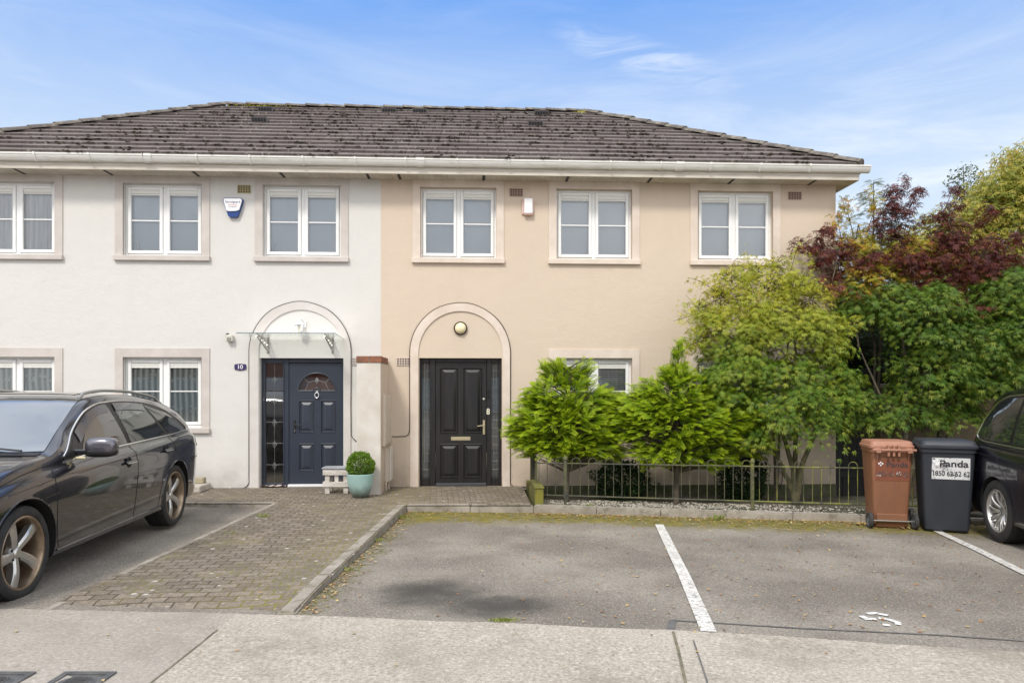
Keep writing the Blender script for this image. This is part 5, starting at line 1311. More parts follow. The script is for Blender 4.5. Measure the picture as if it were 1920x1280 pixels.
text('lettering', 'Panda', .095, TB(-.055, .800, .0055), stick_mat('worn_dark_ink', (.05, .045, .05), (.25, .10, .06), .26, .38, 18), tb, world=False, ext=.0008, sx=1.1, bold=.001)
text('lettering', '1850 62 62 62', .085, TB(.0, .68, .0055), stick_mat('worn_white_ink', (.78, .76, .74), (.10, .07, .06), .54, .62, 12), tb, world=False, ext=.0008, sx=.78, bold=.001)
mb = MB()
for q, (a_, b_) in enumerate(((.155, .815), (.135, .83), (.115, .815), (.135, .795))): mb.lathe([(0, 0), (.010, 0), (.010, .0012), (0, .0012)], 14, Matrix.Translation((a_, yback(b_)+.0052, b_)) @ Matrix.Rotation(R(90), 4, 'X'))
mb.build('paw_mark', M['white_pl'], tb, world=False)

# ---------------------------------------------------------------- side gate and boundary wall
t = thing('side_gate', 'black boarded side gate between the beige house and the pebble dashed wall', 'gate', (6.45, .08, -.3))
mb = MB()
for k in range(6): mb.bbox(6.10+k*.125, 6.10+k*.125+.119, .06, .09, -.3, 1.95, .004)
mb.build('boards', pbr('black_gate_paint', (.010, .010, .011), .55), t)
for zz in (1.6, .1): MB().bbox(6.08, 6.86, .04, .06, zz, zz+.1, .004).build('ledge', M['black'], t)
def dash():
    m = NT('pebble_dash'); v_ = m.vor(75, out=1); m.base(m.mx(.6, m.mx(m.mr(m.noise(3, 4), .35, .7), (.27, .20, .14), (.20, .15, .10)), v_, 'MULTIPLY')); m.rough(.95); m.bump(m.vor(75), .8, .01); return m.m
t = thing('boundary_wall', 'brown pebble dashed boundary wall behind the bins and maples', 'wall', (9.5, .2, -.3))
mb = MB(); mb.box(6.9, 15, .1, .32, -.4, 1.62); mb.build('wall', dash(), t); mb = MB(); mb.bbox(6.86, 15, .06, .36, 1.62, 1.70, .01); mb.build('wall_cap', M['kerb'], t)
# neighbouring side fence beyond, brown
# ================================================================ CARS
def paintm(name, c, flake=.0, rough=.32, coat=1.0, metal=.4):
    m = NT(name); m.base(c); m.b.inputs['Metallic'].default_value = metal; m.rough(rough); m.b.inputs['Coat Weight'].default_value = coat; m.b.inputs['Coat Roughness'].default_value = .03; m.b.inputs['Coat IOR'].default_value = 1.65
    Z = m.xyz()[2]
    d = m.ma('MULTIPLY', m.mr(Z, .55, .15), m.mr(m.noise(6, 5, .7), .35, .65)); m.base(m.mx(m.ma('MULTIPLY', d, .35), c, (.12, .105, .09)))
    return m.m
M['tyre'] = pbr('tyre', (.018, .018, .019), .8, c2=(.035, .033, .031), scale=8, bump=.15)
M['arch_black'] = pbr('arch_liner', (.008, .008, .008), .9)
M['trim_black'] = pbr('trim_black', (.012, .012, .013), .4)
M['car_glass'] = pbr('car_glass', (.020, .024, .024), .03, spec=.9, coat=.6)
M['car_glass_l'] = pbr('car_glass_front', (.075, .075, .070), .04, spec=.9, coat=.6)
M['screen'] = pbr('windscreen', (.06, .07, .075), .02, spec=1.0, coat=1.0); M['screen'].node_tree.nodes['Principled BSDF'].inputs['IOR'].default_value = 2.3
M['visor'] = pbr('wind_deflector', (.055, .055, .065), .12, coat=.5)
M['alu'] = pbr('bright_trim', (.78, .78, .77), .22, 1)
M['dull_alu'] = pbr('rail_alu', (.42, .42, .40), .35, .9)
M['tail'] = pbr('tail_lamp', (.35, .01, .012), .15, coat=1); M['lamp_clear'] = pbr('headlamp', (.55, .57, .6), .08, .6, coat=1)
M['rim_silver'] = pbr('alloy_silver', (.56, .55, .53), .33, .85); M['rim_bronze'] = pbr('rim_bronze', (.42, .33, .24), .30, .8, c2=(.27, .20, .14), scale=9); M['rim_dark'] = pbr('rim_barrel', (.06, .045, .035), .5, .5); M['disc'] = pbr('brake_disc', (.16, .11, .08), .5, .7)
def tab(T, x):
    xs = [p[0] for p in T]; ys = [p[1] for p in T]
    if x <= xs[0]: return ys[0]
    if x >= xs[-1]: return ys[-1]
    i = max(k for k in range(len(xs)) if xs[k] <= x); i = min(i, len(xs)-2)
    h = xs[i+1]-xs[i]; t = (x-xs[i])/h
    def m(k):
        if k <= 0 or k >= len(xs)-1: return (ys[min(k+1, len(xs)-1)]-ys[max(k-1, 0)])/(xs[min(k+1, len(xs)-1)]-xs[max(k-1, 0)])
        a, b = (ys[k]-ys[k-1])/(xs[k]-xs[k-1]), (ys[k+1]-ys[k])/(xs[k+1]-xs[k])
        return 0 if a*b <= 0 else 2*a*b/(a+b)
    return (2*t**3-3*t**2+1)*ys[i]+(t**3-2*t**2+t)*h*m(i)+(-2*t**3+3*t**2)*ys[i+1]+(t**3-t**2)*h*m(i+1)
class Car:
    def __init__(s, name, label, cat, loc, rz, sc, spec, paint):
        s.t = thing(name, label, cat, loc, rz, scale=sc); s.S = spec; s.paint = paint; s.body()
    def section(s, x):
        S = s.S; zt, zb, bl, w, wr = (tab(S[k], x) for k in ('top', 'bot', 'belt', 'w', 'wr'))
        bl = min(bl, zt-.035); h = zt-bl; f = max(0, min(1, h/.40)); f = f*f*(3-2*f)
        cr = S.get('crease', .0)
        wb = w-.055-.02*f; we = (w-.12)*(1-f)+(wr+.0)*f
        low = [(0, zb+.01), (w*.6, zb), (w-.10, zb), (w-.035, zb+.03), (w-.022, zb+.10)]
        zc = bl-.13
        mid = [(w-.010, zb+.10+(zc-zb-.10)*.35), (w, zb+.10+(zc-zb-.10)*.72), (w-.004, zc-.012), (w-.013, zc+.010), (w-.026, bl-.055), (wb+.004, bl-.012), (wb-.008, bl)]
        up = []
        for t in (.30, .60, .82): up.append((wb-.008+(we+.035-wb)*t+.018*math.sin(math.pi*t)*f, bl+(h-.055*f-.012*(1-f))*t))
        up += [(we+.022, zt-.050*f-.010*(1-f)), (we-.004, zt-.026*f-.006*(1-f)), (we-.05, zt-.012*f-.004), (we*.66, zt-.001), (we*.33, zt+.006), (0, zt+.008)]
        return low+mid+up
    def body(s):
        S = s.S; xs = list(np.linspace(S['x0'], S['x1'], 90)); rings = []
        for x in xs:
            h = s.section(x); ring = [(x, y, z) for y, z in h]+[(x, -y, z) for y, z in reversed(h[1:-1])]; rings.append(ring)
        mb = MB(); loft(mb, rings, cap=True)
        me = bpy.data.meshes.new('body'); me.from_pydata(mb.v, [], mb.f); 
        bm = bmesh.new(); bm.from_mesh(me); bmesh.ops.remove_doubles(bm, verts=bm.verts[:], dist=1e-5); bmesh.ops.recalc_face_normals(bm, faces=bm.faces[:]); bm.to_mesh(me); bm.free()
        o = bpy.data.objects.new('body', me); COL.objects.link(o)
        cut = MB()
        for ax in S['axles']:
            for sy in (1, -1):
                Mx = Matrix.Translation((ax, sy*(S['wmax']-.14), S['R'])) @ Matrix.Rotation(R(90), 4, 'X')
                cut.lathe([(0, -.2), (S['ra'], -.2), (S['ra'], .2), (0, .2)], 64, Mx)
        co = MB.build(cut, 'cut', M['arch_black']); 
        b2 = bmesh.new(); b2.from_mesh(co.data); bmesh.ops.remove_doubles(b2, verts=b2.verts[:], dist=1e-5); bmesh.ops.recalc_face_normals(b2, faces=b2.faces[:]); b2.to_mesh(co.data); b2.free()
        me.materials.append(s.paint)
        md = o.modifiers.new('b', 'BOOLEAN'); md.object = co; md.operation = 'DIFFERENCE'; md.solver = 'EXACT'; md.material_mode = 'TRANSFER'
        bpy.context.view_layer.update(); dg = bpy.context.evaluated_depsgraph_get(); ev = o.evaluated_get(dg)
        m2 = bpy.data.meshes.new_from_object(ev); o.modifiers.clear(); o.data = m2; bpy.data.objects.remove(co)
        m2.polygons.foreach_set('use_smooth', [True]*len(m2.polygons)); m2.set_sharp_from_angle(angle=R(38))
        o.name = 'body'; o.parent = s.t; s.o = o
        b = bmesh.new(); b.from_mesh(me); s.bvh = BVHTree.FromBMesh(b); b.free()
        # arch lip
        for ax in S['axles']:
            for sy in (1,):
                mb = MB(); pts = []
                for a in np.linspace(R(-22), R(202), 40):
                    x = ax+(S['ra']+.004)*math.cos(a); z = S['R']+(S['ra']+.004)*math.sin(a); p = s.hit(x, z, sy)
                    if p and z > .19: pts.append(p+Vector((0, sy*.001, 0)))
                if len(pts) > 3: mb.tube(pts, .007, 6); mb.build('arch_lip', s.paint, s.t, world=False)
    def hit(s, x, z, sy=1):
        p, n, i, d = s.bvh.ray_cast(Vector((x, sy*3, z)), Vector((0, -sy, 0))); return p
    def top(s, x, y):
        p, n, i, d = s.bvh.ray_cast(Vector((x, y, 4)), Vector((0, 0, -1))); return (p, n) if p else None
    def patch(s, name, x0, x1, lo, hi, mat, off=.004, nx=44, nz=10, sy=1, label=None):
        mb = MB(); vs = []
        for i in range(nx+1):
            x = x0+(x1-x0)*i/nx; a, b = lo(x), hi(x)
            for k in range(nz+1):
                z = a+(b-a)*k/nz; p = s.hit(x, z, sy) or Vector((x, sy*.8, z)); vs.append(p+Vector((0, sy*off, off*.3)))
        mb.add(vs, [(i*(nz+1)+k, (i+1)*(nz+1)+k, (i+1)*(nz+1)+k+1, i*(nz+1)+k+1) for i in range(nx) for k in range(nz)], True)
        o = mb.build(name, mat, s.t, world=False, fix=False)
        if label: o['label'] = label
        return o
    def qpatch(s, name, c4, mat, off=.004, n=12, sy=1, crv=0.):
        """four corners (x,z) in order, filled bilinearly"""
        a, b, c, d = [Vector(p) for p in c4]; mb = MB(); vs = []
        for i in range(n+1):
            for k in range(n+1):
                u, v = i/n, k/n; p = (a*(1-u)+b*u)*(1-v)+(d*(1-u)+c*u)*v; h = s.hit(p.x, p.y, sy) or Vector((p.x, .8*sy, p.y)); vs.append(h+Vector((0, sy*off, 0)))
        mb.add(vs, [(i*(n+1)+k, (i+1)*(n+1)+k, (i+1)*(n+1)+k+1, i*(n+1)+k+1) for i in range(n) for k in range(n)], True); return mb.build(name, mat, s.t, world=False, fix=False)
    def line(s, name, pts, r, mat, off=.0, sy=1, n=10, flat=False):
        P = []
        for a, b in zip(pts, pts[1:]):
            for k in range(n): P.append((a[0]+(b[0]-a[0])*k/n, a[1]+(b[1]-a[1])*k/n))
        P.append(pts[-1]); H = [s.hit(x, z, sy) for x, z in P]; H = [h+Vector((0, sy*off, 0)) for h in H if h]
        return MB().tube(H, r, 6).build(name, mat, s.t, world=False)
    def wheel(s, ax, sy, kind):
        S = s.S; Rr, wd = S['R'], S['tw']; yc = sy*(S['wmax']-.025-wd/2)
        Mx = Matrix.Translation((ax, yc, Rr)) @ Matrix.Rotation(R(90)*(-sy), 4, 'X')    # local +z points outward
        rr = S['rim']; h = wd/2; mb = MB()
        mb.lathe([(rr, -h*.8), (rr+.02, -h*.95), (Rr-.03, -h), (Rr-.008, -h*.86), (Rr, -h*.6), (Rr, -h*.05), (Rr-.006, -h*.04), (Rr-.006, h*.04), (Rr, h*.05), (Rr, h*.6), (Rr-.006, h*.84), (Rr-.028, h*.98), (rr+.025, h*1.0), (rr+.006, h*.93), (rr, h*.86)], 72, Mx)
        tr = mb
        for k in range(120):
            a0 = 2*math.pi*k/120
            for (q0, q1) in ((-.82, -.55), (-.45, -.1), (.1, .45), (.55, .82)):
                sg = .012*(1 if q0 > 0 else -1)
                P = [(Rr+.002, a0+sg, q0*h), (Rr+.002, a0+.022+sg, q0*h), (Rr+.002, a0+.022-sg, q1*h), (Rr+.002, a0-sg, q1*h)]
                V = [Mx @ Vector((r_*math.cos(a)*(1 if abs(z) < .7*h else .992), r_*math.sin(a)*(1 if abs(z) < .7*h else .992), z)) for r_, a, z in P]; tr.quad(*V)
        w = mb.build('wheel', M['tyre'], s.t, world=False, fix=False)
        mb = MB(); mb.lathe([(rr+.003, h*.90), (rr-.004, h*.93), (rr-.014, h*.90), (rr-.020, h*.80), (rr-.030, h*.30), (rr-.035, -h*.2), (rr-.03, -h*.8)], 64, Mx); mb.build('rim', M['rim_bronze'] if kind == 'five' else M['rim_silver'], w, world=False, fix=False)
        mb = MB(); mb.lathe([(0, -h*.35), (rr*.72, -h*.35), (rr*.72, -h*.45)], 40, Mx); mb.build('brake_disc', M['disc'], w, world=False)
        mb = MB(); mb.lathe([(rr*.70, -h*.5), (rr, -h*.5), (rr, -h*.52), (0, -h*.52)], 40, Mx); mb.build('back_plate', M['arch_black'], w, world=False)
        sp = MB()
        def spoke(a, w0, w1, r0, r1, z0, z1, th=.03, bow=0.0, skew=0.0, nn=8):
            rings = []
            for i in range(nn+1):
                t = i/nn; r_ = r0+(r1-r0)*t; ww = w0+(w1-w0)*t**1.5; zz = z0+(z1-z0)*t+bow*math.sin(math.pi*t); aa = a+skew*t
                c_ = Vector((math.cos(aa), math.sin(aa), 0)); sd = Vector((-c_.y, c_.x, 0)); p = c_*r_+Vector((0, 0, zz))
                rings.append([Mx @ q for q in (p-sd*ww, p-sd*ww*.55+Vector((0, 0, .012)), p+sd*ww*.55+Vector((0, 0, .012)), p+sd*ww, p+sd*ww*.8-Vector((0, 0, th)), p-sd*ww*.8-Vector((0, 0, th)))])
            loft(sp, rings, smooth=True)
        if kind == 'five':
            for k in range(5): spoke(2*math.pi*k/5+S.get('wa', .2), .030, .046, .03, rr-.012, h*.42, h*.62, .05, .012, -.10)
            mb = MB(); mb.lathe([(0, h*.62), (.030, h*.62), (.036, h*.56), (.045, h*.50), (.075, h*.40), (.082, h*.2)], 30, Mx); mb.build('hub_cap', M['rim_silver'], w, world=False)
            bt = MB()
            for k in range(5): a = 2*math.pi*(k+.5)/5+.2; bt.lathe([(0, .0), (.010, .0), (.010, .006), (0, .008)], 8, Mx @ Matrix.Translation((.056*math.cos(a), .056*math.sin(a), h*.47)))
            bt.build('wheel_bolts', M['trim_black'], w, world=False)
        else:
            for k in range(10):
                a = 2*math.pi*k/10+.15
                spoke(a-.06, .016, .014, .05, rr-.01, h*.30, h*.66, .03, .02, -.22); 
            for k in range(10):
                a = 2*math.pi*k/10+.15; spoke(a+.14, .012, .010, .07, rr-.01, h*.26, h*.60, .025, .018, -.22)
            mb = MB(); mb.lathe([(0, h*.46), (.028, h*.46), (.036, h*.42), (.060, h*.38), (.075, h*.28), (.078, h*.1)], 30, Mx); mb.build('hub_cap', M['rim_silver'], w, world=False)
        sp.build('spokes', M['rim_silver'], w, world=False)
        return w

# ---- grey estate car on the left (nose towards the camera), local +X forward, +Y its left flank
est = dict(x0=-2.42, x1=2.30, axles=(1.42, -1.40), R=.338, ra=.385, rim=.262, tw=.245, wmax=.925, wa=.15,
    top=[(-2.42, .86), (-2.38, .98), (-2.28, 1.07), (-2.16, 1.17), (-2.03, 1.285), (-1.85, 1.355), (-1.4, 1.43), (-.9, 1.470), (-.45, 1.478), (-.1, 1.455), (.10, 1.41), (.30, 1.325), (.60, 1.175), (.88, 1.035), (.97, 1.005), (1.15, .985), (1.5, .935), (1.9, .845), (2.15, .74), (2.25, .64), (2.30, .52)],
    bot=[(-2.42, .34), (-2.3, .27), (-1.9, .22), (1.9, .20), (2.2, .22), (2.3, .30)],
    belt=[(-2.42, .80), (-2.3, .95), (-2.1, 1.005), (-1.6, .985), (0, .945), (.8, .905), (1.2, .88), (1.8, .79), (2.15, .68), (2.30, .48)],
    w=[(-2.42, .64), (-2.38, .74), (-2.28, .82), (-2.0, .885), (-1.4, .922), (0, .918), (1.42, .920), (1.9, .87), (2.1, .80), (2.22, .70), (2.30, .52)],
    wr=[(-2.42, .60), (-2.1, .60), (-1.5, .60), (-.5, .625), (.1, .63), (.5, .66), (1, .80), (2.3, .8)])
M['grey_paint'] = paintm('dark_grey_metallic', (.020, .020, .028), metal=.45, rough=.22)
M['mirror_cap'] = paintm('mirror_paint', (.12, .115, .14), metal=.7, rough=.3)
er = G(325, 989); ef = G(40, 1116)
ang = math.atan2(ef.y-er.y, ef.x-er.x)
ESC = (ef-er).length/2.82
mid = (er+ef)/2; nd = Vector((-math.sin(ang), math.cos(ang), 0))     # car's left
loc = mid-nd*(.925-.06)*ESC; loc.z = (L(er.x, er.y)+L(ef.x, ef.y))/2
C1 = Car('estate_car', 'dark grey estate car parked on the left with five-spoke bronze rimmed wheels', 'car', loc, ang, ESC, est, M['grey_paint'])
C1.t.location = loc
for ax in est['axles']:
    for sy in (1, -1): C1.wheel(ax, sy, 'five')
# side glass outline
gt = [(-2.02, 1.065), (-1.90, 1.155), (-1.70, 1.245), (-1.4, 1.325), (-1.0, 1.372), (-.55, 1.392), (-.15, 1.378), (.10, 1.325), (.35, 1.205), (.60, 1.075), (.80, .965)]
gb = [(-2.02, 1.035), (-1.6, 1.013), (0, .972), (.80, .930)]
hi = lambda x: tab(gt, x); lo = lambda x: tab(gb, x)
C1.patch('window_surround', -2.03, .80, lambda x: lo(x)-.004, lambda x: hi(x)+.008, M['trim_black'], .003, 70, 12)
C1.qpatch('front_side_window', [(-.36, lo(-.36)+.012), (.50, lo(.5)+.012), (.10, hi(.10)-.03), (-.24, hi(-.24)-.022)], M['car_glass_l'], .006)
C1.qpatch('quarter_glass', [(.53, lo(.53)+.012), (.72, lo(.72)+.012), (.53, hi(.53)-.03), (.50, hi(.50)-.02)], M['trim_black'], .006)
C1.patch('wind_deflector', -.22, .44, lambda x: max(lo(x)+.03, hi(x)-.085-.05*max(0, x)), lambda x: hi(x)-.012, M['visor'], .012, 30, 5)
C1.qpatch('rear_side_window', [(-1.30, lo(-1.30)+.012), (-.44, lo(-.44)+.012), (-.34, hi(-.34)-.024), (-1.02, hi(-1.02)-.020)], M['car_glass'], .006)
C1.patch('wind_deflector', -1.05, -.36, lambda x: hi(x)-.085, lambda x: hi(x)-.012, M['visor'], .012, 20, 5)
C1.qpatch('rear_quarter_window', [(-1.93, lo(-1.93)+.012), (-1.38, lo(-1.38)+.012), (-1.10, hi(-1.10)-.020), (-1.66, hi(-1.66)-.018)], M['car_glass'], .006)
C1.line('window_trim', [(.80, .930), (.4, lo(.4)), (0, lo(0)), (-.8, lo(-.8)), (-1.6, lo(-1.6)), (-2.03, 1.035)], .010, M['alu'], .004)
C1.line('window_trim', [(-2.03, 1.035)]+[(x, hi(x)+.006) for x in np.linspace(-2.0, .80, 40)], .0075, M['alu'], .005, n=2)
C1.line('shoulder_line', [(-2.2, .905), (-1.4, .90), (0, .86), (.9, .83), (1.6, .77)], .003, M['trim_black'], -.0015)
seam = M['arch_black']
C1.line('door_seam', [(1.02, .885), (1.04, .70), (1.02, .42), (.98, .27)], .004, seam, -.001)
C1.line('door_seam', [(-.39, .965), (-.40, .8), (-.37, .5), (-.33, .27)], .004, seam, -.001)
C1.line('door_seam', [(-1.34, 1.0), (-1.36, .86), (-1.22, .74), (-1.00, .58), (-.93, .36), (-.90, .27)], .004, seam, -.001)
C1.line('bonnet_seam', [(1.02, .93), (1.4, .885), (1.8, .80), (2.1, .70)], .004, seam, -.001)
C1.line('sill_strip', [(-.98, .285), (0, .275), (1.0, .265)], .010, M['grey_paint'], .0)
for hx_, hz_ in ((-.20, .825), (-1.10, .865)):
    b = C1.hit(hx_, hz_)
    mb = MB(); mb.lathe([(0, .0), (.052, .0), (.050, .004), (0, .004)], 28, Matrix.Translation(b+Vector((0, .006, 0))) @ Matrix.Rotation(R(-90), 4, 'X')); mb.build('recess_shade_disc', M['arch_black'], C1.t, world=False)  # flat black disc: shade of the handle hollow put into colour
    mb = MB(); mb.bbox(hx_-.115, hx_+.085, b.y+.012, b.y+.036, hz_-.013, hz_+.014, .011, seg=3); mb.build('door_handle', M['grey_paint'], C1.t, world=False)
    mb = MB(); mb.bbox(hx_-.11, hx_+.08, b.y+.034, b.y+.0385, hz_-.012, hz_-.003, .002); mb.build('handle_strip', M['alu'], C1.t, world=False)
# mirror
def ellips(mb, c, r, e=2.6, n=22, m=14, Mx=None):
    vs = []
    f = lambda v: math.copysign(abs(v)**(2/e), v)
    for j in range(1, m):
        ph = math.pi*j/m-math.pi/2
        for i in range(n): th = 2*math.pi*i/n; vs.append((c[0]+r[0]*f(math.cos(ph))*f(math.cos(th)), c[1]+r[1]*f(math.cos(ph))*f(math.sin(th)), c[2]+r[2]*f(math.sin(ph))))
    vs += [(c[0], c[1], c[2]-r[2]), (c[0], c[1], c[2]+r[2])]; k = len(vs)
    fs = [(j*n+i, j*n+(i+1) % n, (j+1)*n+(i+1) % n, (j+1)*n+i) for j in range(m-2) for i in range(n)]+[(k-2, (i+1) % n, i) for i in range(n)]+[(k-1, (m-2)*n+i, (m-2)*n+(i+1) % n) for i in range(n)]
    mb.add([Mx @ Vector(v) for v in vs] if Mx else vs, fs, True)
def mirror(car, x, z, y, mat, sy=1):
    mb = MB(); ellips(mb, (x, sy*(y+.16), z+.035), (.075, .125, .075), 3.2); o = mb.build('wing_mirror', M.get('mirror_cap', mat), car.t, world=False)
    mb = MB(); ellips(mb, (x, sy*(y+.155), z-.012), (.072, .13, .045), 2.8); mb.build('mirror_base', M['trim_black'], o, world=False)
    mb = MB(); mb.bbox(x-.035, x+.045, min(sy*(y-.06), sy*(y+.07)), max(sy*(y-.06), sy*(y+.07)), z-.03, z+.012, .01); mb.build('mirror_arm', mat, o, world=False)
    mb = MB(); mb.bbox(x+.062, x+.075, min(sy*(y-.02), sy*(y+.06)), max(sy*(y-.02), sy*(y+.06)), z-.065, z-.045, .005); mb.build('indicator', pbr('amber_lens', (.62, .55, .35), .3), o, world=False)
mirror(C1, .56, 1.0, .865, M['grey_paint']); mirror(C1, .56, 1.0, .865, M['grey_paint'], -1)
# roof rails
for sy in (1, -1):
    P = []
    for x in np.linspace(.02, -1.82, 22):
        h = C1.top(x, sy*.565); P.append(h[0]+Vector((0, 0, .038 if .1-x > .14 and x > -1.72 else .008)))
    C1r = MB().tube(P, .015, 8).build('roof_rail', M['dull_alu'], C1.t, world=False)
# windscreen, sunroof and bonnet line draped on the body
def drape(car, name, x0f, x1f, ys, mat, off=.004, nx=24):
    vs = []; ny = len(ys)
    for y in ys:
        a, b = x0f(y), x1f(y)
        for i in range(nx+1):
            h = car.top(a+(b-a)*i/nx, y); vs.append(h[0]+h[1]*off if h else Vector((a, y, 1)))
    mb = MB(); mb.add(vs, [(j*(nx+1)+i, (j+1)*(nx+1)+i, (j+1)*(nx+1)+i+1, j*(nx+1)+i+1) for j in range(ny-1) for i in range(nx)], True); return mb.build(name, mat, car.t, world=False, fix=False)
def wsw(x): return tab([(-.05, .575), (.1, .59), (.5, .66), (.86, .735), (.93, .75)], x)
vs = []; nx, ny = 30, 30
for i in range(nx+1):
    x = .02+(.90-.02)*i/nx; hw = wsw(x)
    for k in range(ny+1):
        y = -hw+2*hw*k/ny; xx = x+.05*(1-(y/hw)**2)*(1 if i > nx*.5 else .5); h = C1.top(xx, y); vs.append(h[0]+h[1]*.005)
mb = MB(); mb.add(vs, [(i*(ny+1)+k, (i+1)*(ny+1)+k, (i+1)*(ny+1)+k+1, i*(ny+1)+k+1) for i in range(nx) for k in range(ny)], True); mb.build('windscreen', M['screen'], C1.t, world=False, fix=False)
drape(C1, 'windscreen_edge', lambda y: -.035+.03*(1-(y/.6)**2), lambda y: .025+.03*(1-(y/.6)**2), list(np.linspace(-.585, .585, 30)), M['dull_alu'], .004, 4)
drape(C1, 'sunroof', lambda y: -.75, lambda y: -.18, list(np.linspace(-.43, .43, 14)), M['car_glass'], .004, 10)
drape(C1, 'cowl', lambda y: .915+.04*(1-(y/.75)**2), lambda y: 1.0+.04*(1-(y/.75)**2), list(np.linspace(-.74, .74, 20)), M['trim_black'], .004, 4)
for y0, y1 in ((.60, -.05), (-.12, -.70)):
    P = []
    for k in range(12): t_ = k/11; h = C1.top(.93-.10*t_, y0+(y1-y0)*t_); P.append(h[0]+Vector((.01, 0, .018)))
    MB().tube(P, .008, 6).build('wiper', M['trim_black'], C1.t, world=False)
C1.qpatch('tail_lamp', [(-2.385, .80), (-2.20, .84), (-2.23, .945), (-2.375, .935)], M['tail'], .006)
C1.qpatch('headlamp', [(1.75, .70), (2.17, .60), (2.15, .69), (1.80, .785)], M['lamp_clear'], .006)
C1.qpatch('bumper_seam', [(-2.38, .70), (-1.86, .70), (-1.86, .706), (-2.38, .706)], seam, .003)
mb = MB(); mb.bbox(2.285, 2.325, -.26, .26, .36, .47, .005); mb.build('number_plate', M['white_pl'], C1.t, world=False)
mb = MB(); mb.bbox(2.22, 2.312, -.38, .38, .30, .60, .03); mb.build('grille', M['trim_black'], C1.t, world=False)

# ---- dark people carrier on the right (tail to the kerb)
mpv = dict(x0=-2.42, x1=2.40, axles=(1.46, -1.46), R=.34, ra=.375, rim=.232, tw=.225, wmax=.95, wa=.3,
    top=[(-2.42, .92), (-2.40, 1.05), (-2.34, 1.22), (-2.22, 1.46), (-2.08, 1.60), (-1.85, 1.665), (-1.2, 1.72), (0, 1.72), (.5, 1.64), (.9, 1.45), (1.35, 1.18), (1.6, 1.06), (2.0, .95), (2.25, .82), (2.36, .68), (2.40, .5)],
    bot=[(-2.42, .36), (-2.3, .28), (-1.9, .23), (1.9, .21), (2.3, .25), (2.4, .32)],
    belt=[(-2.42, .82), (-2.3, 1.02), (-2.1, 1.06), (-1.6, 1.04), (0, 1.0), (1.0, .96), (1.6, .90), (2.2, .72), (2.4, .45)],
    w=[(-2.42, .66), (-2.39, .78), (-2.32, .86), (-2.1, .915), (-1.46, .945), (0, .95), (1.46, .945), (1.9, .90), (2.2, .80), (2.34, .66), (2.40, .5)],
    wr=[(-2.42, .60), (-2.0, .62), (-1, .66), (0, .68), (.6, .68), (1.3, .78), (2.4, .8)])
M['blue_black'] = paintm('blue_black_paint', (.003, .003, .007), metal=.0, rough=.3, coat=.7)
rw = G(1873, 1016); MSC = 1.04; ang2 = R(-90-13)
# its right flank (local -Y) faces the bins: heading towards -Y world
nd2 = Vector((-math.sin(ang2), math.cos(ang2), 0)); fw = Vector((math.cos(ang2), math.sin(ang2), 0))
loc2 = rw+nd2*(.95-.06)*MSC+fw*1.46*MSC; loc2.z = L(rw.x, rw.y)
C2_ = Car('people_carrier', 'blue-black people carrier cut by the right photo edge, chrome edged side windows', 'car', loc2, ang2, MSC, mpv, M['blue_black'])
for ax in mpv['axles']:
    for sy in (1, -1): C2_.wheel(ax, sy, 'ten')
g2t = [(-2.16, 1.14), (-2.12, 1.26), (-2.0, 1.42), (-1.82, 1.545), (-1.6, 1.59), (-.5, 1.625), (.3, 1.60), (.7, 1.45), (1.1, 1.22), (1.3, 1.08)]
g2b = [(-2.16, 1.12), (-2.05, 1.085), (-1.8, 1.068), (0, 1.04), (1.3, 1.0)]
h2 = lambda x: tab(g2t, x); l2 = lambda x: tab(g2b, x)
C2_.patch('window_surround', -2.165, 1.28, lambda x: l2(x)-.003, lambda x: h2(x)+.006, M['trim_black'], .003, 80, 12, sy=-1)
C2_.patch('rear_quarter_window', -2.13, -1.30, lambda x: l2(x)+.022, lambda x: h2(x)-.028, M['car_glass'], .006, 40, 10, sy=-1)
C2_.patch('rear_side_window', -1.24, -.15, lambda x: l2(x)+.02, lambda x: h2(x)-.028, M['car_glass'], .006, 30, 10, sy=-1)
C2_.patch('front_side_window', -.07, .95, lambda x: l2(x)+.02, lambda x: max(l2(x)+.03, h2(x)-.028), M['car_glass'], .006, 30, 10, sy=-1)
C2_.line('window_trim', [(-2.165, 1.125)]+[(x, l2(x)-.002) for x in np.linspace(-2.12, 1.28, 40)], .012, M['alu'], .004, sy=-1, n=2)
C2_.line('window_trim', [(-2.165, 1.125)]+[(x, h2(x)+.005) for x in np.linspace(-2.155, 1.28, 60)], .012, M['alu'], .004, sy=-1, n=2)
C2_.line('door_seam', [(-1.30, 1.05), (-1.44, .98), (-1.37, .86), (-1.06, .62), (-1.0, .34)], .004, seam, -.001, sy=-1)
C2_.line('door_seam', [(-.10, 1.04), (-.12, .6), (-.08, .27)], .004, seam, -.001, sy=-1)
C2_.line('shoulder_line', [(-2.2, .93), (-1.4, .93), (0, .90), (1.3, .86)], .004, seam, -.002, sy=-1)
C2_.qpatch('tail_lamp', [(-2.40, .86), (-2.22, .90), (-2.26, 1.10), (-2.37, 1.12)], M['tail'], .008, sy=-1)
C2_.qpatch('side_reflector', [(-2.34, .50), (-2.28, .50), (-2.28, .53), (-2.34, .53)], M['tail'], .006, sy=-1)
C2_.line('bumper_seam', [(-2.40, .80), (-2.1, .80), (-1.9, .74)], .004, seam, -.001, sy=-1)
mirror(C2_, .95, 1.06, .90, M['blue_black'], -1)
mb = MB(); mb.bbox(-2.435, -2.40, -.26, .26, .80, .91, .004); mb.build('number_plate', M['white_pl'], C2_.t, world=False)
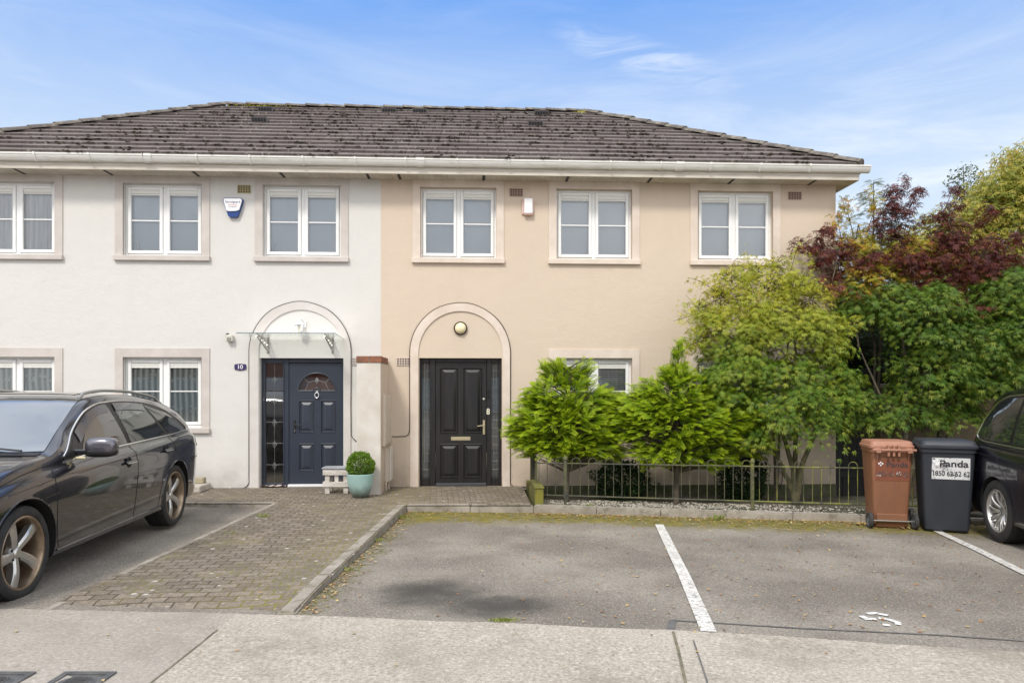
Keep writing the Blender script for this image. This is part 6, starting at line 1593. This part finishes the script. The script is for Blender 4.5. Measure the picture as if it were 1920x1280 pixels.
# ================================================================ PLANTS
M['bark'] = pbr('bark', (.13, .105, .075), .95, c2=(.06, .05, .035), scale=14, bump=.8, bscale=40, bdist=.01)
M['bark_g'] = pbr('mossy_bark', (.14, .12, .07), .95, c2=(.07, .07, .03), scale=9, bump=.8, bscale=40, bdist=.01)
def lobe_leaf(n=5, w=.11, spread=78, lens=(.62, .9, 1, .9, .62), droop=.28):
    V = [(0, 0, 0)]; F = []
    for i in range(n):
        a = R(-spread+2*spread*i/(n-1)); l_ = lens[i]; c, s = math.cos(a), math.sin(a)
        def P(t, o): x = l_*t; return (x*c-o*s, x*s+o*c, -droop*x*x)
        b = len(V); V += [P(.48, -w), P(1, 0), P(.48, w)]; F.append((0, b, b+1, b+2))
    return V, F
MAPLE = lobe_leaf(5, .085, 74, (.62, .92, 1.1, .92, .62), .34)
MAPLE3 = lobe_leaf(3, .11, 50, (.75, 1, .75), .35)
def spray(n=8):
    """flat fan of a cypress spray, x forward; returns verts, faces and a 'tip' weight"""
    V, F, A = [], [], []
    def bl(p, d, l_, w, t0, t1):
        b = len(V); q = np.array([-d[1], d[0], 0]); p = np.array(p); d = np.array(d)
        z = lambda v: (v[0], v[1], v[2]-.42*v[0]**2.2 if v[0] > 0 else v[2])
        V.extend([z(p), z(p+d*l_*.45+q*w), z(p+d*l_), z(p+d*l_*.45-q*w)]); A.extend([t0, (t0+t1)/2, t1, (t0+t1)/2]); F.append((b, b+1, b+2, b+3))
    for k in range(4): bl((k*.24, 0, 0), (1, 0, 0), .30, .020, k*.2, k*.2+.25)
    for k in range(n):
        t = .10+.82*k/n
        for s in (1, -1):
            a = R(42)*s; l_ = .40*(1-t*.55)*(1 if k else .7)
            d = np.array([math.cos(a), math.sin(a), 0]); bl((t, 0, 0), d, l_, .020, t*.4, .3+.7*t)
            a2 = a*.45; p = np.array([t, 0, 0])+d*l_*.45; bl(p, (math.cos(a2), math.sin(a2), 0), l_*.55, .017, t*.6, .35+.65*t)
    return V, F, A
SPRAY = spray()
def W(u, v, y): return np.array(FP(u, v, y))
def pxm(y): return (y-CAM.y)/FPX
class Blobs:
    """union of ellipsoids given in photo pixels at a depth; used as sampling volume only"""
    def __init__(s, bl):
        s.b = [(W(u, v, y), np.array([ru*pxm(y), ry, rv*pxm(y)])) for (u, v, y, ru, rv, ry) in bl]
        vol = np.array([np.prod(r)**(.72) for c, r in s.b]); s.p = vol/vol.sum()
    def sample(s, n, shell=.55, nf=3.0, thr=-.12):
        out, nor = [], []
        while len(out) < n:
            i = rng.choice(len(s.b), p=s.p); c, r = s.b[i]; d = sph(1)[0]; q = shell+(1-shell)*rng.random()**.6
            wob = 1+.22*noise.noise(Vector(d*2.2)+Vector((i*7.1, 0, 0))); p = c+d*r*q*wob
            if noise.noise(Vector(p*nf)+Vector((i, 3, 1))) < thr: continue
            out.append(p); nor.append(d/r*r.mean())
        return np.array(out), np.array(nor)
def limbs(root, stems, blobs, mat, parent, twigs=None, base_r=.05, name='trunk', lines=()):
    mb = MB()
    for ln in lines: mb.tube(ln, [.008]+[.005]*(len(ln)-2)+[.002], 5)
    for st in stems: 
        pts = [Vector(p) for p in st]; P = []
        for i in range(len(pts)-1):
            for k in range(5): P.append(pts[i].lerp(pts[i+1], k/5)+Vector((noise.noise(pts[i]*3+Vector((k, 0, 0))), noise.noise(pts[i]*3+Vector((0, k, 4))), 0))*.018)
        P.append(pts[-1]); n_ = len(P); mb.tube(P, [base_r*(1-.8*i/(n_-1)) for i in range(n_)], 9)
    tips = [Vector(st[-1]) for st in stems]+[Vector(st[len(st)//2]) for st in stems]
    for c, r in blobs.b:
        c = Vector(c); n0 = min(tips, key=lambda q: (q-c).length); m_ = n0.lerp(c, .5)+Vector((0, 0, -.06)); mb.tube([n0, m_, c], [base_r*.38, base_r*.25, base_r*.12], 6)
        for k in range(7):
            d = Vector(sph(1)[0]); e = c+Vector((d.x*r[0], d.y*r[1], d.z*r[2]))*.85; q = c.lerp(e, .5)+Vector((0, 0, -.03)); mb.tube([c, q, e], [base_r*.12, base_r*.08, .002], 5)
    if twigs is not None:
        for p in twigs:
            p = Vector(p); c = min((Vector(b[0]) for b in blobs.b), key=lambda q: (q-p).length); a = c.lerp(p, .35); mb.tube([a, a.lerp(p, .5)+Vector((0, 0, .02)), p], [.006, .004, .0015], 4, cap=False)
    return mb.build(name, mat, parent, fix=False)
def maple(label, cat, base, stems, bl, npad, per, size, mat, leaf=MAPLE, pad=(.14, .32), name='maple_tree', extra=None, bark=None, shell=.5, thr=-.05, nf=3.2, base_r=.045, droop=.55, loose=.03, tiltout=.55, twig_share=.35):
    """crown of many drooping leaf pads: tops catch the light, gaps between the tiers stay open"""
    t = thing(name, label, cat, tuple(base)); B = Blobs(bl); Cn, Nn = B.sample(npad, shell, nf, thr)
    pr = rng.uniform(pad[0], pad[1], len(Cn))
    if extra is not None: Cn = np.concatenate([Cn, extra[0]]); Nn = np.concatenate([Nn, extra[1]]); pr = np.concatenate([pr, rng.uniform(.04, .09, len(extra[0]))])
    limbs(base, stems, B, bark or M['bark'], t, twigs=Cn[:npad][::max(1, int(1/twig_share))], base_r=base_r, lines=extra[2] if extra is not None else ())
    mean = (pad[0]+pad[1])/2; cnt = np.maximum(4, (per*(pr/mean)**1.7)).astype(int); idx = np.repeat(np.arange(len(Cn)), cnt); n_ = len(idx)
    out = Nn/(np.linalg.norm(Nn, axis=1, keepdims=True)+1e-9); nn_ = np.array([0, 0, 1.0])+out*np.array([1, 1, .3])*tiltout+rng.normal(size=Nn.shape)*.16; nn_ /= np.linalg.norm(nn_, axis=1, keepdims=True)
    t1 = np.cross(nn_, np.array([1.0, .3, 0])); t1 /= np.linalg.norm(t1, axis=1, keepdims=True); t2 = np.cross(nn_, t1)
    th = rng.uniform(0, 2*np.pi, n_); q = rng.random(n_)**.55; rr_ = (pr[idx]*q)[:, None]
    stretch = rng.uniform(.55, 1.35, len(Cn))[idx][:, None]
    rad = t1[idx]*np.cos(th)[:, None]*stretch+t2[idx]*np.sin(th)[:, None]/stretch**.5
    P = Cn[idx]+rad*rr_+nn_[idx]*(-.45*rr_*q[:, None])+rng.normal(size=(n_, 3))*loose
    P[:, 2] -= .25*rr_[:, 0]*q
    D = rad+out[idx]*.35+rng.normal(size=(n_, 3))*.35; D[:, 2] = D[:, 2]*.5-droop*(.5+q)
    Nr = nn_[idx]+rad*.5+rng.normal(size=(n_, 3))*.28
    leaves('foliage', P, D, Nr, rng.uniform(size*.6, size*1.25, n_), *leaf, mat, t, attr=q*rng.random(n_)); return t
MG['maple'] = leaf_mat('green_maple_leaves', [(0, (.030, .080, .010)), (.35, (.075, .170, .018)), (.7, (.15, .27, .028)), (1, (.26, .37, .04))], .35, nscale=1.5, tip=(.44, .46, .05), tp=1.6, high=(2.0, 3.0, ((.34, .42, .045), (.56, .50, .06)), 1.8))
MG['maple2'] = leaf_mat('deep_green_maple_leaves', [(0, (.022, .060, .010)), (.35, (.058, .135, .018)), (.7, (.115, .215, .026)), (1, (.21, .30, .038))], .32, nscale=1.5, tip=(.34, .38, .05), tp=1.8)
MG['purple'] = leaf_mat('purple_maple_leaves', [(0, (.050, .018, .026)), (.45, (.105, .030, .038)), (.75, (.17, .045, .04)), (.93, (.34, .09, .04)), (1, (.42, .18, .05))], .32, nscale=2.2, tip=(.30, .10, .045), tp=2.2)
MG['yellow'] = leaf_mat('yellowing_leaves', [(0, (.20, .27, .03)), (.35, (.42, .46, .05)), (.7, (.62, .58, .07)), (.92, (.62, .42, .07)), (1, (.50, .17, .05))], .4, nscale=2.0)
MG['orange'] = leaf_mat('orange_yellow_maple_leaves', [(0, (.16, .22, .03)), (.3, (.34, .36, .045)), (.55, (.60, .48, .06)), (.8, (.60, .28, .06)), (1, (.42, .11, .05))], .4, nscale=3.0)
MG['ygreen'] = leaf_mat('pale_yellow_green_leaves', [(0, (.14, .20, .035)), (.35, (.30, .34, .06)), (.65, (.52, .46, .10)), (1, (.64, .40, .12))], .4, nscale=1.2)
MG['ash'] = leaf_mat('grey_green_leaves', [(0, (.06, .10, .05)), (1, (.17, .22, .12))], .3)
MG['hedge'] = leaf_mat('dark_hedge_leaves', [(0, (.010, .030, .008)), (.6, (.022, .058, .014)), (1, (.055, .11, .022))], .2)
MG['cyp'] = leaf_mat('golden_cypress_leaves', [(0, (.024, .090, .006)), (.5, (.060, .175, .009)), (1, (.16, .33, .014))], .42, tip=(.68, .80, .03), nscale=2.0, tp=1.25)

def wisps(lines, n, jit, y):
    P, N = [], []
    for ln in lines:
        for k in range(n):
            t = rng.random(); i = min(int(t*(len(ln)-1)), len(ln)-2); f = t*(len(ln)-1)-i; a, b = ln[i], ln[i+1]
            P.append(W(a[0]+(b[0]-a[0])*f+rng.normal()*jit, a[1]+(b[1]-a[1])*f+rng.normal()*jit, y+rng.normal()*.1)); N.append(sph(1)[0])
    return np.array(P), np.array(N), [[Vector(W(a[0], a[1], y)) for a in ln] for ln in lines]
# green maple in front of the beige wall
yb = -1.25
base = Vector(G(1493, 940, lambda x, y: -.08)); base.z = zbed(base.x, base.y); base = Vector((W(1493, 800, yb)[0], yb, -.12))
def st(*pts): return [tuple(base)]+[tuple(W(u, v, y)) for u, v, y in pts]
stems = [st((1487, 880, yb), (1470, 820, yb), (1440, 740, yb-.1), (1415, 650, yb-.1)), st((1497, 890, yb), (1520, 830, yb), (1545, 760, yb), (1560, 680, yb)), st((1490, 880, yb+.1), (1492, 800, yb+.1), (1500, 700, yb), (1480, 580, yb)), st((1478, 900, yb), (1455, 850, yb-.05), (1435, 800, yb-.1)), st((1500, 900, yb-.1), (1507, 860, yb-.1), (1535, 800, yb-.2))]
maple('green maple with yellow tips, in front of the beige wall behind the railings', 'tree', base, stems,
  [(1395, 610, yb, 82, 58, .42), (1465, 655, yb, 95, 80, .6), (1385, 700, yb-.1, 66, 62, .45), (1475, 745, yb-.2, 92, 58, .55), (1445, 585, yb, 50, 30, .35), (1540, 720, yb-.1, 55, 60, .5), (1515, 785, yb-.2, 70, 38, .45), (1545, 620, yb, 46, 60, .4), (1425, 795, yb-.1, 50, 26, .3), (1340, 610, yb, 30, 24, .25), (1515, 600, yb, 42, 36, .35), (1345, 665, yb, 36, 40, .3), (1330, 740, yb, 22, 26, .2), (1575, 700, yb-.1, 24, 22, .25), (1590, 760, yb-.2, 26, 18, .22)],
  370, 42, .068, MG['maple'], bark=M['bark_g'], base_r=.05, thr=.03, nf=3.8, extra=wisps([[(1370, 620), (1320, 590), (1285, 552)], [(1370, 670), (1320, 645), (1290, 628)], [(1370, 710), (1330, 695), (1305, 702)], [(1420, 560), (1400, 520), (1390, 495)], [(1480, 560), (1490, 520), (1485, 500)], [(1560, 640), (1590, 620), (1600, 600)]], 24, 7, yb))
# its loose yellow crown, a shrub of its own kind rising behind
yk = -.85; base = Vector((W(1455, 800, yk)[0], yk, -.13))
ex = wisps([[(1400, 560), (1405, 500), (1400, 470)], [(1440, 540), (1460, 500), (1450, 480)], [(1360, 560), (1320, 530), (1290, 520)], [(1340, 590), (1300, 590), (1262, 602)], [(1500, 540), (1520, 500), (1515, 470)], [(1345, 520), (1370, 500), (1385, 480)], [(1310, 640), (1285, 650), (1275, 640)], [(1480, 520), (1490, 480), (1500, 450)]], 22, 5, yk)
stems = [[tuple(base), tuple(W(1450, 780, yk)), tuple(W(1420, 640, yk)), tuple(W(1400, 520, yk))], [tuple(base), tuple(W(1465, 760, yk)), tuple(W(1480, 620, yk)), tuple(W(1495, 520, yk))]]
maple('loose yellow-green shrub rising behind the green maple against the beige wall', 'shrub', base, stems,
  [(1400, 555, yk, 72, 34, .35), (1350, 560, yk, 48, 30, .28), (1440, 535, yk, 62, 34, .3), (1490, 545, yk, 55, 42, .35), (1330, 620, yk, 38, 48, .28), (1420, 510, yk, 40, 24, .2), (1520, 560, yk, 40, 40, .3), (1370, 520, yk, 34, 22, .2), (1455, 495, yk, 22, 18, .15), (1310, 580, yk, 24, 14, .15)],
  520, 14, .052, MG['yellow'], MAPLE3, pad=(.06, .16), name='deciduous_shrub', extra=ex, thr=-.05, nf=4.5, base_r=.025, twig_share=.8, loose=.04)

# deep green maple behind the bins
yb2 = -.75; base = Vector((W(1690, 800, yb2)[0], yb2, -.2))
stems = [[tuple(base), tuple(W(1690, 820, yb2)), tuple(W(1650, 740, yb2)), tuple(W(1610, 650, yb2))], [tuple(base), tuple(W(1700, 800, yb2)), tuple(W(1740, 700, yb2)), tuple(W(1780, 600, yb2))], [tuple(base), tuple(W(1695, 800, yb2)), tuple(W(1700, 700, yb2)), tuple(W(1690, 600, yb2))], [tuple(base), tuple(W(1740, 790, yb2)), tuple(W(1820, 720, yb2)), tuple(W(1870, 640, yb2))]]
maple('wide deep green maple spreading over the two front wheelie bins', 'tree', base, stems,
  [(1600, 560, yb2+.1, 45, 34, .35), (1660, 560, yb2, 60, 34, .4), (1735, 590, yb2-.1, 80, 60, .6), (1810, 620, yb2-.1, 90, 70, .65), (1885, 600, yb2, 75, 80, .6), (1745, 690, yb2-.1, 85, 60, .55), (1840, 700, yb2, 85, 58, .5), (1690, 765, yb2-.1, 95, 34, .4), (1610, 745, yb2+.1, 40, 48, .3), (1910, 680, yb2, 60, 70, .5), (1790, 765, yb2+.15, 60, 26, .25), (1890, 540, yb2, 60, 50, .5), (1740, 550, yb2, 70, 30, .45)],
  560, 46, .072, MG['maple2'], bark=M['bark'], base_r=.04, thr=-.02, nf=3.4)
# purple maple
yp = -.35; base = Vector((W(1760, 800, yp)[0], yp, -.25))
stems = [[tuple(base), tuple(W(1765, 760, yp)), tuple(W(1740, 600, yp)), tuple(W(1690, 450, yp))], [tuple(base), tuple(W(1770, 740, yp)), tuple(W(1790, 580, yp)), tuple(W(1800, 430, yp))], [tuple(base), tuple(W(1760, 740, yp)), tuple(W(1660, 580, yp)), tuple(W(1570, 470, yp))], [tuple(base), tuple(W(1790, 700, yp)), tuple(W(1850, 560, yp)), tuple(W(1890, 460, yp))]]
ex = wisps([[(1670, 430), (1680, 370), (1700, 322)], [(1640, 430), (1665, 370), (1670, 350)], [(1700, 400), (1715, 370), (1722, 345)], [(1760, 420), (1785, 360), (1790, 350)], [(1530, 470), (1500, 450), (1490, 460)], [(1540, 450), (1545, 430), (1560, 428)], [(1860, 470), (1900, 445), (1912, 440)], [(1810, 430), (1850, 395), (1870, 385)]], 26, 5, yp)
maple('dark purple-red maple rising above the green maples on the right', 'tree', base, stems,
  [(1680, 415, yp, 34, 42, .3), (1650, 430, yp, 28, 30, .25), (1555, 468, yp, 48, 24, .3), (1590, 510, yp, 45, 26, .3), (1775, 430, yp, 40, 58, .35), (1745, 485, yp, 46, 22, .35), (1830, 470, yp, 58, 42, .4), (1870, 500, yp, 50, 35, .4), (1810, 530, yp, 85, 36, .5), (1730, 530, yp, 60, 18, .35), (1690, 480, yp, 36, 30, .3), (1560, 530, yp-.5, 46, 20, .25), (1630, 490, yp-.2, 30, 16, .2), (1700, 565, yp-.5, 44, 14, .25), (1800, 575, yp-.5, 50, 14, .25)],
  240, 24, .088, MG['purple'], pad=(.10, .25), name='purple_maple_tree', extra=ex, thr=-.06, nf=4, base_r=.035, droop=.4, tiltout=.3)
# orange-yellow shrub between corner and purple maple
yo = -.1; base = Vector((W(1640, 800, yo)[0], yo, -.3))
stems = [[tuple(base), tuple(W(1640, 650, yo)), tuple(W(1620, 500, yo)), tuple(W(1610, 420, yo))], [tuple(base), tuple(W(1650, 640, yo)), tuple(W(1680, 500, yo)), tuple(W(1700, 460, yo))]]
ex = wisps([[(1600, 440), (1590, 400), (1585, 372)], [(1625, 440), (1640, 390), (1635, 350)], [(1580, 460), (1572, 420), (1570, 395)]], 22, 6, yo)
maple('orange and yellow tinged maple just right of the house corner', 'shrub', base, stems,
  [(1600, 460, yo, 32, 42, .4), (1640, 470, yo, 52, 45, .4), (1700, 470, yo, 55, 40, .4), (1640, 520, yo, 70, 45, .4), (1760, 500, yo, 50, 40, .4), (1700, 540, yo, 90, 36, .4), (1820, 540, yo, 70, 40, .4), (1600, 530, yo-.3, 46, 36, .4)],
  330, 26, .070, MG['orange'], pad=(.10, .22), name='maple_tree', extra=ex, base_r=.03)
# trees beyond
yt = 4.2; base = Vector((W(1840, 760, yt)[0], yt, -.4))
stems = [[tuple(base), tuple(W(1840, 600, yt)), tuple(W(1860, 450, yt)), tuple(W(1890, 340, yt))], [tuple(base), tuple(W(1830, 600, yt)), tuple(W(1780, 500, yt)), tuple(W(1740, 430, yt))]]
ex = wisps([[(1880, 330), (1905, 290), (1925, 265)], [(1850, 340), (1870, 300), (1880, 290)]], 22, 8, yt)
maple('tall pale yellow-green tree behind the purple maple at the right edge', 'tree', base, stems,
  [(1900, 350, yt, 62, 62, .9), (1850, 385, yt, 60, 50, .8), (1800, 420, yt, 60, 44, .8), (1740, 440, yt, 50, 36, .7), (1925, 310, yt, 42, 46, .7), (1880, 440, yt, 75, 60, .9), (1830, 480, yt, 80, 60, .9), (1700, 460, yt, 45, 40, .6), (1950, 420, yt, 70, 110, .9)],
  620, 34, .105, MG['ygreen'], MAPLE3, pad=(.16, .42), name='deciduous_tree', extra=ex, base_r=.09, thr=-.05, nf=2.0, loose=.09)
ys_ = 6; base = Vector((W(1812, 760, ys_)[0], ys_, -.4))
stems = [[tuple(base), tuple(W(1812, 560, ys_)), tuple(W(1810, 400, ys_)), tuple(W(1806, 310, ys_))]]
ex = wisps([[(1810, 400), (1800, 350), (1795, 310)], [(1810, 370), (1830, 340), (1838, 325)], [(1805, 380), (1790, 350), (1783, 325)], [(1812, 350), (1822, 320), (1815, 308)]], 26, 5, ys_)
maple('thin sparse ash sapling top against the sky between the purple maple and the tall tree', 'tree', base, stems,
  [(1810, 370, ys_, 30, 26, .4), (1820, 400, ys_, 34, 30, .4)], 26, 10, .085, MG['ash'], OVAL, pad=(.08, .2), name='ash_tree', extra=ex, base_r=.04, twig_share=.9, loose=.06)
yc = 7; base = Vector((W(1637, 760, yc)[0], yc, -.4))
t = thing('conifer_tree', 'dark green conifer tip showing above the shrub right of the house corner', 'tree', tuple(base))
top = Vector(W(1638, 340, yc)); MB().tube([base, base.lerp(top, .5), top], [.10, .05, .008], 8).build('trunk', M['bark'], t)
P, D, N_ = [], [], []
for k in range(420):
    f = rng.random(); z = .4+.6*f; a = rng.uniform(0, 6.28); rad = (1-z)*2.6*rng.uniform(.2, 1)+.03; c0 = base.lerp(top, z)
    P.append((c0.x+rad*math.cos(a), c0.y+rad*math.sin(a), c0.z-rad*.12)); D.append((math.cos(a), math.sin(a), .25)); N_.append((0, 0, 1))
leaves('foliage', P, D, np.array(N_)+rng.normal(size=(420, 3))*.3, rng.uniform(.22, .34, 420), SPRAY[0], SPRAY[1], MG['ash'], t)
# dark ivy-like hedge mass seen low behind the bins / between
# ---- golden cypresses
def cypress(label, y, u0, v0, bl, n, sz, basev, lead):
    b = Vector((W(u0, 800, y)[0], y, -.12)); t = thing('golden_cypress', label, 'shrub', tuple(b)); B = Blobs(bl)
    Cn, Nn = B.sample(n, .35, 4.2, -.08)
    mb = MB(); topz = Vector(W(u0+4, v0, y)); mb.tube([b, b.lerp(topz, .3), b.lerp(topz, .7), topz], [.045, .040, .02, .006], 9)
    ax = np.array([b.x, y])
    rad = Cn[:, :2]-ax; rn = np.linalg.norm(rad, axis=1, keepdims=True)+1e-6
    br = mb
    for i in range(0, len(Cn), 6):
        p = Vector(Cn[i]); h = max(.35, p.z-.35*rn[i, 0]-.05); br.tube([Vector((b.x, y, h)), Vector((b.x, y, h)).lerp(p, .55)+Vector((0, 0, .02)), p], [.010, .006, .002], 4, cap=False)
    br.build('trunk', M['bark'], t, fix=False)
    D = np.concatenate([rad/rn*np.minimum(1, rn*1.6), .42+.35*(Cn[:, 2:3]-Cn[:, 2].mean())], 1)+rng.normal(size=Cn.shape)*.28
    D[:, 1] -= .12; D[:, 2] += .25*(rng.random(len(D)) > .8)
    Nr = np.array([0, 0, 1.0])+rng.normal(size=Cn.shape)*.33+np.array([0, -.35, 0])
    P = Cn-D/np.linalg.norm(D, axis=1, keepdims=True)*sz*.5
    leaves('foliage', P, D, Nr, rng.uniform(sz*.7, sz*1.2, len(P)), SPRAY[0], SPRAY[1], MG['cyp'], t, attr=SPRAY[2])
    # arching leader sprays
    L_ = []
    return t
y1 = -1.15
cypress('golden green cypress bush nearest the black door, trunk behind the railings', y1, 1062, 700,
  [(1060, 795, y1, 96, 52, .5), (1005, 785, y1, 50, 46, .35), (1125, 790, y1, 66, 52, .42), (1060, 735, y1, 60, 42, .38), (1045, 700, y1, 28, 26, .2), (1090, 690, y1, 22, 24, .15), (1032, 688, y1, 16, 14, .1), (1010, 742, y1, 36, 26, .26), (1130, 752, y1, 36, 28, .3), (1060, 835, y1, 88, 26, .42), (985, 820, y1, 36, 24, .24), (1140, 835, y1, 52, 26, .35), (1160, 785, y1-.05, 46, 40, .32), (965, 800, y1, 22, 18, .2)], 4600, .20, 0, 0)
y2 = -1.3
cypress('golden green cypress bush in the middle of the planting bed, with a tall thin leader', y2, 1268, 645,
  [(1270, 795, y2, 108, 56, .55), (1200, 775, y2, 58, 42, .4), (1345, 795, y2, 74, 52, .45), (1265, 740, y2, 66, 42, .4), (1275, 700, y2, 36, 28, .22), (1274, 665, y2, 14, 28, .09), (1212, 730, y2, 28, 22, .2), (1345, 740, y2, 42, 30, .3), (1270, 845, y2, 98, 28, .44), (1385, 825, y2, 38, 30, .3), (1165, 805, y2, 32, 34, .25), (1232, 705, y2, 16, 14, .1), (1330, 855, y2, 60, 24, .35), (1405, 775, y2, 36, 30, .28), (1425, 835, y2, 28, 24, .25)], 5200, .20, 0, 0)
# dark clipped shrubs behind the railings
def darkball(label, u, v, ru, rv, y, n=5200):
    c_ = W(u, v, y); r_ = np.array([ru*pxm(y), ru*pxm(y)*.8, rv*pxm(y)]); t = thing('dark_evergreen', label, 'shrub', (c_[0], c_[1], -.13)); d = sph(n); q = (1-.35*rng.random(n)**2)
    P = c_+d*r_*q[:, None]*(1+.55*np.array([noise.noise(Vector(k*2.2)+Vector((u, 0, 0))) for k in d]))[:, None]; P[:, 2] = np.maximum(P[:, 2], -.12)
    leaves('foliage', P, d+sph(n)*.8+np.array([0, 0, .3]), d+sph(n)*.6, rng.uniform(.03, .055, n), *OVAL, MG['hedge'], t)
    MB().tube([(c_[0], c_[1], -.2), (c_[0], c_[1], c_[2])], [.03, .012], 8).build('stem', M['bark'], t)
darkball('dark evergreen bush low between the two golden cypresses', 1166, 900, 50, 40, -.6)
darkball('dark evergreen bush between the second cypress and the green maple', 1392, 895, 42, 46, -.6)
P_ = []

# dense dark hedge behind the maples
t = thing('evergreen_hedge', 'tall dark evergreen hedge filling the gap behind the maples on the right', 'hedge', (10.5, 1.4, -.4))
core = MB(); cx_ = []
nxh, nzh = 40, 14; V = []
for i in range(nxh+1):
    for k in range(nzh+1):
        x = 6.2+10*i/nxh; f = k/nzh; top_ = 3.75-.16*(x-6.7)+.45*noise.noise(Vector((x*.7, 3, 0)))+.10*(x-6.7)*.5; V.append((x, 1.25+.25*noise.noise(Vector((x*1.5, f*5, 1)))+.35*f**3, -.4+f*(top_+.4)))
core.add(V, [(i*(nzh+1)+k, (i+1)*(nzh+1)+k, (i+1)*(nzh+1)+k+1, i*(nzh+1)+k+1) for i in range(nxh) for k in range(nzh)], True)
core.build('dark_core_sheet', pbr('hedge_core', (.006, .010, .004), 1, c2=(.012, .02, .006), scale=6), t)  # added near-black sheet: deep hedge shade put into colour, blocks sky gaps
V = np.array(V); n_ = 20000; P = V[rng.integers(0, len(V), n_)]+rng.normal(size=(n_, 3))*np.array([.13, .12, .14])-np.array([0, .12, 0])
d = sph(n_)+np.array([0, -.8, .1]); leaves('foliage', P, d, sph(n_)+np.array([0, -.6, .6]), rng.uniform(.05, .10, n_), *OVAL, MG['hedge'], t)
